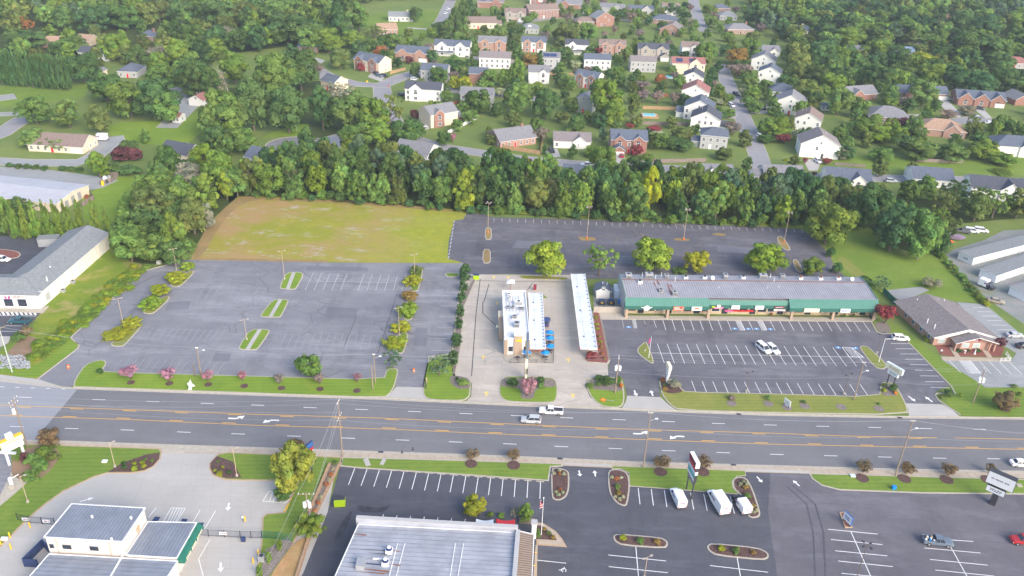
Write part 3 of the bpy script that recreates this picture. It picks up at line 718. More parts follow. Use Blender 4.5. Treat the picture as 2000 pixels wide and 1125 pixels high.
sheet('mulch_bed',[(22,930),(26,895),(60,872),(112,876),(118,895),(90,930),(62,940),(40,938)],0.21,'bare_soil', rnd=1,z0=0.1)
sheet('mulch_bed',[(211,923),(240,905),(285,889),(312,885),(311,897),(299,911),(282,919),(255,923)],0.20,'mulch', rnd=0,z0=0.1)
L2 = island('lawn',[(409,905),(425,888),(445,884),(560,889),(668,893.5),(668,904),(655,906),(600,1010),(575,1060),(540,1125),(505,1160),(500,1120),(510,1060),(512,1012),(520,1004),(556,1001),(562,985),(583,940),(470,939),(440,938),(415,929),(408,915)],'lawn','kerb_warm', rnd=0)
sheet('mulch_bed',[(411,906),(424,892),(455,903),(472,934),(442,935),(417,927),(411,915)],0.20,'mulch', rnd=0,z0=0.1)
sheet('mulch_bed',[(520,1075),(560,1050),(572,1062),(520,1135),(500,1150)],0.20,'mulch_grey', rnd=0,z0=0.1)
sheet('straw_bank',[(575,1060),(607,1045),(585,1110),(565,1180),(500,1200),(525,1130)],0.21,'straw', rnd=1,z0=0.05)
hatch(fac, [(335,992),(319,1018),(345,1020),(362,993)],4,0.04); row(fac, (305,992),(289,1012),(305,992),(289,1012),1,(),0.04)
line(fac, (391,996),(376,1021),0.12,0.04); line(fac, (421,998),(398,1036),0.12,0.04)
hatch(fac, [(525,960),(513,979),(558,983),(572,968)],5,0.04)
line(fac, (410,1054),(388,1092),0.12,0.04); line(fac, (388,1092),(397,1125),0.12,0.04)
arrow(fac, 446,990,-80,2.2,0.04,wd=1.2); arrow(fac, 431,1108,-72,2.4,0.04,wd=1.2); arrow(fac, 170,976,30,2.6,0.04,wd=0.9)
for q in ([(296,1018),(303,1009),(314,1010),(308,1018)],[(353,1018),(356,1013),(367,1014),(364,1020)],[(391,1030),(387,1021),(399,1021),(394,1031)]): sheet('dark_mat', q, 0.044,'navy')
lotE = sheet('car_park',[(664,911),(1072,938),(1078,904),(1190,909),(1458,919),(1578,923),(2120,940),(2250,1260),(520,1260),(592,1120),(640,1000)],0.045,'asphalt_new')
sheet('resurfaced_lot',[(1505,921),(1578,923),(2120,940),(2250,1260),(1530,1260),(1515,1100),(1500,1000)],0.049,'asphalt_purple')
sheet('concrete_apron',[(1100,904),(1195,908),(1192,912),(1103,908)],0.135,'concrete_clean', z0=0.05); sheet('concrete_apron',[(1456,916),(1582,921),(1580,925),(1456,921)],0.135,'concrete_clean', z0=0.05)
fr = island('frontage_lawn',[(668,893.5),(880,899),(1098,906),(1100,911),(1076,913),(1072,940),(900,928),(700,915),(664,911)],'lawn', rnd=0)
line(fr, (714,897),(720,911),1.1,0.19,'concrete_clean','footpath'); line(fr, (751,898),(745,909),0.9,0.19,'concrete_clean','footpath')
for q in ([(1076,915),(1090,914),(1107,919),(1112,925),(1112,955),(1107,970),(1095,978),(1082,977),(1077,970)],
          [(1187,925),(1192,918),(1210,917),(1227,925),(1231,950),(1226,985),(1220,990),(1205,984),(1192,968),(1188,950)],
          [(1430,938),(1440,932),(1458,934),(1470,955),(1485,1000),(1484,1010),(1470,1013),(1460,1008),(1448,968),(1432,955)],
          [(1197,1047),(1205,1043),(1290,1050),(1303,1057),(1305,1065),(1298,1072),(1215,1066),(1200,1058)],
          [(1380,1067),(1390,1061),(1480,1070),(1500,1080),(1502,1090),(1490,1095),(1400,1086),(1384,1077)]):
    island('planting_island', q, 'mulch')
island('frontage_lawn',[(1196,911),(1455,920.5),(1457,930),(1440,931),(1430,940),(1432,955),(1444,966),(1230,950),(1228,925),(1212,916),(1195,917)],'lawn', kw=0.12,rnd=0)
island('frontage_lawn',[(1580,925),(1800,931),(2060,938),(2060,967),(1800,964),(1640,958),(1605,949),(1586,936)],'lawn', rnd=0)
island('brick_planter',[(1639,1002),(1650,1001),(1665,1031),(1650,1032)],'mulch_red','kerb_warm',0.25,0.25,rnd=0)
island('paved_terrace',[(1044,1020),(1062,1023),(1085,1038),(1098,1053),(1107,1069),(1048,1065)],'sidewalk_tan','kerb_warm', rnd=0)
sheet('mulch_bed',[(1047,1027),(1058,1028),(1076,1042),(1088,1056),(1046,1054)],0.19,'mulch', rnd=0,z0=0.1)
sheet('concrete_walk',[(1046,1065),(1050,1065),(1048,1150),(1040,1150)],0.18,'sidewalk_tan', z0=0)
for x, y in ((1045,1080),(1043,1106)): line(lotE, (x-2,y),(x+5,y+.3),0.18,0.19,'yellow')
E = lotE
row(E, (693,914.8),(680.5,947.3),(1055.6,941.5),(1054.4,974.6),16,(),0.055,0.14)
row(E, (1246.4,953.3),(1250,985.3),(1426,969.6),(1434.3,1003.4),8,(),0.055,0.14)
row(E, (749,1005),(741,1030),(909,1014),(903,1040),7,(),0.055,0.14)
for p, q in (((1241.8,1068.6),(1250,1160)),((1188,1084.3),(1300.7,1096)),((1189,1107),(1304.5,1119)),((1439.8,1089.9),(1452,1160)),((1387,1105),(1500,1118)),
             ((1617.3,1034),(1714.3,1043.5)),((1622.8,1054),(1723,1064)),((1631,1076),(1733,1086)),((1637,1096),(1743.6,1107)),((1643.6,1120),(1752,1131)),((1661.7,1038.5),(1720,1170)),
             ((1856,1054.8),(1901,1058)),((1805,1070.6),(1914.8,1080.4)),((1816.3,1093),(1928.6,1104.2)),((1826.6,1113.7),(1942,1125.5)),((1855.9,1067),(1910,1165)),((1049,1094.4),(1105.8,1100.4))):
    line(E, p, q, 0.14,0.056,'paint_white','stall_line')
arrow(E, 1132,925,-85,1.9,0.056,wd=1.1); arrow(E, 1162,925,93,1.9,0.056,wd=1.1); arrow(E, 1483.5,937,-68,2.0,0.056,wd=1.1); arrow(E, 1555,944,118,2.0,0.056,wd=1.1)
# wheelchair symbol painted on the bay
wc = G(1101,1114); b = MB()
for i in range(14):
    t0,t1 = i*math.pi/8-1,(i+1)*math.pi/8-1
    b.quad(*((wc.x+r*math.cos(t),wc.y+r*math.sin(t),0.057) for r, t in ((.38,t0),(.50,t0),(.50,t1),(.38,t1))))
b.obox((wc.x-.45,wc.y+.05),(1,.1),0.9,0.14,0.003,0.056); b.obox((wc.x+.1,wc.y+.5),(.2,1),0.5,0.14,0.003,0.056)
b.build('wheelchair_symbol','paint_white', E, world=True)
for i in range(16):
    t = i/15; p = G(693+t*362,913.5+t*27.5); MB().obox(p, (1,-.08),1.7,0.18,0.10,0.045).build('wheel_stop','kerb', E, world=True)
for q in ([(735,1002),(700,1000),(695,985),(720,990),(742,992),(765,985),(752,1000)],[(682,1000),(690,1000),(668,1050),(650,1060),(662,1030)]):
    sheet('wet_stain', q, 0.054,'stain', rnd=2)

for pts in ([(1536,950),(1575,985),(1588,1040),(1592,1130)],[(1548,948),(1592,985),(1608,1040),(1612,1130)]):
    for i in range(3): line(E, pts[i],pts[i+1],0.35,0.0535,'tyre_track','tyre_mark')
for (x, y, a, b_) in ((1350,648,60,4),(1460,652,70,3),(1580,655,60,4),(1290,650,30,5),(1450,722,60,4)):
    sheet('dust_patch',[(x-a/2,y),(x-a/4,y-b_),(x+a/4,y-b_*.8),(x+a/2,y+1),(x+a/3,y+b_),(x-a/3,y+b_*.7)],0.033,'paint_ghost' if False else 'asphalt_pale_strip', rnd=2)

for q in ([(330,590),(372,588),(368,604),(322,606)],[(640,600),(700,602),(694,622),(634,620)],[(420,690),(452,691),(447,706),(414,705)],[(812,640),(836,640),(832,676),(806,676)],[(600,520),(720,523),(718,530),(598,528)],[(250,610),(262,600),(272,604),(258,616)]):
    sheet('asphalt_patch', q, 0.0315,'asphalt_patch')
for q in ([(1010,470),(1100,472),(1094,486),(1000,484)],[(1210,500),(1262,501),(1262,515),(1208,514)],[(1400,480),(1470,484),(1476,496),(1402,492)]):
    sheet('asphalt_patch', q, 0.0265,'asphalt_patch')
# ================================================================== TREES: meshes
BLOCK = []        # (x, y, r) circles no filler tree may stand in
def leaf_mesh(name, clumps, n, size, seed, tv=0.22,hue=0.10,flat=1.0):
    """many leaf-sprig faces on the shells of clumps; clumps: array of (x,y,z,r); unit tree, height 1"""
    g = np.random.default_rng(seed); cl = np.array(clumps, float)
    wgt = cl[:, 3]**2; idx = g.choice(len(cl),n, p=wgt/wgt.sum())
    d = g.normal(size=(n, 3)); d /= np.linalg.norm(d, axis=1)[:, None]
    d[:, 2] = np.where(d[:, 2] < -0.35,-d[:, 2]*0.6,d[:, 2]); d /= np.linalg.norm(d, axis=1)[:, None]
    rr = cl[idx, 3]*(0.72+0.34*g.random(n)**.6); c = cl[idx, :3]+d*rr[:, None]*np.array([1,1,flat])
    nn = d+g.normal(size=(n, 3))*0.24; nn /= np.linalg.norm(nn, axis=1)[:, None]
    t = np.cross(nn, g.normal(size=(n, 3))); t /= np.linalg.norm(t, axis=1)[:, None]; b = np.cross(nn, t)
    s = size*(0.6+0.8*g.random(n))[:, None]; asp = (0.55+0.3*g.random(n))[:, None]
    v = np.stack([c-t*s-b*s*asp*.6,c+t*s*.2-b*s*asp, c+t*s+b*s*asp*.3,c-t*s*.3+b*s*asp],1).reshape(-1,3)
    me = bpy.data.meshes.new(name); me.vertices.add(4*n); me.vertices.foreach_set('co', v.ravel())
    me.loops.add(4*n); me.loops.foreach_set('vertex_index', np.arange(4*n)); me.polygons.add(n)
    me.polygons.foreach_set('loop_start', np.arange(n)*4)
    me.update(calc_edges=True)
    ct = 1+tv*.8*g.normal(size=len(cl)); ch = hue*g.normal(size=len(cl))
    k = ct[idx]*(0.90+0.20*g.random(n)); h = ch[idx]+0.05*g.normal(size=n)
    col = np.stack([k*(1+h),k*(1+h*0.2),k*(1-h*0.5),np.ones(n)],1).clip(0.25,2.0)
    a = me.color_attributes.new('tint','FLOAT_COLOR','CORNER'); a.data.foreach_set('color', np.repeat(col, 4,0).astype(np.float32).ravel())
    me.materials.append(MATS['leaves']); return me
def crown_clumps(shape, seed, n=34):
    g = random.Random(seed); out = []
    def rz(a, b): return g.uniform(a, b)
    lean = (rz(-.05,.05),rz(-.05,.05))
    tries = 0
    while len(out) < n and tries < 4000:
        tries += 1
        x, y, z = rz(-1,1),rz(-1,1),rz(0,1)
        if shape == 'round':
            zz = (z-.5)*2; R_ = math.sqrt(max(0,1-abs(zz)**2.2))
            if math.hypot(x, y) > R_*0.92 or math.hypot(x, y, zz) < 0.35: continue
            h0,h1,rad, r = .10,.90,.40,rz(.10,.17)
        elif shape == 'tall':
            zz = (z-.4)*1.7; R_ = math.sqrt(max(0,1-min(1,abs(zz))**1.8))
            if math.hypot(x, y) > R_*0.9: continue
            h0,h1,rad, r = .07,.95,.38,rz(.08,.13)
        elif shape == 'wide':
            zz = (z-.45)*2; R_ = math.sqrt(max(0,1-min(1,abs(zz))**2.6))
            if math.hypot(x, y) > R_ or math.hypot(x, y, zz) < 0.4: continue
            h0,h1,rad, r = .14,.90,.42,rz(.09,.15)
        elif shape == 'cone':
            R_ = (1-z)**.62
            if math.hypot(x, y) > R_*0.95: continue
            h0,h1,rad, r = .05,.95,.36,rz(.07,.12)*(1.15-z*.55)
        elif shape == 'column':
            R_ = min(1,(1-z)*2.6+.15,.7+z*3)
            if math.hypot(x, y) > R_*0.85: continue
            h0,h1,rad, r = .04,.94,.38,rz(.09,.14)
        elif shape == 'vase':
            R_ = .35+.65*math.sin(min(1,z*1.15)*math.pi/2) if z < .8 else 1-(z-.8)*2.5
            if math.hypot(x, y) > R_: continue
            h0,h1,rad, r = .26,.90,.42,rz(.09,.14)
        elif shape == 'open':
            zz = (z-.45)*2
            if math.hypot(x, y, zz) > 1: continue
            h0,h1,rad, r = .22,.96,.46,rz(.03,.075)
        elif shape == 'bush':
            if math.hypot(x, y, z*1.1) > 1: continue
            h0,h1,rad, r = .12,.82,.36,rz(.13,.2)
        if shape in ('round','tall','wide') and g.random() < .16: x *= 1.22; y *= 1.22; r *= .62
        out.append((x*rad+lean[0]*z, y*rad+lean[1]*z, h0+z*(h1-h0),r))
    return out
def trunk_mesh(name, shape, seed, bark='bark'):
    g = random.Random(seed); b = MB()
    top = {'cone': .85,'column': .8,'tall': .7}.get(shape, .55)
    if shape in ('vase','bush'):
        for i in range(4):
            a = i*1.6+g.random(); e = (.22*math.cos(a),.22*math.sin(a),.6)
            b.tube((.03*math.cos(a),.03*math.sin(a),0),e, .018,.008,5)
    else:
        b.tube((0,0,0),(0,0,top*.6),.028,.02,7); b.tube((0,0,top*.6),(.01,.01,top),.02,.008,6)
        for i in range(6):
            a = i*1.05+g.random(); z = top*g.uniform(.35,.8); L = g.uniform(.22,.34)
            b.tube((0,0,z),(L*math.cos(a),L*math.sin(a),z+g.uniform(.12,.28)),.012,.004,5)
    return b.mesh(name, bark)
PROTO = {}
def protos():
    spec = {'round': (3,5200,.030,46),'tall': (3,5200,.027,54),'wide': (2,5200,.028,50),'cone': (2,4800,.025,74),'column': (2,5200,.026,76),
            'vase': (3,2200,.030,34),'open': (2,2000,.024,60),'bush': (3,1500,.042,22)}
    for s, (k, n, sz, nc) in spec.items():
        for i in range(k):
            sd = hash_(s, i)
            PROTO[s, i, 'hi'] = leaf_mesh('crown', crown_clumps(s, sd, nc),n, sz, sd, hue=0.08)
            PROTO[s, i, 'lo'] = leaf_mesh('crown', crown_clumps(s, sd, nc),n//3,sz*1.6,sd, hue=0.08) if s not in ('vase','bush','open') else PROTO[s, i, 'hi']
            PROTO[s, i, 't'] = trunk_mesh('trunk', s, sd)
        PROTO[s, 'k'] = k
def hash_(s, i): return sum(ord(c)*(j+3) for j, c in enumerate(s))*7+i*101
protos()
GREENS = {'dark': (0.098,0.173,0.051),'mid': (0.153,0.253,0.063),'deep': (0.074,0.150,0.053),'light': (0.170,0.263,0.048),'lime': (.225,.320,.040),'yellow': (.36,.39,.03),
          'olive': (0.159,0.207,0.057),'blue': (0.121,0.202,0.105),'autumn': (.30,.21,.06),'orange': (0.609,0.234,0.050),'purple': (0.177,0.070,0.078),'pink': (.44,.22,.28),
          'palepink': (.27,.22,.19),'cream': (0.483,0.459,0.268),'gold': (.31,.34,.035),'rust': (0.422,0.173,0.070),'grey': (0.286,0.275,0.183),'wine': (0.287,0.063,0.070),'ivory': (.40,.43,.25),'redtip': (.20,.155,.085),'maple': (.25,.28,.045)}
TREES = []   # deferred: biggest of each name become individuals
def tree_at(P, w, h, shape, col, label, name='broadleaf_tree', cat='tree', group=None, bright=1.0,force=False):
    label = ' '.join(label.split()[:16])
    TREES.append(dict(P=P, w=w, h=h, shape=shape, col=col, label=label, name=name, cat=cat, group=group, bright=bright, force=force, px=w*S(*PJ((P.x, P.y, 0)))))
def T(cx, cy, wpx, hpx, shape, col, label, name='broadleaf_tree', cat='tree', group=None, bright=1.0,zb=0.0):
    """crown centre and crown size in the photograph"""
    bx, by = cx, cy+0.42*hpx
    s = S(bx, by); P = G(bx, by); el = math.asin(min(1,CAM_H/math.hypot(P.x, P.y, CAM_H)))
    w = wpx/s; h = max(0.8,(hpx/s - 0.45*w*math.sin(el))/math.cos(el)*0.98)
    P.z = zb
    c = PJ((P.x, P.y, h*.55)); P2 = G(bx+(cx-c[0]),by+(cy-c[1])); P2.z = zb
    tree_at(P2,w/0.92,h, shape, col, label, name, cat, group, bright, True); BLOCK.append((P2.x, P2.y, w*.4))
def inpoly(p, poly):
    x, y = p; c = False; j = len(poly)-1
    for i in range(len(poly)):
        if (poly[i][1] > y) != (poly[j][1] > y) and x < (poly[j][0]-poly[i][0])*(y-poly[i][1])/(poly[j][1]-poly[i][1])+poly[i][0]: c = not c
        j = i
    return c
NOGO = []
def fill(poly, dist, wr, hr, shapes, cols, label, group, seed, name='broadleaf_tree', cat='tree', keep=1.0,block=True, avoid=None):
    g = random.Random(seed); W = wp(poly); xs = [p.x for p in W]; ys = [p.y for p in W]; pts = []
    BA = np.array(BLOCK) if BLOCK else np.zeros((0,3))
    area = (max(xs)-min(xs))*(max(ys)-min(ys)); n = int(area/dist/dist*6)
    for _ in range(n):
        p = Vector((g.uniform(min(xs),max(xs)),g.uniform(min(ys),max(ys))))
        if not inpoly(p, W): continue
        if any((p-q).length < dist for q in pts): continue
        if block and len(BA) and (((BA[:, 0]-p.x)**2+(BA[:, 1]-p.y)**2) < (BA[:, 2]+wr[0]*.3)**2).any(): continue
        if avoid and any(inpoly(p, a) for a in avoid): continue
        pts.append(p)
        if g.random() > keep: continue
        k = g.random(); w = wr[0]+(wr[1]-wr[0])*k; h = hr[0]+(hr[1]-hr[0])*(.35*g.random()+.65*k)
        q = PJ((p.x, p.y, 0))
        if not (-120 < q[0] < 2120 and -220 < q[1] < 1160): continue
        sh = g.choice(shapes); nm_ = {'vase': 'crepe_myrtle','cone': 'evergreen_tree'}.get(sh, name) if name == 'broadleaf_tree' else name
        c = g.choice(cols); c = 'palepink' if sh == 'vase' else 'mid' if c == 'palepink' else c; lb = label.replace('{c}', {'dark': 'dark green','mid': 'mid green','deep': 'deep green','light': 'light green','lime': 'lime green','yellow': 'yellow','olive': 'olive green','blue': 'blue-green','autumn': 'orange-tinged','purple': 'purple-leaved','palepink': 'pale pink','grey': 'grey-green','cream': 'cream-flowered','rust': 'rust-coloured','wine': 'wine-red','pink': 'pink-flowered'}[c])
        tree_at(Vector((p.x, p.y, 0)),w, h, sh, c, lb, nm_, cat, group+' ('+lb.split()[0]+')' if '{c}' in label else group, g.uniform(.72,1.18))
def flush_trees():
    byname = {}
    for t in TREES: byname.setdefault(t['name'],[]).append(t)
    far = []
    g = random.Random(3)
    for nm, L in byname.items():
        L.sort(key=lambda t: -t['px']*(1.5 if t['force'] else 1))
        for i, t in enumerate(L):
            if i >= 295: far.append(t); continue
            k = g.randrange(PROTO[t['shape'],'k']); r = thing(nm, t['label'],t['cat'],t['P'],g.random()*6.28,t['group'])
            if t['px'] < 9 and not t['force']: pass
            q = 'hi' if t['px'] > 26 else 'lo'
            tr = link('trunk', PROTO[t['shape'],k, 't'],r, scale=(t['w'],t['w'],t['h']))
            cr = link('crown', PROTO[t['shape'],k, q],r, scale=(t['w'],t['w'],t['h']))
            c = GREENS[t['col']]; b = t['bright']*g.uniform(.9,1.1); cr.color = (c[0]*b*g.uniform(.92,1.1),c[1]*b, c[2]*b*g.uniform(.9,1.1),1)
    cnt = {}
    for o in COL.objects:
        if 'label' in o and 'group' not in o: cnt.setdefault(o['label'],[]).append(o)
    for l, L in cnt.items():
        if len(L) > 1:
            for o in L: o['group'] = l
    # everything past the limit: one mass of far wood
    if far:
        V = []; C = []
        for t in far:
            k = g.randrange(PROTO[t['shape'],'k']); me = PROTO[t['shape'],k, 'lo']
            v = np.empty(len(me.vertices)*3,np.float32); me.vertices.foreach_get('co', v); v = v.reshape(-1,3)*np.array([t['w'],t['w'],t['h']])
            a = g.random()*6.28; ca, sa = math.cos(a),math.sin(a); v = v@np.array([[ca, sa, 0],[-sa, ca, 0],[0,0,1]])+np.array(t['P'])
            c = np.empty(len(me.loops)*4,np.float32); me.color_attributes['tint'].data.foreach_get('color', c); c = c.reshape(-1,4)
            b = t['bright']*g.uniform(.9,1.1); c = c*np.array([*[x*b for x in GREENS[t['col']]],1]); V.append(v); C.append(c)
        v = np.concatenate(V); c = np.concatenate(C).astype(np.float32); n = len(v)//4
        me = bpy.data.meshes.new('far_woodland'); me.vertices.add(4*n); me.vertices.foreach_set('co', v.ravel()); me.loops.add(4*n)
        me.loops.foreach_set('vertex_index', np.arange(4*n)); me.polygons.add(n); me.polygons.foreach_set('loop_start', np.arange(n)*4); me.update(calc_edges=True)
        me.color_attributes.new('tint','FLOAT_COLOR','CORNER').data.foreach_set('color', c.ravel()); me.materials.append(MATS['leaves'])
        o = link('far_woodland', me); tag(o, 'distant broadleaf woodland merging at the top of the picture','woodland', kind='stuff')
    print('trees', {k: len(v) for k, v in byname.items()}, 'far', len(far))
# ================================================================== HOUSES
WIN = {}
def win_meshes(w, h, arch=False):
    k = (round(w, 1),round(h, 1),arch)
    if k in WIN: return WIN[k]
    f = MB(); t = .12
    f.box(-w/2-t, w/2+t, -.06,0,-t, 0); f.box(-w/2-t, w/2+t, -.06,0,h, h+t); f.box(-w/2-t, -w/2,-.06,0,0,h); f.box(w/2,w/2+t, -.06,0,0,h)
    f.box(-.03,.03,-.055,0,0,h); f.box(-w/2,w/2,-.05,0,h*.5-.03,h*.5+.03)
    p = MB().quad((-w/2,-.02,0),(w/2,-.02,0),(w/2,-.02,h),(-w/2,-.02,h))
    if arch:
        vs = [(w/2*math.cos(math.pi*i/8),-.03,h+t+w/2*math.sin(math.pi*i/8)) for i in range(9)]; p.add(vs, [tuple(range(9))])
    WIN[k] = (f.mesh('window','trim_white'),p.mesh('pane','glass_dark')); return WIN[k]
def window(parent, x, y, z, w=1.0,h=1.4,rz=0.0,arch=False):
    f, p = win_meshes(w, h, arch); o = link('window', f, parent, (x, y, z),(0,0,rz)); link('pane', p, o); return o
def door(parent, x, y, z, col='dark_metal', w=1.0,h=2.1,rz=0.0,nm='door'):
    k = ('d', col, w, h)
    if k not in WIN:
        WIN[k] = MB().box(-w/2-.1,w/2+.1,-.05,0,0,h+.1,1).box(-w/2,w/2,-.08,-.05,0,h, 0).mesh(nm, [col, 'trim_white'])
    return link(nm, WIN[k],parent, (x, y, z),(0,0,rz))
def garage(parent, x, y, w=4.8,rz=0.0,col='wall_white'):
    k = ('g', w, col)
    if k not in WIN:
        b = MB().box(-w/2,w/2,-.05,0,0,2.2)
        for i in range(4): b.box(-w/2+.08,w/2-.08,-.085,-.05,.06+i*.54,.5+i*.54)
        WIN[k] = b.mesh('garage_door', col)
    return link('garage_door', WIN[k],parent, (x, y, 0.02),(0,0,rz))
def roof_gable(b, x0,x1,y0,y1,z, rise, ov=0.4,along='x', t=0.16):
    """two sloping slabs; material 0 roof, 1 white edge"""
    if along == 'x':
        ym = (y0+y1)/2; k = rise/((y1-y0)/2); zo = z-ov*k
        P = [(y0-ov, zo),(ym, z+rise),(y1+ov, zo)]
        def mk(x, p): return (x, p[0],p[1])
        a, c = x0-ov, x1+ov
    else:
        xm = (x0+x1)/2; k = rise/((x1-x0)/2); zo = z-ov*k
        P = [(x0-ov, zo),(xm, z+rise),(x1+ov, zo)]
        def mk(y, p): return (p[0],y, p[1])
        a, c = y0-ov, y1+ov
    up_ = [(p[0],p[1]+t) for p in P]; n = 0
    vs = [mk(a, p) for p in P]+[mk(a, p) for p in up_]+[mk(c, p) for p in P]+[mk(c, p) for p in up_]
    s = 1 if along == 'x' else -1
    def fl(f): return f if s > 0 else f[::-1]
    b.add(vs, [fl((3,9,10,4)),fl((4,10,11,5))],0)
    b.add(vs, [fl((0,3,4,1)),fl((1,4,5,2)),fl((6,7,10,9)),fl((7,8,11,10)),fl((0,6,9,3)),fl((2,5,11,8)),fl((0,1,7,6)),fl((1,2,8,7))],1)
def roof_hip(b, x0,x1,y0,y1,z, rise, ov=0.4,t=0.14):
    x0 -= ov; x1 += ov; y0 -= ov; y1 += ov; w, d = x1-x0,y1-y0; m = min(w, d)/2
    if w > d: r = [(x0+m, (y0+y1)/2),(x1-m, (y0+y1)/2)]
    else: r = [((x0+x1)/2,y0+m),((x0+x1)/2,y1-m)]
    b.box(x0,x1,y0,y1,z-.05,z+t, 1)
    zt = z+t+.003; vs = [(x0,y0,zt),(x1,y0,zt),(x1,y1,zt),(x0,y1,zt),(*r[0],zt+rise),(*r[1],zt+rise)]
    if w > d: b.add(vs, [(0,1,5,4),(1,2,5),(2,3,4,5),(3,0,4)],0)
    else: b.add(vs, [(0,1,4),(1,2,5,4),(2,3,5),(3,0,4,5)],0)
def gable_wall(b, x0,x1,y0,y1,z0,z, rise, along='x', mi=0):
    b.box(x0,x1,y0,y1,z0,z, mi)
    if along == 'x':
        ym = (y0+y1)/2; b.add([(x0,y0,z),(x0,y1,z),(x0,ym, z+rise),(x1,y0,z),(x1,y1,z),(x1,ym, z+rise)],[(0,2,1),(3,4,5),(0,3,5,2),(1,2,5,4)],mi)
    else:
        xm = (x0+x1)/2; b.add([(x0,y0,z),(x1,y0,z),(xm, y0,z+rise),(x0,y1,z),(x1,y1,z),(xm, y1,z+rise)],[(0,1,2),(3,5,4),(0,2,5,3),(1,4,5,2)],mi)
def house(px, py, wpx, dep, st, yaw, wall, roof, kind, feats, label, wall2=None, name='house', cat='house', pitch=0.52,hscale=1.0):
    s = S(px, py); P = G(px, py)
    if name == 'house' and py < 320: wpx *= 1.12; hscale *= 1.08
    w = wpx/s
    r = thing(name, label, cat, P, R(yaw),'detached houses of the neighbourhood' if name == 'house' else None)
    H = (2.65*st+0.35)*hscale; g = random.Random(int(px*13+py)); x0,x1 = -w/2,w/2
    wm = MB(); rm = MB(); along = 'y' if kind == 'f' else 'x'
    span = dep if along == 'x' else w; rise = span/2*pitch
    if kind == 'h': wm.box(x0,x1,0,dep, 0,H); roof_hip(rm, x0,x1,0,dep, H, rise)
    else: gable_wall(wm, x0,x1,0,dep, 0,H, rise, along); roof_gable(rm, x0,x1,0,dep, H, rise, along=along)
    wm.build('wall', wall, r); ro = rm.build('roof',[roof, 'trim_white'],r)
    # front cross gables
    nF = int(feats[feats.index('F')+1]) if 'F' in feats else 0
    w2 = wall2 or wall
    for i in range(nF):
        fw = w*(.30 if nF > 1 else .36); cx = {1: [w*.2*g.choice((-1,1))],2: [-w*.27,w*.25],3: [-w*.33,0,w*.33]}[nF][i]
        fr = fw/2*0.8; m = MB(); gable_wall(m, cx-fw/2,cx+fw/2,-.6,.6,0,H, fr, 'y'); m.build('front_wing', w2,r)
        m = MB(); roof_gable(m, cx-fw/2,cx+fw/2,-.6,dep*.42,H, fr, .3,'y'); m.build('wing_roof',[roof, 'trim_white'],r)
        for q in range(max(1,int(st))):
            window(r, cx, -.6,.9+q*2.7,1.5,1.4,arch=(q == int(st)-1 and st > 1))
    gx = None
    if 'G' in feats or 'g' in feats:
        gx = (w/2-2.9)*(1 if 'G' in feats else -1)
        if 'W' in feats:
            gw = 6.0; m = MB(); gable_wall(m, gx-gw/2+.3,gx+gw/2-.3,-4.5,.5,0,2.8,1.7,'y'); m.build('garage_wing', w2,r)
            m = MB(); roof_gable(m, gx-gw/2+.3,gx+gw/2-.3,-4.5,1.0,2.8,1.7,.35,'y'); m.build('garage_roof',[roof, 'trim_white'],r); garage(r, gx, -4.5)
        else: garage(r, gx, -.62 if nF else 0)
    if 'P' in feats:
        m = MB(); pw = w*.55; px0 = -pw/2 if gx is None else (x0+.3 if gx > 0 else x1-.3-pw)
        m.add([(px0,-2.2,2.5),(px0+pw, -2.2,2.5),(px0+pw, .1,3.3),(px0,.1,3.3),(px0,-2.2,2.38),(px0+pw, -2.2,2.38),(px0+pw, .1,3.1),(px0,.1,3.1)],[(0,1,2,3)],0)
        m.add(m.v[:8],[(4,7,6,5),(0,4,5,1),(1,5,6,2),(0,3,7,4)],1); m.build('porch_roof',[roof, 'trim_white'],r)
        for i in range(4): MB().box(px0+.1+i*(pw-.4)/3,px0+.3+i*(pw-.4)/3,-2.1,-1.9,0,2.4).build('porch_post','trim_white', r)
    # windows
    def blocked(x, q):
        if gx is not None and abs(x-gx) < 3.1 and q == 0: return True
        if nF: 
            fw = w*(.30 if nF > 1 else .36)
            for cx in ({1: [w*.2,-w*.2],2: [-w*.27,w*.25],3: [-w*.33,0,w*.33]}[nF]):
                if abs(x-cx) < fw/2+.5: return True
        return False
    n = max(2,int(w/2.6)); dx = 0
    for q in range(max(1,int(st))):
        for i in range(n):
            x = x0+(i+.5)*w/n
            if blocked(x, q) or (kind == 'f' and g.random() < .5): continue
            if q == 0 and abs(x-dx) < w/n*.6 and 'N' not in feats: door(r, x, 0,0,g.choice(('dark_metal','red','trim_white'))); dx = 999; continue
            window(r, x, 0,.9+q*2.7)
    m_ = max(1,int(dep/3.6))
    if st*H > 0 and kind != 'h' or True:
        for sgn, rz in ((1,math.pi/2),(-1,-math.pi/2)):
            for q in range(max(1,int(st))):
                for i in range(m_):
                    if g.random() < (.8 if kind == 'f' else .35): continue
                    window(r, (x1 if sgn > 0 else x0),dep*(i+.5)/m_, .9+q*2.7,.8,1.3,rz)
    if kind == 'f': window(r, 0,0,H+.2,.8,1.0)
    if 'C' in feats:
        cx = w*.28; m = MB().box(cx-.5,cx+.5,dep*.5-.4,dep*.5+.4,H*.3 if 0 else H, H+rise+1.1).box(cx-.6,cx+.6,dep*.5-.5,dep*.5+.5,H+rise+1.1,H+rise+1.25); m.build('chimney','brick_red' if 'brick' in wall or 'brick' in str(wall2) else 'wall_cream', r)
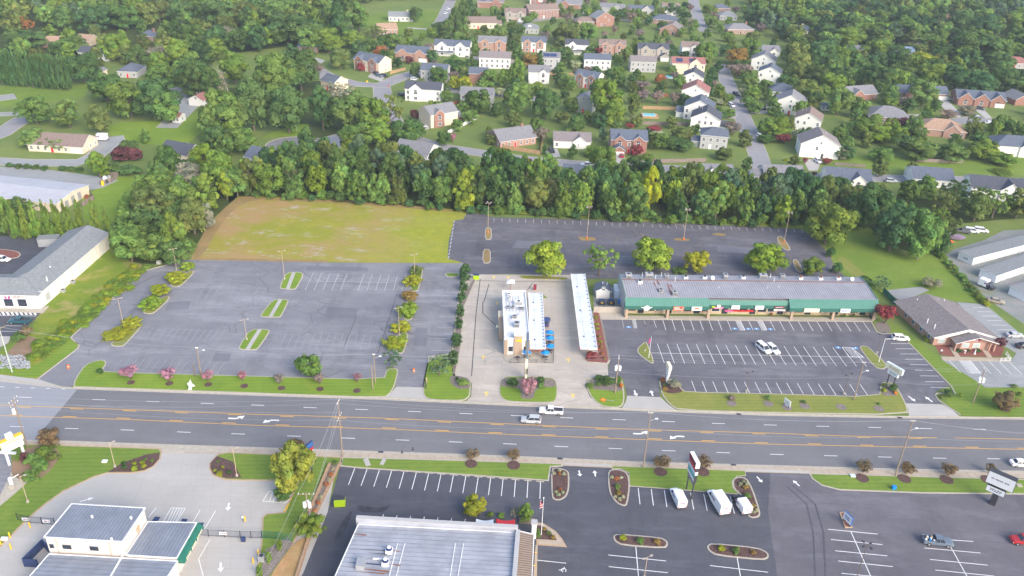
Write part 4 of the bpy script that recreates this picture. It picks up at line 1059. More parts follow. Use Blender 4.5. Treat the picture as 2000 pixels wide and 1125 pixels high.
    if 'D' in feats:
        m = MB(); gable_wall(m, -1.1,1.1,dep*.14,dep*.3,H+.2,H+rise*.45+.5,.8,'y'); m.build('dormer','trim_white', r)
        m = MB(); roof_gable(m, -1.1,1.1,dep*.14,dep*.45,H+rise*.45+.5,.8,.2,'y'); m.build('dormer_roof',[roof, 'trim_white'],r); window(r, 0,dep*.14,H+.6,.8,.8)
    if 'S' in feats:
        k = rise/(dep/2)
        for cx in (-w*.28,w*.12):
            m = MB()
            ya, yb = dep*.10,dep*.36; za, zb = H+ya*k+.26,H+yb*k+.26; m.add([(cx-1.9,ya, za),(cx+1.9,ya, za),(cx+1.9,yb, zb),(cx-1.9,yb, zb)]+[(cx-1.9,ya, za-.08),(cx+1.9,ya, za-.08),(cx+1.9,yb, zb-.08),(cx-1.9,yb, zb-.08)],[(0,1,2,3),(4,5,1,0),(5,6,2,1),(7,4,0,3),(6,7,3,2)])
            m.build('solar_panel','navy', r)
    if 'R' in feats or 'L' in feats:
        sg = 1 if 'R' in feats else -1; ex = (x1+1.9) if sg > 0 else (x0-1.9); m = MB(); gable_wall(m, ex-1.9,ex+1.9,dep*.15,dep*.75,0,2.7,dep*.3*pitch, 'x'); m.build('side_wing', w2,r)
        m = MB(); roof_gable(m, ex-1.9,ex+1.9,dep*.15,dep*.75,2.7,dep*.3*pitch, .3,'x'); m.build('wing_roof',[roof, 'trim_white'],r)
    if kind != 'h' and st > 0:   # roof vents
        for i in range(2):
            t = g.uniform(.2,.8); MB().tube((x0+w*t, dep*.6,H+rise*.6),(x0+w*t, dep*.6,H+rise*.6+1.1),.07).build('vent_pipe','white_metal', r)
    cy = P+Vector((-math.sin(R(yaw))*dep/2,math.cos(R(yaw))*dep/2,0)); BLOCK.append((cy.x, cy.y, max(w, dep)*.5+1.0)); BLOCK.append((P.x, P.y-2,w*.4)); BLOCK.append((P.x, P.y-9,w*.28))
    return r
W_, C_, B_, BP, ST, GY, TN, SG = 'wall_white','wall_cream','brick_red','brick_pale','wall_stone','wall_grey','wall_tan','wall_sage'
SL, DK, GR, BR, RD, TA, BL, PA, TP = 'roof_slate','roof_dark','roof_grey','roof_brown','roof_red','roof_tan','roof_blue','roof_pale','roof_taupe'
HOUSES = [
 (1042,102,42,10,2,0,W_, SL, 'g','F2G','white two-storey house with brick centre gable and slate roof, left end of the middle row', BP),
 (1126,107,40,9,2,0,W_, DK, 'g','PF1','white house with dark front porch roof, second in the middle row', None),
 (1195,107,46,9,2,0,BP, BR, 'g','F2','pale brick house with reddish brown roof and two white-edged gables', None),
 (1275,116,53,10,2,0,ST, DK, 'g','F2GW','grey stone house with dark roof and double white garage on the right', None),
 (1347,111,30,9,2,0,W_, BR, 'g','F1','small white gabled house with brown roof beside a yellow-green tree', None),
 (1076,134,30,9,2,0,GY, GR, 'g','NS','light grey house seen from the rear with solar panels on a grey roof', None),
 (1166,137,46,9,2,0,W_, SL, 'g','N','white two-storey house seen from the rear with slate roof', None),
 (1255,141,44,9,2,0,GY, TP, 'g','N','pale grey two-storey house with taupe roof, seen from the rear', None),
 (1343,145,57,10,2,0,C_, RD, 'g','SF1','cream house with red-brown roof carrying two dark solar panels', None),
 (1052,163,36,10,2,0,W_, GR, 'g','F1g','white house with grey roof and tall front gable behind dark trees', None),
 (1143,172,42,9,2,-28,W_, SL, 'g','F2','brick-fronted house with cream side gable and slate roof, turned to the left', B_),
 (1138,220,32,10,2,-20,SG, GR, 'f','L','sage grey gabled house with side porch among tall trees', None),
 (1351,172,34,11,2,-14,W_, DK, 'f','','white gable-ended house with dark roof, farthest of the row beside the long street', None),
 (1355,202,46,12,2,-14,W_, RD, 'f','','white gable-ended house with red-brown roof in the row beside the long street', None),
 (1362,235,50,12,2,-14,W_, SL, 'f','L','white gable-ended house with slate roof and small rear porch beside the pool garden', None),
 (1375,257,50,12,2,-14,W_, DK, 'f','R','white gable-ended house with very dark roof and a car port on its right', None),
 (1392,292,46,10,2,-10,GY, SL, 'h','L','grey house with blue-grey hipped roof, nearest of the row beside the long street', None),
 (1012,286,70,13,1,28,BP, GR, 'g','C','long brick ranch house with grey roof and brick chimney beside a new wooden fence', None),
 (1117,290,64,10,1,0,W_, TP, 'g','F1Gg','single-storey white house with taupe roof, front gable and two garage doors', None),
 (1227,300,62,11,2,0,B_, SL, 'g','F2gW','large red brick house with slate roof, two white-edged gables and garage', None),
 (1006,43,36,10,2,0,ST, BR, 'g','F2G','tan stone house with brown-grey roof and two cars beside it', None),
 (1062,36,56,12,2,20,B_, BR, 'g','CR','brick house with large complex brown roof and a tall brick end gable', None),
 (1112,17,44,11,1,0,B_, GR, 'g','F1','low brick ranch with grey roof and a pink tree at each end', None),
 (1034,66,32,11,1,0,GY, PA, 'h','D','pale grey hipped house with a white roof dormer', None),
 (1146,52,40,10,1,10,BP, BR, 'h','','brick house with brown hipped roof left of the tall brick gable', None),
 (1181,52,36,10,2,25,B_, PA, 'f','','tall brick gable-ended house with pale grey roof', None),
 (1194,24,42,10,1,-12,GY, GR, 'g','F1','grey house with steep left gable in the top row', None),
 (1252,27,44,9,1,0,GY, SL, 'g','F1','long grey house with slate roof right of the steep gabled one', None),
 (1309,30,29,9,2,0,W_, BR, 'g','F1','narrow white two-storey house with brown roof in the top row', None),
 (1296,48,44,11,1,-15,B_, SL, 'h','R','brick house with slate hipped roof left of the top street', None),
 (1310,68,40,12,1,-20,BP, TP, 'f','','brick gable-ended bungalow with taupe roof', None),
 (1409,25,34,10,1,15,B_, SL, 'h','','brick house with slate roof at the right of the top street', None),
 (1422,40,30,11,1,0,GY, PA, 'h','','hipped pale-roofed house between round trees', None),
 (1446,67,48,12,1,8,BP, GR, 'h','C','wide brick house with grey hipped roof below the pale-roofed one', None),
 (1056,9,38,9,2,0,W_, GR, 'g','F2','white house with two gables at the very top edge', B_),
 (1488,138,40,12,2,-18,W_, GR, 'f','','white gable-ended house with grey roof, upper one right of the street', None),
 (1502,110,36,10,1,0,W_, GR, 'g','F1','white gabled house with grey roof under the trees at right', None),
 (1500,163,38,11,2,-18,W_, SL, 'f','','white gable-ended house with slate roof, second right of the street', None),
 (1524,192,44,13,1,-16,W_, SL, 'h','','white house with blue-grey hipped roof, third right of the street', None),
 (1540,224,52,12,2,-18,W_, GR, 'f','L','bright white gable-ended house with grey roof beside the basketball court', None),
 (1574,258,44,12,2,-20,W_, BR, 'f','','white gable-ended house with brown roof above the solar-panelled one', None),
 (1598,309,66,12,2,-8,W_, TP, 'f','GR','large white-fronted house with taupe roof and double garage at the street corner', None),
 (1685,196,60,12,1,20,B_, GR, 'g','F1','brick house with grey wing and steep tan-roofed gable', None),
 (1802,194,86,11,1,0,B_, SL, 'g','GF1','long brick house with slate roof partly behind a large round tree', None),
 (1914,208,80,12,1.2,-8,B_, SL, 'g','F3G','ornate brick house with slate roof, three gables and a long drive', None),
 (1735,243,68,15,1,-8,B_, GR, 'h','','large brick house with a broad grey hipped roof beside flowering trees', None),
 (1838,268,76,14,1,-12,BP, TA, 'h','F1','brick house with broad tan hipped roof at the bend of the cul-de-sac', None),
 (1985,306,80,13,1.4,-6,W_, SL, 'h','F1','white house with slate hipped roof at the right edge', None),
 (1998,206,34,11,1,10,B_, GR, 'f','','brick gable house at the right edge above the flowering shrubs', None),
 (1985,134,50,11,1,0,GY, RD, 'h','','house with red-brown hipped roof at the far right edge', None),
 (1762,112,42,10,1,0,B_, BL, 'g','','brick house with blue-grey roof beside the short street bend', None),
 (1784,124,34,10,1,30,B_, SL, 'g','','dark blue-roofed brick house just below the light blue roof', None),
 (1676,110,34,10,1,0,GY, GR, 'g','','low grey-roofed house buried in trees left of the blue roof', None),
 (1728,74,24,9,1,-40,GY, BR, 'g','','small brown-roofed house turned away in the far woods', None),
 (1824,57,16,9,1,-60,B_, BR, 'g','','brick side wall of a house peeping out of the far woods', None),
 (1863,36,28,9,1,0,B_, SL, 'g','F1','slate-roofed brick house in a far clearing at right', None),
 (1550,68,46,10,1,-12,C_, SL, 'g','C','slate-roofed house with a cream gable and chimney at the wood edge', None),
 (1529,54,30,9,2,0,W_, GR, 'g','F1','white house with grey roof just above the slate-roofed one with a chimney', None),
 (716,140,56,11,2,-30,C_, SL, 'g','F2','house with brick front, cream gable end and slate roof beside three black cars', B_),
 (804,120,58,11,1.6,-8,BP, SL, 'g','F2G','cream and brick house with slate roof and two brick gables', None),
 (882,110,62,10,2,-5,W_, SL, 'g','F2GP','large white two-storey house with slate roof and several gables', None),
 (961,102,48,10,2,0,BP, GR, 'g','F2','brick house with grey roof and twin white-edged gables', None),
 (966,134,54,10,2,0,W_, TP, 'g','NR','white house with long taupe roof seen from the rear', None),
 (847,160,46,10,2,-6,GY, SL, 'g','D','grey house with dormer and slate roof behind a dark round tree', None),
 (826,198,62,10,2,-3,W_, DK, 'g','F1','white house with arched windows and dark roof at the road junction', None),
 (868,246,54,11,2,36,C_, GR, 'g','F1R','cream house with brick front, grey roof and white fence, below the junction', B_),
 (930,208,56,9,2,-4,GY, GR, 'g','P','grey house with porch behind two large green trees', None),
 (934,166,32,9,2,0,B_, SL, 'g','F1','small dark brick house with slate roof beside the yellow-green tree', None),
 (640,176,32,10,1.4,-35,C_, SL, 'g','','cream gable house with slate roof half hidden left of the junction', None),
 (602,102,34,8,1,0,B_, BL, 'g','','low brick ranch with pale blue-grey roof under tall trees', None),
 (938,56,58,12,1.2,10,C_, BR, 'g','R','beige house with large brown-red roof and gable at right', None),
 (758,67,34,11,1,20,BP, TA, 'g','','tan-roofed brick ranch beside the open lawn', None),
 (783,42,42,10,1,8,W_, PA, 'g','C','white ranch house with pale grey roof beside the open lawn', None),
 (958,16,46,11,1.4,0,B_, TP, 'g','SF1','brick house with solar panels at the top edge', None),
 (184,118,56,9,1.3,-8,W_, DK, 'g','N','long white house with dark roof behind the tall hedge', None),
 (250,152,34,12,1,0,GY, SL, 'h','','house with dark slate hipped roof and white clutter, left of centre wood', None),
 (286,81,30,10,1,-10,B_, SL, 'h','C','small brick house with dark slate roof at the wood edge', None),
 (162,90,26,10,1,-10,TN, TA, 'g','','tan house with tan roof behind pine trees at left', None),
 (96,94,30,10,1,8,BP, TA, 'g','','pinkish tan house peeping from trees at far left', None),
 (382,68,58,10,1,-5,W_, SL, 'g','','white bungalow with slate roof behind a single tree, upper left', None),
 (340,317,58,11,1.2,-20,C_, DK, 'g','','cream gable house with dark slate roof behind the left grove', None),
 (512,330,80,11,1.3,-22,'wall_bluewhite', SL, 'g','R','pale blue house with slate roof, arched windows and white garage', W_),
 (802,316,64,12,1.2,-20,W_, GR, 'g','','white gable house with broad grey roof just behind the tree belt', None),
 (650,302,26,10,1,20,W_, SL, 'g','','slate roof of a small house showing over the tree belt', None),
 (1117,362,37,11,1.3,-5,W_, SL, 'g','','white house with dark slate roof beside a white pickup', None),
 (1256,354,56,12,1,0,GY, TP, 'g','','grey house with taupe roof behind the bright yellow tree', None),
 (1390,360,82,12,1.1,0,W_, GR, 'g','D','wide white house with grey roof just behind the tree belt', None),
 (1530,362,76,12,1.1,0,W_, GR, 'g','L','white house with grey roof and small garages near the street corner', None),
 (1656,368,84,12,1.1,-6,W_, SL, 'g','F1','house with blue-grey roof and white-edged gable behind the belt at right', None),
 (1820,366,76,12,1.1,-6,W_, SL, 'g','','house with dark blue-grey roof behind the belt, left of the arched-window house', None),
 (1945,392,100,12,1.6,-10,W_, DK, 'g','F1','white house with dark roof and arched windows at the right edge of the belt', None),
]
for h in HOUSES: house(*h)
for q in ((384,207,32,8,1,-12,W_, RD, 'f','N','white detached garage with red-brown roof','outbuilding'),(344,240,16,5,.9,-12,W_, RD, 'g','N','small white shed with red-brown roof','outbuilding'),
          (190,150,15,6,.9,-10,C_, GR, 'f','N','small cream shed by the tall hedge','outbuilding'),(1611,216,15,4,.8,-5,W_, SL, 'g','N','small white garden shed behind the basketball court','shed'),
          (110,298,110,12,1,-3,C_, BR, 'g','G','long cream building with brown roof behind trees at left','building')):
    house(*q[:11],name='shed' if q[11] != 'building' else 'low_building', cat=q[11])
# ================================================================== TREES: where they stand
CW = {'dark': 'dark green','mid': 'mid green','deep': 'deep green','light': 'light green','lime': 'lime green','yellow': 'bright yellow','olive': 'olive green','blue': 'blue-green','autumn': 'orange-tinged','orange': 'orange','purple': 'purple-leaved',
      'pink': 'pink-flowered','palepink': 'pale pink','cream': 'cream-flowered','gold': 'golden','rust': 'rust-coloured','grey': 'grey-green','wine': 'wine-red','ivory': 'ivory-flowered','redtip': 'red-tipped','maple': 'orange-flecked'}
SW = {'round': 'round','tall': 'tall','wide': 'broad','cone': 'conical','column': 'columnar','vase': 'vase-shaped','open': 'thin-leaved','bush': 'bushy'}
def short(l):
    w_ = l.split()
    for k in ('with','seen','in','beside','behind','partly','at','right','left','turned','among','nearest','farthest','above','peeping','half','under','buried','just','below','second','between','carrying','showing','upper','third','near'):
        if k in w_[2:]: w_ = w_[:w_.index(k, 2)]
    return ' '.join(w_[:7]).rstrip(',')
HS = [(G(h[0],h[1]),short(h[10]),h[0],h[1]) for h in HOUSES]
def auto(cx, cy, col, shape, noun='tree'):
    P = G(cx, cy); q = min(HS, key=lambda h: (h[0]-P).length); d = P-q[0]
    rel = ('left of' if d.x < 0 else 'right of') if abs(d.x) > abs(d.y) else ('in front of' if d.y < 4 else 'behind')
    far = '' if (d.length < 28) else 'well '
    if far and rel == 'in front of': far = 'well '
    return f"{CW[col]} {'' if noun == 'crepe myrtle' else SW[shape]+' '}{noun} {far}{rel} the {q[1]}"
def A(cx, cy, w_, h_, shape, col, name='broadleaf_tree', cat='tree', noun='tree'):
    if shape == 'vase': name, noun = 'crepe_myrtle','crepe myrtle'
    if shape in ('cone','column'): name, noun = 'evergreen_tree','evergreen'
    T(cx, cy, w_, h_, shape, col, auto(cx, cy+h_*.4,col, shape, noun),name, cat)
# --- trees by the lots
T(1070,501,80,88,'round','lime','bright lime green round tree behind the drive-in restaurant, leftmost of the row')
T(1173,503,66,80,'open','mid','thin half-bare mid green tree standing before the dark empty lot')
T(1279,494,84,80,'round','lime','broad lime green tree behind the left part of the green-fronted shops')
T(1363,507,50,56,'wide','gold','small golden-green spreading tree behind the shops')
T(1493,502,84,72,'round','lime','round lime green tree behind the middle of the shops')
T(1587,519,44,42,'round','light','small round green tree behind the right part of the shops')
T(1621,430,94,104,'round','light','big round light green tree at the right end of the dark lot')
T(1750,440,90,110,'round','deep','big dark tree with pale climbing vines left of the storage yard'); T(1805,455,80,110,'round','mid','large mid green tree at the corner of the storage yard')
T(1762,405,40,36,'open','gold','yellow-tipped tree above the dark vine-clad one')
T(1700,400,90,100,'round','deep','broad dark tree right of the big round light green one')
T(1330,527,34,18,'bush','mid','low bush behind the rooftop units of the shops, left','shrub','shrub'); T(1637,521,26,30,'bush','deep','dark bush at the foot of the big round tree','shrub','shrub')
T(1625,490,22,26,'bush','deep','small dark bush under the big round tree','shrub','shrub')
T(1690,548,40,30,'bush','dark','dark shrub right behind the end of the shops','shrub','shrub'); T(1722,552,36,38,'open','blue','grey-blue shrub left of the brick office roof','shrub','shrub')
T(1818,552,42,24,'vase','grey','leafless-looking grey shrub on the mown slope behind the brick office','shrub','shrub')
T(605,712,54,56,'round','mid','mid green tree on the frontage lawn between the pink crepe myrtles')
T(767,699,40,48,'open','blue','thin blue-green tree at the corner by the lot exit'); T(858,711,46,54,'open','blue','thin blue-green tree on the small lawn left of the restaurant')
T(568,913,88,112,'round','maple','large orange-flecked tree beside the car wash drive', ); T(560,890,40,50,'open','autumn','orange-tinged branches of the maple by the red and blue sign')
T(926,986,52,50,'round','gold','small yellow-green tree in front of the white shade sail'); T(1027,1000,34,44,'tall','light','slender light green tree beside the flagpole')
T(1006,1000,22,24,'open','grey','nearly bare small tree behind the red shade sail')
T(603,1024,54,58,'wide','light','drooping green tree at the foot of the transformer pole'); T(552,962,42,34,'round','dark','dark green tree under the orange-flecked one beside the hatched bay')
T(93,852,42,42,'round','redtip','bronze-leaved tree beside the yellow and white sign'); T(1966,781,50,48,'round','redtip','bronze crepe myrtle in a mulch ring on the lawn at the right','crepe_myrtle')
T(578,868,34,22,'round','redtip','bronze-leaved top of the crepe myrtle behind the orange-flecked tree','crepe_myrtle')
T(1732,612,46,46,'vase','wine','large wine-red crepe myrtle at the end of the green-fronted shops','crepe_myrtle'); T(1955,670,26,32,'vase','purple','dark purple-leaved tree at the right corner of the brick office')
T(34,656,28,30,'bush','dark','dark rounded shrub by the car park of the pale shop, left one','shrub','shrub'); T(50,644,26,28,'bush','redtip','reddish rounded shrub by the car park of the pale shop, right one','shrub','shrub')
for i, (x, y, a, b_, c, l) in enumerate(((364,519,30,20,'lime','upper tree of the farthest left island in the big lot'),(345,540,42,26,'gold','lower tree of the farthest left island in the big lot'),(313,566,38,26,'gold','upper tree of the middle left island in the big lot'),
        (294,591,44,28,'lime','lower tree of the middle left island in the big lot'),(258,628,38,26,'gold','upper orange-tipped tree of the nearest left island in the big lot'),(229,651,52,22,'gold','lower pair-like golden tree of the nearest left island in the big lot'),
        (813,527,28,20,'olive','topmost tree of the right-hand islands in the big lot'),(805,547,36,24,'gold','golden tree second from the top of the right-hand islands'),(801,576,32,22,'autumn','orange-tinged tree third from the top of the right-hand islands'),
        (797,603,42,36,'lime','bright lime tree in the middle of the right-hand islands'),(782,637,42,24,'gold','golden-orange tree under the lamp of the right-hand islands'),(771,667,46,28,'gold','lowest golden tree of the right-hand islands'))):
    T(x, y, a, b_, 'wide', c, CW[c]+' '+l if not l.startswith(('bright','golden','orange')) else l, 'parking_lot_tree')
for x, y, a, b_, l in ((908,529,30,38,'tallest dark shrub at the top end of the restaurant hedge'),(905,556,22,26,'second dark shrub from the top of the restaurant hedge'),(902,578,22,28,'third dark shrub from the top of the restaurant hedge'),(899,604,22,30,'fourth dark shrub from the top of the restaurant hedge'),
                     (896,630,22,30,'fifth dark shrub from the top of the restaurant hedge'),(891,662,26,32,'second dark shrub from the bottom of the restaurant hedge'),(885,697,28,34,'bottom shrub of the restaurant hedge beside the thin tree')):
    T(x, y, a, b_, 'tall','deep', l, 'hedge_shrub','shrub','dark hedge left of the restaurant')
CREPES = [(253,727,36,34,'pink','leftmost'),(328,731,34,32,'pink','second from the left'),(405,734,26,26,'pink','third from the left'),(473,735,20,22,'pink','fourth from the left'),(545,740,24,24,'palepink','fifth from the left'),(624,740,22,26,'palepink','sixth, right of the green tree'),(697,738,18,22,'pink','last, by the short poles')]
for x, y, a, b_, c, l in CREPES: T(x, y, a, b_, 'vase', c, f'{CW[c]} crepe myrtle on the frontage lawn of the empty lot, {l}','crepe_myrtle','tree','crepe myrtles on the long frontage lawn', zb=.14)
for x, y in ((256,748),(331,750),(407,752),(477,755),(550,759),(625,761),(697,764)): mulch_ring(x, y, 0.95)
for x, y, a, b_, l in ((921,888,30,24,'left of the pair above the dark bays'),(1003,890,30,26,'right of the pair above the dark bays'),(1293,902,38,28,'left of the tall multi-panel sign'),(1376,905,36,28,'right of the tall multi-panel sign'),
                     (1688,913,36,28,'leftmost of the four at the right'),(1773,916,34,28,'beside the leaning pole at the right'),(1854,918,36,28,'third of the four at the right'),(1934,916,22,24,'behind the big white sign')):
    T(x, y, a, b_, 'vase','redtip', f'red-tipped crepe myrtle by the near pavement, {l}','crepe_myrtle','tree','crepe myrtles along the near pavement', zb=.14)
for x, y in ((920,907),(1003,910),(1290,923),(1373,923),(1684,935),(1766,936),(1848,938),(1928,938),(1962,798)): mulch_ring(x, y, 1.45)
T(1032,754,38,46,'vase','pink','big pink-flowered crepe myrtle in the middle of the entrance island','crepe_myrtle')
def bush(x, y, a, b_, c, l, sh='bush', zb=.14): T(x, y, a, b_, sh, c, CW[c]+' '+l, 'shrub','shrub', zb=zb)
for q in ((1002,745,24,24,'dark','shrub left of the big pink crepe myrtle'),(1057,741,18,18,'dark','rounded shrub right of the big pink crepe myrtle, upper'),(1056,752,18,14,'mid','rounded shrub right of the big pink crepe myrtle, lower'),(904,746,26,20,'mid','rounded shrub in the grey mulch left of the restaurant exit'),(893,739,9,8,'dark','tiny shrub beside the larger one left of the restaurant exit'),
          (1152,752,18,14,'mid','rounded shrub at the left corner of the pole island'),(1171,737,22,16,'mid','upper rounded shrub of the pole island'),(1169,750,14,12,'dark','lower small shrub of the pole island'),(1185,742,30,22,'dark','wide shrub in the middle of the pole island'),(1207,740,16,22,'mid','shrub behind the pole on the pole island'),(1213,752,9,12,'orange','small shrub right of the pole foot'),
          (1295,741,14,10,'rust','shrub beside the foot of the white-green sign'),(1298,751,10,7,'olive','small shrub below the rust one by the white-green sign'),(1299,759,14,10,'autumn','lowest shrub in the bed of the white-green sign'),(1317,748,28,28,'grey','rose bush in the bed of the white-green sign'),
          (1727,752,14,9,'olive','upper shrub in the bed of the cream sign'),(1727,762,13,10,'gold','lower shrub in the bed of the cream sign'),(1745,755,18,20,'dark','taller shrub in the bed of the cream sign'),(1749,767,9,9,'orange','small shrub in the bed of the cream sign'),
          (1853,767,24,18,'dark','shrub at the corner of the right-hand exit'),(1839,775,13,9,'olive','low shrub at the tip of the right-hand exit corner'),(1876,771,10,12,'lime','small shrub on the lawn right of the exit corner'),
          (1981,754,16,9,'olive','shrub at the right edge behind the leaning transformer pole'),(1992,769,12,10,'olive','low shrub at the right edge of the lawn'),
          (1429,776,16,14,'palepink','young crepe myrtle in the first ring of the dry lawn'),(1500,776,13,14,'mid','young plant in the second ring of the dry lawn'),(1570,785,12,8,'dark','seedling in the fourth ring of the dry lawn'),(1717,788,8,8,'mid','seedling in the last ring of the dry lawn'),(195,724,16,14,'dark','clipped shrub at the left tip of the frontage lawn'),
          (1807,657,9,9,'lime','upper rounded shrub along the brick office side'),(1811,664,10,9,'lime','lower rounded shrub along the brick office side'),(1874,684,15,8,'deep','left clipped shrub under the office sign'),(1892,684,9,7,'deep','middle clipped shrub under the office sign'),(1910,684,13,8,'deep','right clipped shrub under the office sign'),
          (242,905,12,9,'deep','upper small shrub at the left of the first mulch bed'),(242,913,12,9,'deep','lower small shrub at the left of the first mulch bed'),(262,905,11,9,'gold','upper ball shrub of the first mulch bed'),(262,914,16,13,'gold','largest ball shrub of the first mulch bed'),(278,903,11,8,'gold','middle ball shrub of the first mulch bed'),(281,910,13,10,'gold','right ball shrub of the first mulch bed'),(297,899,8,7,'mid','small shrub near the right tip of the first mulch bed'),(284,897,8,6,'mid','tiny shrub on the upper rim of the first mulch bed'),
          (420,919,8,7,'gold','small ball shrub at the left of the second mulch bed'),(428,924,15,12,'gold','largest ball shrub of the second mulch bed'),(435,912,7,6,'gold','upper ball shrub of the second mulch bed'),(447,922,11,11,'deep','dark shrub of the second mulch bed'),(426,901,6,5,'mid','tiny shrub at the top of the second mulch bed'),
          (654,904,14,10,'olive','top shrub in the retaining-wall planter'),(650,916,9,8,'cream','second plant from the top of the retaining-wall planter'),(647,926,11,11,'rust','third plant in the retaining-wall planter'),(642,937,9,8,'cream','fourth plant in the retaining-wall planter'),(637,945,12,12,'rust','fifth plant in the retaining-wall planter'),(627,970,10,10,'cream','sixth plant in the retaining-wall planter'),(621,981,11,12,'rust','seventh plant in the retaining-wall planter'),(615,997,9,8,'orange','lowest plant in the retaining-wall planter'),
          (958,1004,14,13,'light','ball shrub behind the white shade sail'),(979,1006,16,13,'light','ball shrub behind the red shade sail'),(1051,1040,10,24,'mid','tall plants at the left of the flagpole bed'),(1063,1033,10,9,'autumn','shrub above the flagpole foot'),(1072,1041,11,9,'olive','shrub in the middle of the flagpole bed'),(1081,1049,11,10,'autumn','shrub at the right tip of the flagpole bed'),
          (1095,956,10,9,'rust','shrub in the first narrow mulch island'),(1093,924,7,7,'rust','small shrub among the tufts at the top of the first narrow island'),(1205,934,12,10,'rust','top shrub of the second narrow island'),(1206,949,15,12,'mid','clipped ball of the second narrow island'),(1208,962,14,11,'autumn','lower shrub of the second narrow island'),
          (1457,951,13,10,'autumn','upper shrub of the island beside the work truck'),(1460,967,17,14,'mid','clipped ball of the island beside the work truck'),(1470,988,15,13,'autumn','lower shrub of the island beside the work truck'),
          (1217,1049,17,14,'gold','left ball of the first oblong island'),(1250,1054,17,15,'mid','middle ball of the first oblong island'),(1284,1057,17,14,'autumn','right ball of the first oblong island'),(1409,1070,17,14,'gold','left ball of the second oblong island'),(1438,1074,18,16,'mid','middle ball of the second oblong island'),(1471,1078,12,10,'autumn','right ball of the second oblong island'),
          (1155,692,26,18,'wine','crepe myrtle at the foot of the long canopy'),(1164,619,9,8,'gold','top shrub of the red mulch strip'),(1166,633,9,7,'gold','second shrub of the red mulch strip'),(1167,642,10,7,'gold','third shrub of the red mulch strip'),(1171,657,9,8,'autumn','fourth shrub of the red mulch strip'),(1173,667,9,8,'gold','fifth shrub of the red mulch strip'),(1174,677,9,9,'autumn','sixth shrub of the red mulch strip'),(1177,690,9,9,'rust','seventh shrub of the red mulch strip'),(1180,699,8,7,'autumn','lowest shrub of the red mulch strip'),
          (1507,614,8,8,'rust','pot plant by the shop door under the pale banner'),(1627,614,9,10,'lime','bright fern by the last pillar of the shops'),(1650,616,7,8,'mid','pot plant by the last shop door'),(1668,616,8,8,'olive','pot plant at the end window of the shops')):
    bush(*q)
for x, y in ((1082,924),(1093,919),(1101,925),(1086,961),(1099,961),(1091,966),(1195,932),(1213,933),(1202,970),(1210,974),(1217,970),(1446,945),(1452,940),(1459,945),(1466,997),(1472,1000),(1478,996)):
    T(x, y, 9,7,'bush','ivory','pale tufted ornamental grass in a dark mulch island','ornamental_grass','plant','pale grass tufts in the mulch islands', zb=.14)
for x, y, l in ((545,1062,'upper'),(524,1086,'middle'),(506,1113,'lower')): T(x, y, 14,28,'column','light', f'{l} of the three clipped arborvitae beside the gate wall','evergreen_tree')
for i, (x, y, a, b_, c) in enumerate(((62,895,34,34,'mid'),(85,880,36,34,'light'),(102,888,30,26,'olive'),(76,905,38,34,'mid'),(57,925,36,30,'mid'),(46,890,20,24,'purple'),(36,890,16,20,'light'),(95,870,34,18,'olive'))):
    T(x, y, a, b_, 'bush', c, f'{CW[c]} shrub in the thicket beside the yellow and white sign','shrub','shrub','thicket by the yellow and white sign')
# bushes on the slope left of the lot
g_ = random.Random(5)
for i in range(150):
    t = i/149; x = 68+t*205+g_.uniform(-16,16); y = 694-t*172+g_.uniform(-13,13)
    c = g_.choice(('lime','light','light','lime','gold')); T(x, y, g_.uniform(14,26),g_.uniform(8,13),'bush', c, f'{CW[c]} wild bush in the overgrown strip left of the empty lot','wild_bush','bush', f'wild {CW[c]} bushes of the overgrown strip')
# arborvitae row and dark hedge
for i, x in enumerate((22,42,63,87,108,128,152,182,205)): T(x, 418+(i == 8)*6,29-(i in (1,8))*6,92-(i == 8)*20,'cone','light','conical arborvitae in the row behind the pale shop','evergreen_tree','tree','row of arborvitae behind the pale shop')
for i in range(14): T(-4+i*10,128+i*.8,18,72,'column','deep','dark columnar evergreen in the tall clipped row at upper left','evergreen_tree','tree','tall dark evergreen row')
T(160,128,66,68,'round','dark','round dark tree at the end of the tall evergreen row')
T(8,420,34,84,'tall','mid','tall green tree at the left edge beside the arborvitae'); T(30,405,50,50,'round','dark','dark tree behind the arborvitae at the left edge'); T(52,405,40,40,'open','mid','airy tree above the arborvitae row')
# left grove
for q in ((300,395,90,90,'round','olive'),(345,380,70,80,'round','mid'),(250,470,70,90,'round','mid'),(285,430,60,70,'round','dark'),(335,450,60,90,'tall','light'),(375,420,70,80,'round','olive'),(290,480,80,70,'round','mid'),(340,490,60,60,'round','dark'),
          (400,370,60,80,'tall','light'),(430,330,70,90,'round','light'),(395,300,60,50,'round','lime'),(440,360,40,60,'tall','lime'),(330,310,50,70,'round','dark'),(372,340,70,60,'round','grey'),(265,390,50,50,'round','mid'),(310,360,60,60,'round','mid'),(460,350,50,70,'round','mid'),(400,420,40,60,'round','grey'),(365,475,36,40,'bush','mid')):
    T(*q, f'{CW[q[5]]} {SW[q[4]]} tree in the grove between the pale shop and the field', group='grove at the left corner of the field')
A(190,318,46,62,'tall','light'); A(222,325,40,30,'bush','dark','shrub','shrub','shrub'); A(250,330,50,26,'bush','dark','shrub','shrub','shrub'); A(238,298,44,34,'round','purple'); A(250,285,40,34,'round','dark'); A(283,263,26,34,'tall','mid'); A(265,300,30,30,'round','purple')
for i in range(8): T(18+i*17+(18 if i > 4 else 0),321+i*1.2,18,13,'bush','dark','clipped dark shrub in the hedge above the white-roofed building','shrub','shrub','hedge above the white-roofed building')
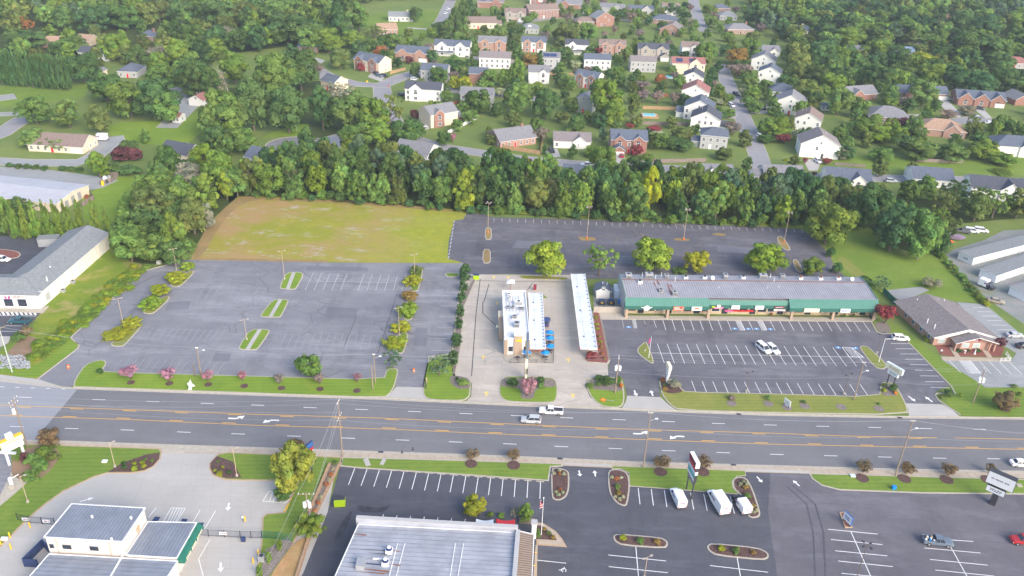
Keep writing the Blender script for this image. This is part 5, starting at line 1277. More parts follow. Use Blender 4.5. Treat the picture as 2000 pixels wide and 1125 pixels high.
for q in ((67,212,70,62,'round','mid'),(130,218,62,66,'tall','mid'),(193,230,50,62,'round','olive'),(62,268,56,44,'round','mid'),(110,278,60,34,'open','mid'),(205,168,80,64,'round','dark'),(250,190,80,80,'round','mid'),(300,190,90,90,'round','deep'),(325,205,60,70,'round','mid'),
          (222,90,62,56,'round','light'),(140,85,60,40,'round','mid'),(50,75,80,50,'round','dark'),(52,45,30,34,'open','rust'),(270,110,50,55,'tall','dark'),(310,105,60,40,'round','grey'),(360,95,60,50,'round','mid'),(410,95,60,50,'round','light'),(372,50,40,34,'open','light'),(430,65,60,44,'round','grey'),
          (310,145,60,50,'round','mid'),(375,145,70,70,'round','dark'),(410,160,50,70,'tall','dark'),(455,130,66,70,'round','light'),(440,215,90,100,'round','mid'),(405,240,50,70,'tall','mid'),(490,200,80,110,'round','dark'),(530,150,90,110,'round','mid'),(585,130,70,90,'round','dark'),(560,210,80,100,'round','dark'),
          (628,205,58,96,'tall','deep'),(690,215,80,90,'round','mid'),(730,225,70,90,'round','light'),(700,262,70,60,'round','mid'),(680,275,44,44,'cone','light'),(760,215,60,90,'open','olive'),(790,255,60,60,'round','dark'),(660,175,60,50,'open','grey'),(610,70,70,60,'round','mid'),(560,55,90,70,'round','dark'),(500,70,60,50,'round','light'),
          (540,25,70,60,'round','mid'),(600,35,60,60,'tall','mid'),(660,40,60,80,'tall','deep'),(700,30,50,60,'tall','mid'),(640,75,60,56,'round','light'),(685,75,50,40,'round','light'),(730,60,50,30,'open','olive'),(570,100,40,36,'tall','deep'),(475,270,60,60,'round','mid'),(420,270,60,60,'round','dark')):
    A(*q)
A(664,112,48,46,'round','olive'); A(622,134,24,22,'vase','palepink'); A(700,96,40,40,'tall','deep'); A(718,90,34,40,'tall','dark'); A(748,84,40,36,'tall','dark'); A(770,78,34,34,'round','mid'); A(742,100,32,28,'round','rust'); A(762,118,24,26,'round','olive'); A(706,130,18,18,'round','wine'); A(800,116,17,18,'round','purple'); A(842,108,14,20,'round','redtip')
for q in ((810,88,28,26,'tall','dark'),(870,55,34,40,'tall','dark'),(890,40,34,60,'tall','dark'),(905,25,34,60,'tall','dark'),(918,15,30,40,'tall','deep'),(812,25,26,34,'round','dark'),(898,72,28,26,'round','mid'),(920,85,26,30,'round','dark'),(975,62,36,34,'round','mid'),(930,65,30,24,'open','olive'),(967,22,20,26,'round','mid'),(888,125,44,28,'wide','deep'),(900,135,30,20,'wide','mid'),(858,145,38,38,'round','dark'),(810,136,24,32,'round','dark'),
          (890,160,26,30,'round','gold'),(910,162,28,34,'round','gold'),(937,195,54,56,'round','dark'),(915,148,40,22,'wide','mid'),(955,150,34,40,'round','mid'),(985,150,34,40,'round','light'),(975,180,30,20,'vase','ivory'),(1010,190,56,72,'round','mid'),(868,268,30,36,'round','dark'),(884,268,18,22,'vase','pink'),(962,270,30,26,'round','olive'),(812,252,44,46,'round','dark'),(810,222,20,22,'round','purple')):
    A(*q)
for q in ((1107,62,54,50,'round','olive'),(1150,60,38,42,'round','mid'),(1240,84,24,44,'cone','light'),(1284,70,20,28,'cone','mid'),(1092,78,26,20,'vase','grey'),(1107,104,30,32,'round','dark'),(1124,126,26,22,'vase','ivory'),(1134,118,20,22,'round','light'),(1102,152,26,26,'round','mid'),(1115,165,24,26,'round','mid'),
          (1165,140,30,28,'tall','deep'),(1190,146,34,30,'tall','deep'),(1210,140,30,28,'round','light'),(1214,156,24,30,'tall','dark'),(1235,158,24,32,'tall','deep'),(1203,115,17,28,'tall','dark'),(1225,106,30,34,'round','olive'),(1152,97,20,22,'round','dark'),(1171,99,17,16,'vase','wine'),(1246,103,11,13,'vase','wine'),
          (1312,98,28,30,'round','deep'),(1378,102,38,46,'round','light'),(1386,98,34,40,'round','mid'),(1440,108,42,40,'round','autumn'),(1468,92,40,46,'round','mid'),(1438,134,40,26,'vase','palepink'),(1448,146,24,16,'vase','purple'),(1466,155,34,38,'round','mid'),(1391,146,28,38,'tall','deep'),(1289,153,24,22,'round','rust'),(1254,167,32,24,'vase','palepink'),(1256,186,26,30,'vase','palepink'),
          (1241,203,28,50,'tall','olive'),(1185,190,70,90,'round','light'),(1200,220,50,60,'round','light'),(1175,235,36,34,'round','deep'),(1065,200,54,66,'round','dark'),(1010,140,36,64,'tall','light'),(1036,116,34,34,'round','autumn'),(1056,118,18,32,'tall','dark'),(1131,230,40,46,'cone','deep'),(1318,192,26,30,'vase','palepink'),(1392,164,26,20,'vase','palepink'),(1406,176,30,30,'tall','light'),(1425,190,22,20,'round','mid'),
          (1396,199,32,22,'vase','ivory'),(1424,220,26,22,'round','mid'),(1432,250,40,30,'vase','palepink'),(1456,268,34,38,'tall','olive'),(1230,246,20,14,'vase','wine'),(1238,234,22,18,'vase','palepink'),(1279,252,34,20,'vase','wine'),(1286,267,36,26,'vase','ivory'),(1335,262,50,36,'round','olive'),(1360,252,20,26,'tall','dark'),(1178,260,20,34,'tall','blue'),(1115,272,30,24,'round','dark'),(1302,278,30,24,'round','mid'),(1330,280,60,30,'round','dark'),
          (1453,180,26,20,'vase','ivory'),(1472,180,36,34,'round','light'),(1463,198,30,24,'round','mid'),(1497,245,36,40,'round','mid'),(1495,270,40,20,'round','dark'),(1340,42,20,18,'round','mid'),(1348,42,22,18,'vase','grey'),(1220,25,20,22,'round','dark'),(1246,26,17,24,'round','mid'),(1281,14,12,24,'cone','light'),(1312,16,40,26,'tall','deep'),(1207,28,20,24,'round','deep'),(1162,20,30,22,'round','dark'),(1238,32,26,20,'open','olive'),
          (1390,40,28,26,'round','mid'),(1385,15,26,20,'round','light'),(1110,262,20,30,'round','olive'),(1160,294,44,28,'round','light'),(1460,320,24,36,'tall','dark'),(1415,298,36,30,'round','olive'),(1265,306,34,22,'bush','light'),(1243,293,26,26,'round','wine'),(1282,316,18,12,'vase','pink'),(1183,312,60,70,'round','light'),(1119,295,24,34,'tall','dark'),(1064,290,12,24,'column','deep'),(1035,316,14,18,'round','purple')):
    A(*q)
for q in ((1516,246,62,46,'round','light'),(1530,270,36,22,'vase','wine'),(1552,262,26,24,'vase','ivory'),(1566,212,30,40,'round','light'),(1580,175,60,50,'round','olive'),(1640,195,50,60,'round','mid'),(1625,160,50,50,'round','light'),(1678,200,24,36,'cone','dark'),(1705,245,70,56,'round','light'),(1675,250,40,40,'round','mid'),(1720,265,50,30,'round','lime'),
          (1806,178,62,58,'round','mid'),(1740,190,40,30,'round','dark'),(1768,200,30,30,'vase','palepink'),(1748,202,36,18,'vase','palepink'),(1852,224,40,22,'vase','palepink'),(1812,228,30,30,'round','dark'),(1890,214,34,24,'round','grey'),(1905,240,36,40,'open','olive'),(1942,244,28,28,'round','dark'),(1968,240,28,22,'vase','ivory'),(1985,245,34,26,'round','mid'),(1768,240,30,26,'round','purple'),
          (1555,75,26,40,'round','light'),(1582,42,40,36,'round','mid'),(1535,35,40,40,'round','dark'),(1560,110,60,70,'round','olive'),(1600,110,70,70,'round','dark'),(1655,72,70,46,'round','light'),(1560,140,40,50,'tall','olive'),(1640,120,40,40,'round','light'),(1715,95,60,50,'round','light'),(1837,88,54,24,'vase','rust'),(1850,100,40,34,'round','mid'),(1797,96,18,18,'round','purple'),(1770,88,10,10,'round','wine'),(1920,90,90,70,'round','dark'),
          (1950,95,60,60,'round','dark'),(1800,115,60,40,'round','gold'),(1820,140,50,50,'round','light'),(1700,140,50,50,'round','mid'),(1760,140,60,40,'round','dark'),(1870,150,60,50,'round','deep'),(1920,160,70,50,'round','deep'),(1970,155,60,50,'round','dark'),(1675,120,40,40,'tall','mid'),(1650,295,50,34,'round','deep'),(1645,300,26,26,'round','grey'),(1720,325,34,44,'tall','olive'),(1782,326,24,28,'tall','olive'),(1725,300,50,34,'round','mid'),(1800,290,60,50,'round','mid'),(1860,295,60,44,'round','mid'),(1920,290,60,50,'round','light'),(1960,310,60,30,'round','light'),(1552,315,28,34,'tall','olive'),(1573,313,13,13,'vase','wine'),(1614,315,24,14,'vase','wine'),(1820,333,34,12,'bush','dark'),(1960,335,50,14,'bush','light'),(1536,311,12,8,'bush','gold'),(1590,340,12,12,'vase','purple')):
    A(*q)
# special trees of the belt
T(1271,366,52,100,'tall','yellow','bright yellow tree standing out in the dark tree belt'); T(1386,372,28,30,'round','autumn','orange-brown treetop in the tree belt')
T(430,160,30,60,'open','grey','grey half-dead tree with bare pale branches in the wood')
BELT = [(470,384),(640,391),(900,412),(1100,424),(1300,436),(1560,444),(1600,450),(1600,425),(1450,412),(1200,400),(1000,390),(800,378),(640,364),(480,352)]
BELT2 = [(480,352),(640,364),(800,378),(1000,390),(1200,400),(1450,412),(1600,425),(1640,405),(1500,378),(1300,372),(1100,368),(940,352),(820,345),(640,330),(560,338),(480,345)]
fill(BELT, 6.0,(7,12),(10,16),('round','tall','tall','cone'),('dark','mid','deep','light','mid','dark','mid','olive','lime'),'{c} tree in the front edge of the long tree belt behind the lots','front of the tree belt',11,block=False, avoid=[wp([(1246,396),(1298,398),(1300,440),(1244,438)])])
fill(BELT2,6.8,(8,13),(12,17.5),('round','tall','wide'),('dark','mid','deep','light','olive','blue'),'{c} tree deeper in the long tree belt behind the lots','back of the tree belt',12,block=True)
fill([(466,386),(640,394),(900,415),(1100,427),(1300,439),(1560,446),(1560,440),(1100,420),(900,408),(640,388),(480,380)],3.2,(3.5,6),(2.5,4.5),('bush',),('dark','mid','light','deep'),'{c} undergrowth bush at the foot of the tree belt','undergrowth of the tree belt',13,name='undergrowth_bush', cat='bush', block=False)
fill([(1640,445),(1700,450),(1760,495),(1840,500),(1845,440),(2060,425),(2060,395),(1880,395),(1700,385),(1600,380),(1620,420)],8.0,(8,13),(8,13),('round','wide','open'),('mid','light','olive','deep','olive'),'{c} tree in the belt between the houses and the storage yard','belt above the storage yard',14)
fill([(230,505),(270,515),(320,514),(345,502),(372,488),(390,468),(410,430),(460,385),(440,350),(300,350),(260,400),(215,440)],6.5,(6,10),(6,11),('round','bush','wide'),('mid','dark','olive'),'{c} tree filling the grove at the left corner of the field','grove filling',15)
# thickets by the storage yard
g_ = random.Random(9)
for i in range(22):
    t = i/21; x = 1832+t*95+g_.uniform(-3,3); y = 488+t*105+g_.uniform(-3,3); c = g_.choice(('mid','light','olive','gold' if t > .8 else 'mid'))
    T(x, y, g_.uniform(12,22),g_.uniform(10,16),'bush', c, f'{CW[c]} bush in the hedge between the mown slope and the storage yard','hedge_shrub','shrub', f'{CW[c]} hedge bushes of the storage yard')
# woods
fill([(-100,70),(200,68),(330,50),(500,60),(700,20),(700,-45),(-120,-45)],13.5,(13,21),(13,20),('round','tall','wide','round'),('dark','mid','deep','olive','light','blue'),'{c} tree in the dense wood along the upper left edge','upper left wood',21)
fill([(380,250),(400,130),(520,100),(700,80),(720,60),(480,60),(330,90),(300,140),(330,170)],12,(12,18),(13,20),('round','tall','wide'),('dark','mid','deep','olive','light'),'{c} tree in the mixed wood left of the road junction','wood left of the junction',22)
fill([(480,322),(600,305),(640,312),(640,334),(480,342)],6,(7,11),(9,13),('round','tall'),('dark','mid','deep'),'{c} tree between the cul-de-sac and the belt','trees below the cul-de-sac',27,block=False, avoid=[wp([(480,300),(565,300),(565,345),(480,345)])])
fill([(400,250),(640,245),(800,285),(810,300),(700,290),(640,300),(480,320),(400,300)],10,(8,13),(9,14),('round','tall'),('dark','mid','light'),'{c} tree around the cul-de-sac behind the belt','trees around the cul-de-sac',23,avoid=[wp([(490,262),(690,250),(690,305),(490,310)])])
fill([(1480,60),(1560,90),(1700,100),(1760,95),(1850,70),(2060,100),(2120,80),(2120,-45),(1460,-45)],14,(13,22),(12,20),('round','tall','wide','round'),('dark','mid','deep','olive','light','blue','mid'),'{c} tree in the dense wood along the upper right edge','upper right wood',24)
fill([(1560,90),(1540,170),(1640,180),(1760,170),(1850,160),(2060,180),(2060,100),(1850,75)],12,(10,17),(9,15),('round','tall','wide'),('dark','mid','olive','light','deep'),'{c} tree in the wooded band between the far houses at right','wooded band at right',25)
fill([(700,-45),(1480,-45),(1480,-10),(1200,0),(1000,-5),(800,5),(700,10)],12,(9,15),(10,16),('round','tall'),('dark','mid','deep','olive'),'{c} tree beyond the top row of houses','trees beyond the top row',26)
# scattered garden trees
STREETS = [wp(q) for q in ([(1340,-20),(1372,-20),(1400,70),(1362,70)],[(1394,120),(1426,120),(1520,345),(1470,345)],[(730,240),(800,255),(920,285),(1240,315),(1500,328),(2060,345),(2060,370),(1500,358),(1240,340),(920,310),(790,285),(730,260)],
          [(575,112),(640,135),(740,155),(840,125),(840,150),(770,185),(790,250),(740,250),(720,180),(575,135)],[(695,28),(790,18),(850,22),(850,70),(760,75)],[(1500,225),(1660,215),(1660,262),(1560,275)],[(1250,210),(1320,210),(1320,250),(1250,240)])]
fill([(700,100),(900,40),(1100,10),(1500,20),(1560,120),(1520,220),(1400,300),(1000,290),(860,260),(780,150)],12,(5,9.5),(5,8.5),('round','tall','round','wide','round','tall','round','round','tall','vase'),('dark','mid','light','olive','deep','mid'),'{c} garden tree among the houses of the middle neighbourhood','garden trees of the middle neighbourhood',31,avoid=STREETS)
fill([(1520,150),(2060,170),(2060,320),(1600,300),(1500,250)],9.5,(6,11),(6,10),('round','tall','wide'),('dark','mid','light','olive','mid'),'{c} garden tree among the houses at the right','garden trees at the right',32,avoid=STREETS+[wp([(1840,180),(2000,180),(2000,260),(1840,260)])])
fill([(-60,190),(400,100),(420,60),(200,70),(-60,90)],14,(7,12),(8,12),('round','tall'),('dark','mid','olive','light'),'{c} tree between the scattered houses at upper left','trees at upper left',33,avoid=[wp([(-60,155),(180,155),(180,210),(-60,225)])])
flush_trees()
# ================================================================== COMMERCIAL BUILDINGS
class Frame:
    """a building frame: local x along the front (left to right),local y away from the camera"""
    def __init__(s, name, label, cat, p0,p1,z=0.0):
        s.o = G(*p0,z); s.o.z = 0; e = G(*p1,z); e.z = 0; d = e-s.o; s.L = d.to_2d().length; s.a = math.atan2(d.y, d.x)
        s.r = thing(name, label, cat, s.o, s.a); s.c, s.s = math.cos(s.a),math.sin(s.a)
    def l(s, x, y, z=0.0):
        p = G(x, y, z)-s.o; return (p.x*s.c+p.y*s.s, -p.x*s.s+p.y*s.c)
    def w(s, x, y, z=0.0): return Vector((s.o.x+x*s.c-y*s.s, s.o.y+x*s.s+y*s.c, z))
    def add(s, mb, name, m, parent=None): return mb.build(name, m, parent or s.r)
def stuff(o): o['kind'] = 'stuff'; return o
def textbars(b, x0,x1,z0,z1,y, rows=2,mi=1,seed=0):
    """rows of small illegible letter-like blocks on a vertical face at local y"""
    g = random.Random(seed); h = (z1-z0)/rows
    for r_ in range(rows):
        x = x0+g.uniform(0,.1)*(x1-x0); e = x1-g.uniform(0,.1)*(x1-x0)
        while x < e-.05:
            w_ = h*g.uniform(.25,.5); b.quad((x, y, z0+h*r_+h*.2),(x+w_, y, z0+h*r_+h*.2),(x+w_, y, z0+h*r_+h*.8),(x, y, z0+h*r_+h*.8),mi); x += w_*1.3+(h*.35 if g.random() < .18 else 0)
def hvac(parent, x, y, z, w_=1.6,d=1.4,h=1.1,m='grey_metal', name='rooftop_unit'):
    b = MB().box(x-w_/2,x+w_/2,y-d/2,y+d/2,z, z+h).box(x-w_/2-.08,x+w_/2+.08,y-d/2-.08,y+d/2+.08,z+h, z+h+.06)
    o = b.build(name, m, parent); MB().tube((x, y, z+h+.06),(x, y, z+h+.10),min(w_, d)*.36,n=10).build('fan_grille','dark_metal', o)
    b = MB()
    for i in range(3): b.box(x-w_/2+.1,x+w_/2-.1,y-d/2-.03,y-d/2,z+.2+i*.28,z+.36+i*.28)
    b.build('louvre','dark_metal', o); return o
# ---------------------------------------------------------------- strip mall
f = Frame('shopping_strip','long low row of shops with green metal mansard front and grey ribbed roof','shops',(1220,619.5),(1706,624))
L = f.L; vr = f.l(1430,549,6.9)[1]; vb = f.l(1430,538,6.5)[1]; yt = f.l(1300,581.5,6.0)[1]; yf = f.l(1300,598,4.2)[1]
ys = yf+3.0
f.add(MB().box(.3,L-.3,ys, vb-.2,0,5.6),'wall','wall_tan')
b = MB(); T0,T1 = -.05,L+.05
b.add([(T0,yt, 6.0),(T1,yt, 6.0),(T1,vr, 6.9),(T0,vr, 6.9),(T1,vb, 6.45),(T0,vb, 6.45)],[(0,1,2,3),(3,2,4,5)],0)
b.add([(T0,yt, 5.4),(T1,yt, 5.4),(T1,vb, 5.4),(T0,vb, 5.4)],[(0,3,2,1)],0)
b.add([(T0,vb, 5.4),(T1,vb, 5.4),(T1,vb, 6.45),(T0,vb, 6.45)],[(1,0,3,2)],0)
roof = f.add(b, 'roof','metal_roof')
b = MB(); n = int(L/.68)
for i in range(n+1):
    x = i*L/n; b.add([(x-.07,yt, 6.0),(x+.07,yt, 6.0),(x+.07,yt, 6.09),(x-.07,yt, 6.09),(x-.07,vr, 6.9),(x+.07,vr, 6.9),(x+.07,vr, 6.99),(x-.07,vr, 6.99)],[(3,2,6,7),(0,3,7,4),(2,1,5,6),(0,1,2,3)])
    b.add([(x-.07,vr, 6.99),(x+.07,vr, 6.99),(x+.07,vb, 6.54),(x-.07,vb, 6.54)],[(0,1,2,3)])
stuff(b.build('roof_seam','metal_roof_blue', roof))
MB().box(0,L, vr-.12,vr+.12,6.93,7.03).build('ridge_cap','rust', roof)
for x in (-.15,L+.02):
    b = MB(); b.add([(x, yt-.2,0),(x+.15,yt-.2,0),(x+.15,vb, 0),(x, vb, 0),(x, yt-.2,6.3),(x+.15,yt-.2,6.3),(x+.15,vr, 7.2),(x, vr, 7.2),(x+.15,vb, 6.9),(x, vb, 6.9)],[(0,4,7,9,3),(1,2,8,6,5),(0,1,5,4),(2,3,9,8)],0); b.add(b.v[:10],[(4,5,6,7),(7,6,8,9)],1)
    f.add(b, 'end_parapet',['wall_grey','metal_green'])
segs = [(-.3,f.l(1384.5,598,4.2)[0],yt, yf, 6.0,4.15,3.05),(f.l(1384.5,598,4.2)[0]+.02,f.l(1541,598,4.2)[0]-.02,yt-.15,yf+1.0,5.55,4.2,3.1),(f.l(1541,598,4.2)[0],L+.3,yt, yf-.35,6.0,4.15,3.0)]
for i, (xa, xb, ya, yb, za, zb, zc) in enumerate(segs):
    b = MB(); b.add([(xa, yb, zb),(xb, yb, zb),(xb, ya, za),(xa, ya, za),(xa, yb, zc),(xb, yb, zc),(xa, ya, zc),(xb, ya, zc)],[(0,1,2,3)],0)
    b.add(b.v[:8],[(4,5,1,0),(4,0,3,6),(1,5,7,2),(4,6,7,5)],1)
    m = f.add(b, 'mansard',['metal_green','metal_green_fascia']); b = MB(); n = int((xb-xa)/.5)
    for k in range(n+1):
        x = xa+k*(xb-xa)/n; b.add([(x-.04,yb, zb+.06),(x+.04,yb, zb+.06),(x+.04,ya, za+.06),(x-.04,ya, za+.06),(x-.04,yb-.05,zb+.06),(x+.04,yb-.05,zb+.06),(x+.04,yb-.05,zc),(x-.04,yb-.05,zc),(x-.04,yb, zb-.02),(x-.04,ya, za-.02)],[(0,1,2,3),(7,6,5,4),(8,0,3,9)])
    stuff(b.build('mansard_seam','canvas_green', m))
for px in (1221.8,1301.5,1380,1540.6,1620.3,1699): x = min(L-.35,max(.35,f.l(px, 618,0)[0])); f.add(MB().box(x-.35,x+.35,yf+.2,yf+.9,0,3.05),'pillar','stone_tan')
g_ = random.Random(2)
cols_ = ['glass_dark']*9
k = 0
for i in range(26):
    x0 = 1+i*(L-2)/26; x1 = x0+(L-2)/26-.35
    if i % 3 == 1:
        o = f.add(MB().box(x0+.3,x1-.3,ys-.06,ys-.01,.15,2.5),'shop_door','dark_metal'); MB().box(x0+.45,x1-.45,ys-.09,ys-.065,.35,2.3).build('glass_pane','glass_dark', o)
    else:
        o = f.add(MB().box(x0,x1,ys-.08,ys-.01,.95,2.6),'shop_window','trim_white' if i % 2 else 'dark_metal'); MB().box(x0+.1,x1-.1,ys-.11,ys-.085,1.05,2.5).build('glass_pane','glass_dark', o)
        if i > 2: MB().box(x0,x1,ys-.14,ys-.02,.15,.85).build('knee_wall','stone_tan' if i < 9 else 'wall_tan', o)
for px, c in ((1425,'pink'),(1440,'red'),(1450,'red'),(1463,'red')):
    x = f.l(px, 610,1)[0]; f.add(MB().box(x-1.3,x+1.3,ys-.16,ys-.12,1.0,1.5),'window_banner', c)
def msign(px0,px1,y, seg, col, bars, label, h=1.15,up_=0.0):
    sg = segs[seg]; x0,x1 = f.l(px0,y, 3.6)[0],f.l(px1,y, 3.6)[0]; yb = sg[3]-.12
    r = thing('shop_sign', label, 'sign', f.w((x0+x1)/2,yb-.1,3.05+up_),f.a)
    w_ = (x1-x0)/2; MB().box(-w_, w_, -.12,.08,0,h).build('sign_box', col, r); b = MB(); textbars(b, -w_*.8,w_*.8,h*.15,h*.85,-.13,2,0,int(px0)); b.build('lettering', bars, r); return r
q = msign(1256,1270,602,0,'white_metal','dark_metal','round white emblem sign with wings on the green front of the first shop',1.0)
for c in list(q.children): bpy.data.objects.remove(c)
MB().tube((0,-.15,.6),(0,.0,.6),.85,n=18).build('emblem_disc','white_metal', q); MB().tube((0,-.19,.6),(0,-.16,.6),.52,n=16).build('emblem_centre','sign_cream', q)
for s in (-1,1): MB().add([(s*.7,-.1,.4),(s*1.7,-.1,.95),(s*.7,-.1,.9),(s*.7,0,.4),(s*1.7,0,.95),(s*.7,0,.9)],[(0,1,2),(3,5,4),(0,3,4,1),(1,4,5,2)]).build('emblem_wing','white_metal', q)
q = msign(1315,1335,602,0,'orange','white_metal','orange and white banner sign on the first green shop front'); MB().box(-1.4,1.4,-.14,-.13,.45,1.1).build('sign_panel','wall_stone', q); MB().box(.3,1.1,-.16,-.15,.55,1.05).build('red_blot','red', q)
q = msign(1351,1371,603,0,'white_metal','sign_cream','white banner with an orange-red oval on the green shop front'); b = MB(); b.add([(.75*math.cos(t*.524),-.16,.72+.25*math.sin(t*.524)) for t in range(12)],[tuple(range(12))]); b.build('oval_mark','orange', q)
q = msign(1395,1413,601,1,'pink','sign_cream','pink and pale green shaped sign on the recessed green front',.55,.1); MB().box(-.5,.5,-.16,.05,.5,1.2).build('sign_top','sign_cream', q); MB().box(-2.0,-1.1,-.14,.0,.35,.8).build('sign_wing','lime', q)
msign(1429,1445,601,1,'white_metal','sign_mauve','white sign with dark purple arcs on the recessed green front')
msign(1475,1492,601,1,'white_metal','pink','white sign with faint pink script on the recessed green front')
msign(1513,1532,602,1,'sign_maroon','white_metal','maroon curved letter sign at the right of the recessed front',.45,.5); msign(1516,1538,607,1,'white_metal','red','white hanging banner under the maroon letters',.45,-.45)
msign(1570,1599,605,2,'sign_cream','sign_mauve','long cream sign on the last green shop front'); msign(1640,1659,605,2,'white_metal','sign_blue','white sign nearest the right end of the green front')
# roof plant, by photograph position
def onroof(px, py):
    v = f.l(px, py, 6.6)
    for _ in range(4):
        z = 6.0+(v[1]-yt)/(vr-yt)*.9 if v[1] < vr else 6.9-(v[1]-vr)/(vb-vr)*.45; v = f.l(px, py, z)
    return v[0],v[1],z-.05
for px, py, w_, d, h in ((1227,543,1.7,1.3,1.5),(1267,542,2.2,1.3,1.5),(1301.5,543,1.2,1.2,1.2),(1416,544,1.2,1.4,1.5),(1489.5,543,2.2,1.3,1.3),(1527.5,543,1.3,1.3,1.2),(1317,576,1.2,1.3,1.2),(1290.5,569,1.1,1.2,.8)):
    x, y, z = onroof(px, py); hvac(f.r, x, y, z, w_, d, h)
for px, py in ((1339,543.5),(1376,543.5),(1451,543.5),(1563,545),(1602,545.5),(1637,545.5),(1250,552)):
    x, y, z = onroof(px, py); b = MB().box(x-.6,x+.6,y-.6,y+.6,z, z+.7); o = b.build('roof_curb','white_metal', f.r); MB().tube((x, y, z+.7),(x, y, z+1.05),.42,n=10).build('exhaust_fan','rust' if px > 1500 else 'dark_metal', o)
for px, py in ((1391,547),(1663,549)):
    x, y, z = onroof(px, py); b = MB().tube((x, y, z),(x, y, z+.8),.05); o = b.build('dish_mast','grey_metal', f.r); MB().tube((x, y-.1,z+.8),(x, y-.3,z+.95),.65,.5,n=14).build('dish','white_metal', o)
for px, py in ((1254,541),(1280,545),(1291,541),(1504,543),(1511,551),(1499,564),(1521,562),(1318,550),(1404,563)):
    x, y, z = onroof(px, py); f.add(MB().tube((x, y, z),(x, y, z+1.5 if py < 555 else z+.7),.08),'vent_pipe','white_metal')
for (a, c_) in (((1277,552),(1285,568)),((1283,548),(1288,557)),((1303,554),(1312,577)),((1309,556),(1317,568)),((1320,572),(1325,580))):
    x0,y0,z0 = onroof(*a); x1,y1,z1 = onroof(*c_); f.add(MB().add([(x0-.18,y0,z0+.13),(x0+.18,y0,z0+.13),(x1+.14,y1,z1+.13),(x1-.14,y1,z1+.13)],[(0,1,2,3)]),'rust_streak','rust')

# ---------------------------------------------------------------- drive-in restaurant
f = Frame('restaurant','drive-in restaurant with white flat roof, stone pillar front and rooftop clutter','restaurant',(984,692),(1034,692.5))
L = f.L; D = f.l(1000,567,5.0)[1]
f.add(MB().box(0,L, 0,D, 0,4.55),'wall','stucco'); rf = f.add(MB().box(.25,L-.25,.25,D-.25,4.5,4.66),'roof','membrane')
for q in ((0,L, 0,.25),(0,L, D-.25,D),(0,.25,.26,D-.26),(L-.25,L, .26,D-.26)): MB().box(*q, 4.56,5.05).build('parapet','white_metal', rf)
for x0,x1,z1 in ((0,.9,4.4),(2.6,4.7,5.9),(L-1.1,L, 4.4)): f.add(MB().box(x0,x1,-.35,-.01,0,z1),'stone_pier','stone_tan')
f.add(MB().box(2.5,4.8,-.4,1.6,5.9,6.05),'pier_cap','sign_cream'); f.add(MB().add([(2.9,-.45,4.4),(4.5,-.45,4.1),(4.5,-.45,4.9),(2.9,-.45,4.7),(2.9,-.36,4.4),(4.5,-.36,4.1),(4.5,-.36,4.9),(2.9,-.36,4.7)],[(0,1,2,3),(4,7,6,5),(0,3,7,4),(3,2,6,7),(1,5,6,2)]),'logo','yellow')
for x in (1.1,5.1): o = f.add(MB().box(x, x+1.3,-.08,-.01,.9,2.6),'window','trim_white'); MB().box(x+.08,x+1.22,-.11,-.085,1,2.5).build('pane','glass_dark', o)
f.add(MB().box(L-.8,L-.1,-.12,-.36+.3,0,2.3),'door','dark_metal')
f.add(MB().box(-1.2,-.02,D*.25,D*.5,0,3.4),'drive_through_bay','stone_tan'); f.add(MB().box(-1.3,0,D*.52,D*.62,0,3.9),'bay_box','wall_cream'); f.add(MB().box(-1.9,-.9,D*.38,D*.42,2.2,2.35),'window_canopy','sign_cream')
for px, py, w_, d, h in ((1009,637,1.4,1.6,1.2),(1005,621,1.3,.9,.8),(1013,594,2.2,1.2,1.0),(994,578,.8,.8,.8),(996,585,.7,.7,.8),(1018,604,1.5,.7,.5),(1002,602,.7,1.0,.7),(992,602,.8,.8,.6)):
    x, y = f.l(px, py, 4.7); hvac(rf, x, y, 4.66,w_, d, h, 'grey_metal' if py > 600 else 'rust' if px > 1015 else 'white_metal')
for i in range(9): x, y = f.l(992+i*4.3,589+(i*37 % 40),4.7); MB().tube((x, y, 4.66),(x, y, 5.1+(i % 3)*.2),.1+.05*(i % 2)).build('vent_pipe','grey_metal', rf)
b = MB(); b.tube((1.4,D-1.4,4.9),(5.2,D-1.4,4.9),.45,n=10); b.build('duct','white_metal', rf)
b = MB()
for i in range(5): b.box(1.0+i*.9,1.08+i*.9,D*.55,D*.9,4.8,4.88)
stuff(b.build('conduit','grey_metal', rf))
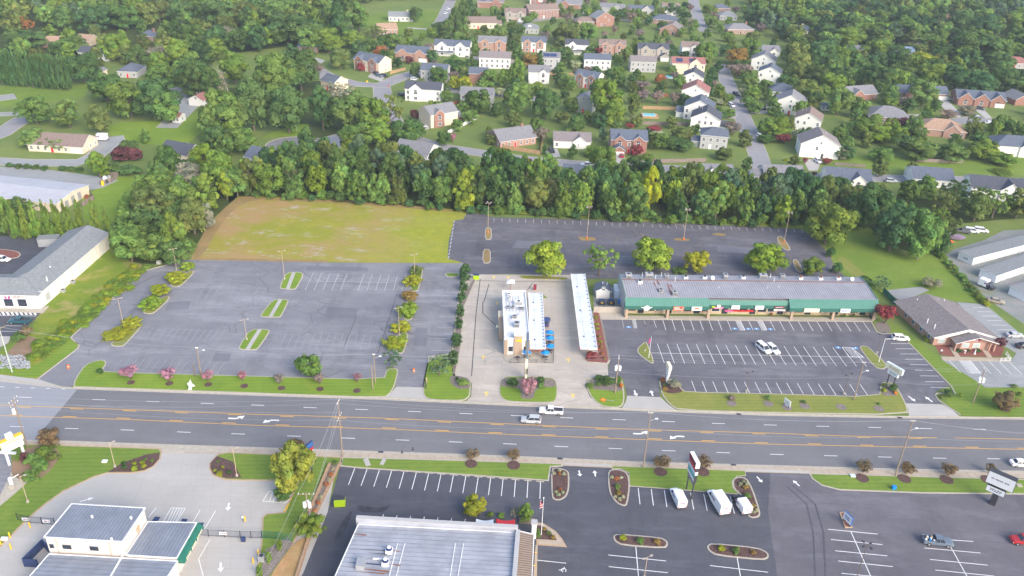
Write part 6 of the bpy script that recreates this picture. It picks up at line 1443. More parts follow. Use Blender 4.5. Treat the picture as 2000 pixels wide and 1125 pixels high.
def canopy(lab, tl, tr, br, bl, z, posts):
    r = thing('drive_in_canopy', lab, 'canopy', G(*bl, z).to_2d().to_3d()); P = [G(*q, z).to_2d() for q in (bl, br, tr, tl)]
    b = MB(); b.prism(P, z-.35,z, bottom=True); ro = b.build('canopy_roof','membrane_blue', r, world=True)
    d = P[3]-P[0]; e = P[1]-P[0]
    for i in range(2):
        a = P[i and 1]; q = P[2 if i else 3]; b = MB().obox((a+q)/2,q-a, (q-a).length, .16,.14,z); b.build('edge_trim','white_metal', ro, world=True)
    b = MB()
    for i in range(18):
        t = (i+.5)/18; p = P[0]+d*t+e*.9; b.obox(p, d, .22,.5,.06,z+.001)
        if i % 6 == 2: b.obox(P[0]+d*t+e*.3,d, .5,.35,.12,z+.001)
    stuff(b.build('bracket','navy', ro, world=True))
    b = MB()
    for t in (.33,.66): b.obox(P[0]+d*t+e*.5,e, e.length*.95,.07,.02,z+.002)
    b.obox(P[0]+d*.5+e*.35,d, d.length*.98,.06,.02,z+.003); b.build('membrane_seam','grey_metal', ro, world=True)
    for c in (P[0],P[1]): MB().obox(c+d.normalized()*.3,d, .5,.4,.35,z-.36).build('corner_lamp','red' if c == P[0] else 'orange', ro, world=True)
    for t, s in posts: p = P[0]+d*t+e*s; MB().tube((*p, 0),(*p, z-.35),.12,n=8).build('post','rust' if s > .4 else 'white_metal', r, world=True)
canopy('white-roofed canopy attached along the right side of the restaurant',(1032.5,571.6),(1059,572.4),(1065.4,680),(1035.5,680),3.5,[(t, .88) for t in (.02,.2,.4,.6,.8,.97)])
canopy('free-standing long white drive-in canopy between the two lots',(1115,535),(1142.4,535),(1166.4,681),(1133.5,680),3.4,[(t, .5) for t in (.03,.2,.4,.6,.8,.97)])
o = thing('brick_planter_wall','low red brick wall under the near end of the attached canopy','wall', G(1047,687)); MB().obox(G(1047,687),(1,0),3.8,.4,1.6).build('brick_course','brick_red', o, world=True)
b = MB(); b.tube((0,0,0),(0,0,2.6),.1); b.obox((0,0),(1,0),.1,.1,.1)
r = thing('clearance_awning','white pyramid awning on a post behind the restaurant','awning', G(997,566)); MB().tube((0,0,0),(0,0,2.8),.08).build('post','rust', r); MB().add([(-1.2,-1.2,2.8),(1.2,-1.2,2.8),(1.2,1.2,2.8),(-1.2,1.2,2.8),(0,0,3.5)],[(0,1,4),(1,2,4),(2,3,4),(3,0,4),(3,2,1,0)]).build('cover','white_metal', r)
r = thing('menu_board','brown menu board beside the lawn patch behind the restaurant','menu board', G(1044.5,568)); MB().box(-.45,.45,-.1,.1,.4,2.2).build('board','sign_maroon', r); MB().box(-.4,-.3,-.08,.08,0,.4).box(.3,.4,-.08,.08,0,.4).build('leg','yellow', r)
# parasols and tables on the patio
for i, (x, y, l) in enumerate(((1072.7,658,'back of the side row'),(1073.2,669,'middle of the side row'),(1074,685,'front of the side row'),(1028.5,697,'behind the yellow mast'),(1064,698,'at the right front corner'))):
    r = thing('parasol', f'bright blue parasol on the restaurant patio, {l}','parasol', G(x, y+3),R(20*i),'blue patio parasols'); MB().tube((0,0,0),(0,0,2.4),.03).build('pole','grey_metal', r)
    b = MB(); n = 6; vs = [(1.25*math.cos(k*math.pi/3),1.25*math.sin(k*math.pi/3),2.0) for k in range(n)]+[(0,0,2.6)]; b.add(vs, [(k, (k+1) % n, n) for k in range(n)]+[(n, (k+1) % n, k) for k in range(0)]); b.build('canopy','blue_cloth', r)
    t = thing('patio_table', f'round mesh table and stools on the restaurant patio, {l}','table', G(x, y+3)+Vector((0,0,0)),0,'patio tables'); MB().tube((0,0,.68),(0,0,.74),.55,n=12).build('tabletop','dark_metal', t); MB().tube((0,0,0),(0,0,.68),.06).build('leg','dark_metal', t)
    for k in range(4): a = k*1.57+.4; MB().tube((.9*math.cos(a),.9*math.sin(a),.4),(.9*math.cos(a),.9*math.sin(a),.46),.2,n=8).tube((.3*math.cos(a),.3*math.sin(a),.2),(.9*math.cos(a),.9*math.sin(a),.4),.03,n=4).build('stool','dark_metal', t)
t = thing('patio_table','round mesh table without parasol at the left of the patio','table', G(1011,702)); MB().tube((0,0,.68),(0,0,.74),.6,n=12).build('tabletop','dark_metal', t); MB().tube((0,0,0),(0,0,.68),.06).build('leg','dark_metal', t)
for k in range(4): a = k*1.57; MB().tube((.9*math.cos(a),.9*math.sin(a),.4),(.9*math.cos(a),.9*math.sin(a),.46),.2,n=8).tube((.3*math.cos(a),.3*math.sin(a),.2),(.9*math.cos(a),.9*math.sin(a),.4),.03,n=4).build('stool','dark_metal', t)
sheet('patio',[(982,693),(1080,694),(1083,709),(1000,709),(985,706)],0.14,'kerb', rnd=1,z0=0)
def fence_line(name, label, pts, h, m, step=2.4,rails=2,picket=None, panel=None, cat='fence', post='dark_metal', z=0.0):
    P = wp(pts); r = thing(name, label, cat, (P[0].x, P[0].y, z))
    for i in range(len(P)-1):
        d = P[i+1]-P[i]; n = max(1,round(d.length/step))
        for k in range(n):
            a = P[i].lerp(P[i+1],k/n); c = P[i].lerp(P[i+1],(k+1)/n)
            MB().obox(a, d, .09,.09,h+.06,z).build('post', post, r, world=True)
            if panel: 
                MB().obox((a+c)/2,d, (c-a).length-.1,.04,h, z+.02).build('panel', m, r, world=True)
            else:
                b = MB()
                for j in range(rails): b.obox((a+c)/2,d, (c-a).length-.08,.04,.05,z+h*(.15+.8*j/max(1,rails-1)))
                nn = int((c-a).length/(picket or .3))
                for j in range(nn): b.obox(a.lerp(c, (j+.5)/nn),d, .025,.025,h*.9,z+.05)
                b.build('panel', m, r, world=True)
    MB().obox(P[-1],(1,0),.09,.09,h+.06,z).build('post', post, r, world=True); return r
fence_line('patio_fence','black metal railing around the restaurant patio',[(996,709),(1081,709),(1081,655)],1.0,'dark_metal',2.2)
# service yard beside the shops
fence_line('screen_fence','pinkish tan panel screen in front of the bins left of the shops',[(1159,611),(1216,611)],2.0,'wall_stone',2.1,panel=True, post='grey_metal')
house(1177,583,26,4,.85,0,W_, SL, 'f','N','small cream gabled shed behind the bins left of the shops', name='shed', cat='shed')
for x, l in ((1175,'left'),(1193,'right')):
    r = thing('waste_container', f'black waste container with yellow lid mark, {l} one behind the screen','container', G(x, 594)); MB().box(-1,1,-.8,.8,0,1.3).build('body','dark_metal', r); MB().box(-.95,.95,-.75,.75,1.3,1.42).build('lid','navy', r); MB().box(-.25,.25,-.85,-.81,.7,1.1).build('badge','yellow', r)
r = thing('chest','blue covered box at the right end of the screen','box', G(1211,592)); MB().box(-.6,.6,-.5,.5,0,.9).box(-.65,.65,-.55,.55,.9,1.0).build('box','blue_cloth', r)
r = thing('walk_in_cooler','pale blue metal cooler unit against the shop end wall','unit', G(1205,577)); MB().box(-1,1,-2.2,2.2,0,2.6).build('body','wall_bluewhite', r); MB().box(-1.05,1.05,-2.25,2.25,2.6,2.7).build('lid','white_metal', r)

# ---------------------------------------------------------------- brick office
f = Frame('brick_office','long brick office with grey-brown gable roof and white-edged front gable','office',(1821,674),(1938,675))
z = 3.0; ca = f.l(1887.6,641.8,5.6); L = f.L; xm = L/2
back = f.l(1813,566,5.8)[1]; 
def sk(px, py, zz): return f.l(px, py, zz)
bl, br = (0,0),(L, 0); q = f.l(1752,592,2.6); dx = q[0]; D = q[1]
b = MB(); P = [(0,0),(L, 0),(L+dx, D),(dx, D)]
b.prism(P, 0,2.9); b.add([(0,0,2.9),(L, 0,2.9),(L/2,0,5.3),(dx, D, 2.9),(L+dx, D, 2.9),(L/2+dx, D, 5.3)],[(0,1,2),(3,5,4)])
f.add(b, 'wall','brick_pale')
def skroof(x0,x1,y0,y1,sh, zz, rise, ov, nm, parent, ms):
    k = rise/((x1-x0)/2); xm = (x0+x1)/2; b = MB()
    def pt(x, y, z_): return (x+sh*(y/D),y, z_)
    e = [(x0-ov, zz-ov*k),(xm, zz+rise),(x1+ov, zz-ov*k)]; y0 -= ov; y1 += ov; t = .18
    lo0 = [pt(x, y0,h) for x, h in e]; hi0 = [pt(x, y0,h+t) for x, h in e]; lo1 = [pt(x, y1,h) for x, h in e]; hi1 = [pt(x, y1,h+t) for x, h in e]
    v = lo0+hi0+lo1+hi1; b.add(v, [(3,4,10,9)],0); b.add(v, [(4,5,11,10)],1)
    b.add(v, [(0,1,4,3),(1,2,5,4),(6,9,10,7),(7,10,11,8),(0,3,9,6),(2,8,11,5),(0,6,7,1),(1,7,8,2)],2)
    return b.build(nm, ms, parent)
rf = skroof(0,L, 0,D, dx, 2.9,2.45,.7,'roof', f.r, [TP, TP, 'trim_white'])
o = MB().add([(-.7,-.72,2.55),(L+.7,-.72,2.55),(L/2,-.72,5.4),(1.3,-.72,2.45),(L-1.3,-.72,2.45),(L/2,-.72,4.75)],[(0,3,5,2),(2,5,4,1)]).build('rake_board','trim_white', rf)
gx0,gx1 = L*.27,L*.93; D_ = D; b = MB(); gable_wall(b, gx0+.6,gx1-.6,-2.2,0,0,2.7,1.5,'y'); f.add(b, 'porch_wall','brick_pale')
b = MB(); roof_gable(b, gx0,gx1,-3.2,1.8,2.75,1.75,.4,'y'); f.add(b, 'porch_roof',[TP, 'trim_white'])
for x in (gx0+.1,gx0+1.5,gx1-1.6,gx1-.2): f.add(MB().box(x-.2,x+.2,-3.1,-2.7,0,2.6),'porch_column','brick_pale')
for x in (2.2,gx0+3.2,gx0+6.3): y = -.01 if x < gx0 else -2.21; o = f.add(MB().box(x-1,x+1,y-.06,y, .7,2.1),'window','trim_white'); MB().box(x-.9,x+.9,y-.09,y-.065,.8,2.0).build('pane','glass_pale', o)
o = f.add(MB().box(gx0+2.8,gx0+6.8,-2.42,-2.25,2.75,3.45),'name_sign','sign_maroon'); b = MB(); textbars(b, gx0+3.2,gx0+6.4,2.8,3.4,-2.44,2,0,8); b.build('lettering','white_metal', o)
for i in range(4):
    t = .12+i*.2; x, y = dx*t-.03,D*t; o = MB().obox((x, y),(dx, D),1.3,.08,1.2,.9).build('window','trim_white', f.r); MB().obox((x-.05,y),(dx, D),1.1,.06,1.0,1.0).build('pane','glass_blue', o)
for px, py in ((1816,586),(1791,587),(1824,602),(1836,612),(1812,626),(1832,587),(1844,588),(1826,637)): x, y = f.l(px, py, 4.3); f.add(MB().tube((x, y, 3.2),(x, y, 4.9),.14),'roof_vent','white_metal')
# white picket bits and yard lights in front of the office
r = thing('statue_planter','white ornamental urn on the red mulch before the office','ornament', G(1884,690)); MB().tube((0,0,0),(0,0,.5),.2,.12).tube((0,0,.5),(0,0,.9),.15,.38).build('urn','white_metal', r)
r = thing('statue_planter','white ornamental figure right of the urn before the office','ornament', G(1903,692)); MB().tube((0,0,0),(0,0,.3),.3).build('plinth','white_metal', r); MB().tube((0,0,.3),(0,0,1.3),.22,.1).ball((0,0,1.4),.14,.14,.16).build('figure','white_metal', r)
r = thing('garden_lantern','black and white lantern at the left corner of the office mulch','lantern', G(1837,692)); MB().tube((0,0,0),(0,0,1.0),.08).build('post','dark_metal', r); MB().tube((0,0,1.0),(0,0,1.4),.2,.3).build('lamp','white_metal', r)
fence_line('picket_fence','short white picket fence at the right end of the office walk',[(1953,706),(1973,705),(1964,693)],1.1,'white_metal',1.6,picket=.18,post='white_metal')
fence_line('green_screen_fence','dark green mesh screen behind the left corner of the office',[(1724,572),(1748,596)],1.9,'canvas_green',2.4,panel=True)

# ---------------------------------------------------------------- pale shop at the left
zr = 4.8; A0,A1,A2 = G(82,569.5,zr),G(216,455,zr),G(131,452,zr)
Wd = (A2-A1).to_2d().length; r = thing('pale_shop','long pale stucco shop with grey hipped roof at the left edge','shop',(A0.x, A0.y, 0)); u = (A1-A0).to_2d(); Ln = u.length; u.normalize(); v = Vector((-u.y, u.x))
e0,e1 = A0.to_2d(),A1.to_2d()
P = [e0,e1,e1+v*Wd, e0+v*Wd]; MB().prism([p-(v*.5*(1 if i < 2 else -1))*-1 if False else p for i, p in enumerate(inset(P, .5))],0,zr-.05).build('wall','stucco', r, world=True)
h_ = 2.4; R0 = e0+v*Wd/2+u*Wd*.5; R1 = e1+v*Wd/2-u*.1
b = MB(); V = [(*P[0],zr),(*P[1],zr),(*P[2],zr),(*P[3],zr),(*R0,zr+h_),(*R1,zr+h_)]
b.add(V, [(0,1,5,4),(2,3,4,5),(3,0,4),(1,2,5)],0); b.add([(*p, zr-.2) for p in P]+[(*p, zr) for p in P],[(i, (i+1) % 4,4+(i+1) % 4,4+i) for i in range(4)]+[(3,2,1,0)],1)
b.build('roof',['roof_pale','trim_white'],r, world=True)
# front gabled lower wing with signs
F0,F1 = G(-70,604),G(80,608); d = (F1-F0).to_2d(); fr = Frame('corner_shop','pale stucco shop front with dark windows and a round magenta logo','shop',(-70,603),(79,605))
fr.add(MB().box(0,fr.L, .5,9,0,4.3),'wall','stucco'); b = MB(); roof_hip(b, 0,fr.L, .5,12,4.3,2.2,.5); fr.add(b, 'roof',['roof_pale','trim_white'])
for px in (-40,17,44): x = fr.l(px, 590,2)[0]; o = fr.add(MB().box(x-1.15,x+1.15,.40,.49,.8,3.0),'window','navy'); MB().box(x-1.05,x+1.05,.37,.395,.9,2.9).build('pane','glass_dark', o)
x = fr.l(18,576,3.7)[0]; lg = thing('logo_sign','round magenta logo with a white letter T on the pale shop front','sign', fr.w(x, .42,3.65),fr.a); MB().tube((0,-.08,0),(0,0,0),.72,n=22).build('disc','magenta', lg)
MB().box(-.42,.42,-.12,-.09,.2,.42).box(-.16,.2,-.12,-.09,-.5,.2).build('letter_t','white_metal', lg)
x = fr.l(39,575,3.8)[0]; lg = thing('lettering_sign','two small lines of navy and red letters right of the magenta logo','sign', fr.w(x, .42,3.4),fr.a); b = MB(); textbars(b, -1.5,1.5,.4,.75,-.02,1,0,4); b.build('upper_line','navy', lg); b = MB(); textbars(b, -1.5,1.5,0,.32,-.02,1,0,5); b.build('lower_line','sign_maroon', lg)
sp = MB(); p = P[0]+u*2.2-v*.0; n_ = -v
o = MB().obox(P[0]+u*2.6+v*.48,u, 2.0,.1,2.2,.8).build('side_window','wall_grey', r, world=True)
for t in (.22,.36): c = P[0]+u*Ln*t-v*.3; rr = thing('condenser_unit','grey air-conditioning condenser at the wall of the pale shop, '+('near' if t < .3 else 'far')+' one','condenser',(c.x, c.y, 0),math.atan2(u.y, u.x)); MB().box(-.5,.5,-.5,.5,0,.9).build('cabinet','grey_metal', rr); MB().tube((0,0,.9),(0,0,.94),.38,n=12).build('fan_grille','dark_metal', rr)
for px, py in ((143,466),(118,486),(92,507),(98,522),(91,543)): q = G(px, py, 6.2); MB().tube((q.x, q.y, 5.2),(q.x, q.y, 6.6),.18).build('roof_vent','white_metal', r, world=True)
for k in range(8): t = .2+k*.1; c = P[0]+u*Ln*t+v*.44; MB().obox(c, u, .12,.1,zr-.3,0).build('wall_joint','wall_cream', r, world=True)
r = thing('grey_container_shed','grey metal storage shed behind the pale shop','shed', G(98,478),R(12)); MB().box(-3,3,-1.5,1.5,0,2.7).build('body','grey_metal', r); MB().box(-3.15,3.15,-1.65,1.65,2.7,2.85).build('roof','roof_pale', r)
fence_line('board_fence','short grey board fence at the back corner of the pale shop',[(212,470),(224,480)],2.0,'wood_fence_grey',1.2,panel=True)
# ---------------------------------------------------------------- big white-roofed building at the left
f = Frame('warehouse','large low warehouse with white metal roof and cream end wall at the left','warehouse',(114,416),(176,379))
L = f.L; b = MB(); b.box(0,L, 0,60,0,3.4); b.add([(0,0,3.4),(L, 0,3.4),(L*.5,0,4.6),(0,60,3.4),(L, 60,3.4),(L*.5,60,4.6)],[(0,1,2),(3,5,4)]); f.add(b, 'wall','wall_cream')
b = MB(); roof_gable(b, 0,L, 0,60,3.4,1.2,.3,'y'); ro = f.add(b, 'roof',['roof_white','trim_white'])
for i in range(3): x = L*(.28+.2*i); f.add(MB().box(x-.9,x+.9,-.08,-.01,0,2.6+(.4 if i else 0)),'roller_door','grey_metal')
fence_line('board_fence','grey board enclosure in front of the warehouse end',[(160,404),(184,390),(176,381)],1.7,'wood_fence_grey',2.0,panel=True)
fence_line('board_fence','grey board enclosure with clutter at the corner of the warehouse yard',[(196,361),(218,356),(232,345),(208,343)],1.6,'wood_fence_grey',2.0,panel=True)
g_ = random.Random(4)
for i, (x, y, c, l) in enumerate(((206,351,'white_metal','white crate in the warehouse clutter'),(210,357,'dark_metal','dark machine in the warehouse clutter'),(201,361,'yellow','yellow-brown box in the warehouse clutter'),(170,388,'rust','rusty heap inside the warehouse enclosure'),(213,350,'grey_metal','grey bin in the warehouse clutter'))):
    r = thing('yard_item', l, 'crate', G(x, y),i); MB().box(-.7,.7,-.5,.5,0,1.1).box(-.5,.4,-.4,.3,1.1,1.5).build('body', c, r)
# ---------------------------------------------------------------- storage units at the right
for k, (tl, tr, br, bb, lab) in enumerate((((1871.5,491),(2080,433),(1902.6,504.4),(2090,456),'farthest long white storage block with roller doors'),((1913,525),(2090,477),(1948,539),(2100,487),'middle long white storage block with roller doors'),((1971,558.7),(2100,520),(2006,575),(2120,541),'nearest white storage block cut by the right edge'))):
    z = 2.7; P = [G(*q, z).to_2d() for q in (tl, br, bb, tr)]; r = thing('storage_block', lab, 'storage building',(*P[0],0))
    d = (P[2]-P[1]); n_ = Vector((d.y, -d.x)).normalized(); P[3] = P[0]+d
    MB().prism(inset(P, .25),0,z-.1).build('wall','white_metal', r, world=True); b = MB(); b.prism(P, z-.1,z+.08,1,0); ro = b.build('roof',[PA, 'white_metal'],r, world=True)
    m = int(d.length/3.2)
    for i in range(m): a = P[1]+d*((i+.5)/m); MB().obox(a-n_*.2,d, 2.5,.12,2.1,.02).build('roller_door','wall_white', r, world=True)
    e = P[1]-P[0]; 
    if k == 0:
        for t in (.45,.6): MB().obox(P[0]+e*t-d.normalized()*-.18,e, .5,.1,.35,1.2).build('unit_number','navy', r, world=True)

# ---------------------------------------------------------------- storage office, bottom left
def block(name, lab, cat, top, z, wall, roofm, seam, axis, base=0.0,sp=1.0,zb=None):
    P = [G(*q, z).to_2d() for q in top]; r = thing(name, lab, cat, (*P[0],0)); MB().prism(inset(P, .12),base, z-.15).build('wall', wall, r, world=True)
    ro = MB().prism(P, z-.15,z, bottom=True).build('roof', roofm, r, world=True)
    a, b_, c, d = P; b = MB()
    (s0,s1),(t0,t1) = ((a, b_),(d, c)) if axis == 0 else ((a, d),(b_, c))
    n = int((s1-s0).length/sp)
    for i in range(n+1): p, q = s0.lerp(s1,i/n),t0.lerp(t1,i/n); b.obox((p+q)/2,q-p, (q-p).length, .10,.07,z+.001)
    stuff(b.build('roof_seam', seam, ro, world=True)); b = MB()
    for i, (p, q) in enumerate(((a, b_),(b_, c),(c, d),(d, a))): b.obox((p+q)/2,q-p, (q-p).length+.1,.18,.24+.003*i, z-.16)
    b.build('edge_flashing','white_metal', ro, world=True); return r, P, ro
r, P, ro = block('storage_office','two-storey pale office of the storage facility with blue-grey ribbed roof','building',[(140,984),(283,992.4),(239,1058),(86,1049)],7.0,'wall_peach','metal_roof_blue','seam_dark',0,sp=.62)
fd = (P[2]-P[3]).normalized(); nn_ = Vector((fd.y, -fd.x))
for px, wd in ((101,.9),(132,1.7),(187,1.7)): 
    q = G(px, 1066,4.9).to_2d(); t = (q-P[3]).dot(fd); c = P[3]+fd*t; o = MB().obox(c-nn_*.08,fd, wd, .12,1.1,4.3).build('window','grey_metal', r, world=True); MB().obox(c-nn_*-.0,fd, wd-.2,.06,.9,4.4).build('pane','glass_blue', o, world=False) if False else MB().obox(c+nn_*.0,fd, wd-.2,.10,.9,4.4).build('pane','glass_dark', o, origin=o.location+r.location)
sd_ = (P[1]-P[2]).normalized(); c = P[2]+sd_*5.2; MB().obox(c, sd_, 1.0,.14,1.2,4.4).build('side_window','wall_tan', r, world=True)
for t in (.14,.82): c = P[3]+fd*(P[2]-P[3]).length*t; MB().tube((*(c+nn_*.02),.2),(*(c+nn_*.02),6.8),.06).build('downpipe','wall_tan', r, world=True)
for px, py in ((180,1010),(256,1012),(218,1054)): q = G(px, py, 7.1); MB().tube((q.x, q.y, 7),(q.x, q.y, 7.5),.22).build('roof_vent','white_metal', ro, origin=ro.location+r.location)
r2,P2,ro2 = block('office_wing','lower right wing of the storage office with green awning side','building',[(289,1019),(384,1021),(345,1090),(245.6,1084)],4.0,'wall_peach','metal_roof_blue','seam_dark',0,sp=.62)
r3,P3,ro3 = block('storage_row','long low ribbed-roof storage row at the bottom left corner','building',[(96,1082),(347,1096),(285,1190),(15,1175)],3.6,'wall_peach','metal_roof_blue','seam_dark',1,sp=.95)
MB().obox(G(214,1130,3.65),G(214,1087,3.6).to_2d()-G(180,1145,3.6).to_2d(),12,.3,.1,3.66).build('roof_joint','white_metal', r3,world=True)
# barrel awning with lettering
e0,e1 = G(384,1021,3.9).to_2d(),G(346,1091,3.9).to_2d(); d = (e1-e0).normalized(); n_ = Vector((-d.y, d.x)); 
if n_.x < 0: n_ = -n_
aw = thing('barrel_awning','rounded dark green awning with cream letters on the office wing','awning',(*e0,0)); b = MB(); m = 7; Lw = (e1-e0).length
ring_ = [(math.cos(k*math.pi/2/m)*1.25,math.sin(k*math.pi/2/m)*1.15) for k in range(m+1)]
vs = []
for e in (e0,e1): vs += [(*(e+n_*x),2.75+zz) for x, zz in ring_]+[(*e, 2.75)]
k_ = m+2; b.add(vs, [(i, i+1,k_+i+1,k_+i) for i in range(m)]+[tuple(range(k_))[::-1],tuple(range(k_, 2*k_))]); b.build('canvas','canvas_green', aw, world=True)
b = MB(); g_ = random.Random(6); s = 1.0
while s < Lw-1.0:
    w_ = .36; c = e0+d*s+n_*1.27
    if not (3.2 < s < 3.7 or 5.9 < s < 6.4): b.obox(c, d, w_*.7,.04,.55,2.8)
    s += .5
b.build('lettering','sign_cream', aw, world=True)
fence_line('chain_fence','chain-link fence with sliding gate at the left of the storage office',[(35,1016),(58,1022),(108,1026)],1.8,'dark_metal',2.6,picket=.22)
fence_line('gate_fence','sliding chain-link gate right of the storage office awning',[(389,1046),(408,1048),(470,1051),(512,1052)],1.8,'dark_metal',2.6,picket=.22)
fence_line('green_mesh_fence','dark green mesh fence across the lawn beside the gate',[(513,1052),(570,1058)],1.9,'canvas_green',2.6,picket=.12,post='canvas_green', z=.15)
for x, y, l in ((437,1045,'white sign with red letters on the sliding gate'),(93,1021,'white sign with letters on the left gate'),(53,1017,'pale blue notice on the left chain-link fence')):
    q = G(x, y+4); r = thing('gate_sign', l, 'sign',(q.x, q.y-.1,.7)); MB().box(-.7,.7,-.03,0,0,.7).build('plate','white_metal' if x != 53 else 'wall_bluewhite', r); b = MB(); textbars(b, -.55,.55,.1,.6,-.04,1,0,x); b.build('lettering','sign_maroon', r)
r = thing('gate_motor','dark gate motor box on a concrete pad beside the gate','gate motor', G(476,1058)); MB().box(-.5,.5,-.4,.4,0,.15).build('pad','kerb', r); MB().box(-.35,.35,-.28,.28,.15,1.1).build('housing','navy', r)
for x, y, l in ((59,1030,'by the left gate'),(20,1050,'leftmost upper'),(2,1064,'at the left edge'),(22,1072,'lower left'),(479,1018,'with card reader before the gate'),(505,1084,'beside the condenser'),(495,1100,'lowest beside the drive')):
    r = thing('bollard', f'yellow bollard {l}','bollard', G(x, y)); MB().tube((0,0,0),(0,0,1.3),.14,n=10).build('post','yellow', r); MB().ball((0,0,1.3),.14,.14,.1).build('cap','yellow', r)
r = thing('card_reader','small card reader stand beside the yellow bollard','card reader', G(475,1019)); MB().tube((0,0,0),(0,0,1.1),.05).build('stand','dark_metal', r); MB().box(-.15,.15,-.1,.1,1.0,1.4).build('reader','white_metal', r)
r = thing('condenser_unit','pale condenser unit among the clipped arborvitae','condenser', G(512,1096)); MB().box(-.55,.55,-.5,.5,.2,1.5).build('cabinet','grey_metal', r); MB().tube((0,0,1.5),(0,0,1.54),.42,n=14).build('fan_grille','dark_metal', r)
for i, (x, y) in enumerate(((572,972),(563,987),(560,994))): o = thing('wheel_stop_bar','yellow concrete wheel stop at the end of the hatched bay','wheel stop', G(x, y),R(62),'yellow wheel stops by the hatched bay'); MB().box(-.9,.9,-.12,.12,0,.15).build('bar','yellow', o)
r = thing('trash_enclosure','dark brick enclosure between the storage office and the watermark corner'.replace(' and the watermark corner',' and its drive'),'enclosure', G(75,1095)); 
for a, c_ in (((48,1106),(86,1068)),((86,1068),(95,1078)),((48,1106),(76,1108))): A_, C2 = G(*a).to_2d(),G(*c_).to_2d(); MB().obox((A_+C2)/2,C2-A_, (C2-A_).length, .2,1.9).build('wall_panel','navy', r, world=True)
r = thing('propane_tank','white rounded tank between the left bollards','tank', G(10,1056)); MB().tube((-.5,0,.5),(.5,0,.5),.42,n=12).build('shell','white_metal', r); MB().box(-.4,-.3,-.3,.3,0,.3).box(.3,.4,-.3,.3,0,.3).build('cradle','grey_metal', r)
r = thing('vacuum_station','white cylinder vacuum station at the left gravel lot edge','vacuum', G(24,950)); MB().tube((0,0,0),(0,0,2.2),.38,n=12).build('drum','white_metal', r); MB().tube((.2,0,2),(1.5,.8,2.6),.08).build('boom','white_metal', r); MB().box(-.3,.9,-.9,-.3,0,.7).build('base','kerb', r)
r = thing('lime_dumpster','lime green dumpster with open black lid on the dark lot','dumpster', G(664,986),R(8)); MB().box(-1.1,1.1,-.8,.8,.15,1.35).build('body','lime', r); MB().box(-1.05,1.05,-.1,.78,1.36,1.44).build('open_lid','dark_metal', r); MB().box(-1.1,1.1,.8,1.5,1.0,1.1).build('back_lid','dark_metal', r)
for s in (-1,1): MB().box(s*1.12-.06,s*1.12+.06,-.3,.3,.7,.9).build('lift_arm','lime', r)
# retaining wall of blocks at the lot edge
rw = thing('retaining_wall','long tan block retaining wall stepping down beside the dark lot','wall', G(640,960)); n_b = 0
for (pa, pb, zz, hh) in (((664,906),(614,1010),0,.55),((645,906),(606,1000),.0,.75),((606,1046),(560,1190),0,.8)):
    A_, C2 = G(*pa).to_2d(),G(*pb).to_2d(); d = C2-A_; n = int(d.length/1.2)
    for i in range(n):
        for kz in range(2):
            c = A_+d*((i+.5+.5*(kz % 2))/n); MB().obox(c, d, 1.17,.55-.08*kz, hh/2-.02,hh/2*kz).build('block','block_wall', rw, world=True); n_b += 1
sheet('planter_soil',[(646,907),(662,907),(613,1008),(608,1000)],0.3,'mulch_grey', z0=0)
# ---------------------------------------------------------------- grey-roofed building, bottom centre
zt = 5.6; r, P, ro = block('bakery_building','wide building with weathered grey ribbed metal roof at the bottom centre','building',[(700,1024),(1008,1040),(995,1200),(630,1180)],5.4,'wall_tan','metal_roof_pale','metal_roof_blue',1,sp=1.05)
a, c_ = G(696,1010,6.4).to_2d(),G(1012,1029,6.4).to_2d(); q = [a, c_, P[1]+Vector((.3,0)),P[0]]
b = MB(); b.obox((a+c_)/2,c_-a, (c_-a).length, .9,2.1,4.4); b.build('front_parapet','wall_grey', r, world=True)
b = MB(); b.add([(*P[0],5.47),(*P[1],5.47),(*(c_+Vector((0,-.45))),6.3),(*(a+Vector((0,-.45))),6.3)],[(0,1,2,3),(3,2,1,0)]); b.build('parapet_flashing','metal_roof_pale', r, world=True)
MB().obox((P[1]+P[2])/2+Vector((.35,0)),P[2]-P[1],(P[2]-P[1]).length, .8,1.2,5.0).build('side_parapet','wall_grey', r, world=True)
def rp(x, y, z=5.5): q = G(x, y, z); return q
for x, y, w_, h in ((760,1078,.55,1.3),(753,1101,.6,1.5)):
    q = rp(x, y); o = MB().box(q.x-.6,q.x+.6,q.y-.6,q.y+.6,5.45,6.2).build('fan_curb','white_metal', ro, origin=ro.location+r.location); MB().tube((q.x, q.y, 6.2),(q.x, q.y, 6.7),w_, w_*.8,n=16).build('fan_hood','navy', o, origin=ro.location+r.location+o.location); MB().tube((q.x, q.y, 6.7),(q.x, q.y, 6.85),w_*.7,w_*.5,n=16).build('fan_cap','white_metal', o, origin=ro.location+r.location)
q = rp(705,1105); MB().box(q.x-.75,q.x+.75,q.y-1.0,q.y+1.0,5.45,6.5).build('rooftop_unit','grey_metal', ro, origin=ro.location+r.location); q = rp(738,1092); MB().box(q.x-.9,q.x+.9,q.y-.15,q.y+.15,5.5,5.7).build('duct','white_metal', ro, origin=ro.location+r.location)
for i in range(12):
    for x0,x1 in ((776,758),(790,772),(889,878),(905,893)): 
        t = i/12; q = rp(x0+(x1-x0)*t, 1064+t*70); MB().box(q.x-.08,q.x+.08,q.y-.3,q.y+.3,5.52,5.57).build('skylight_strip','white_metal', ro, origin=ro.location+r.location)
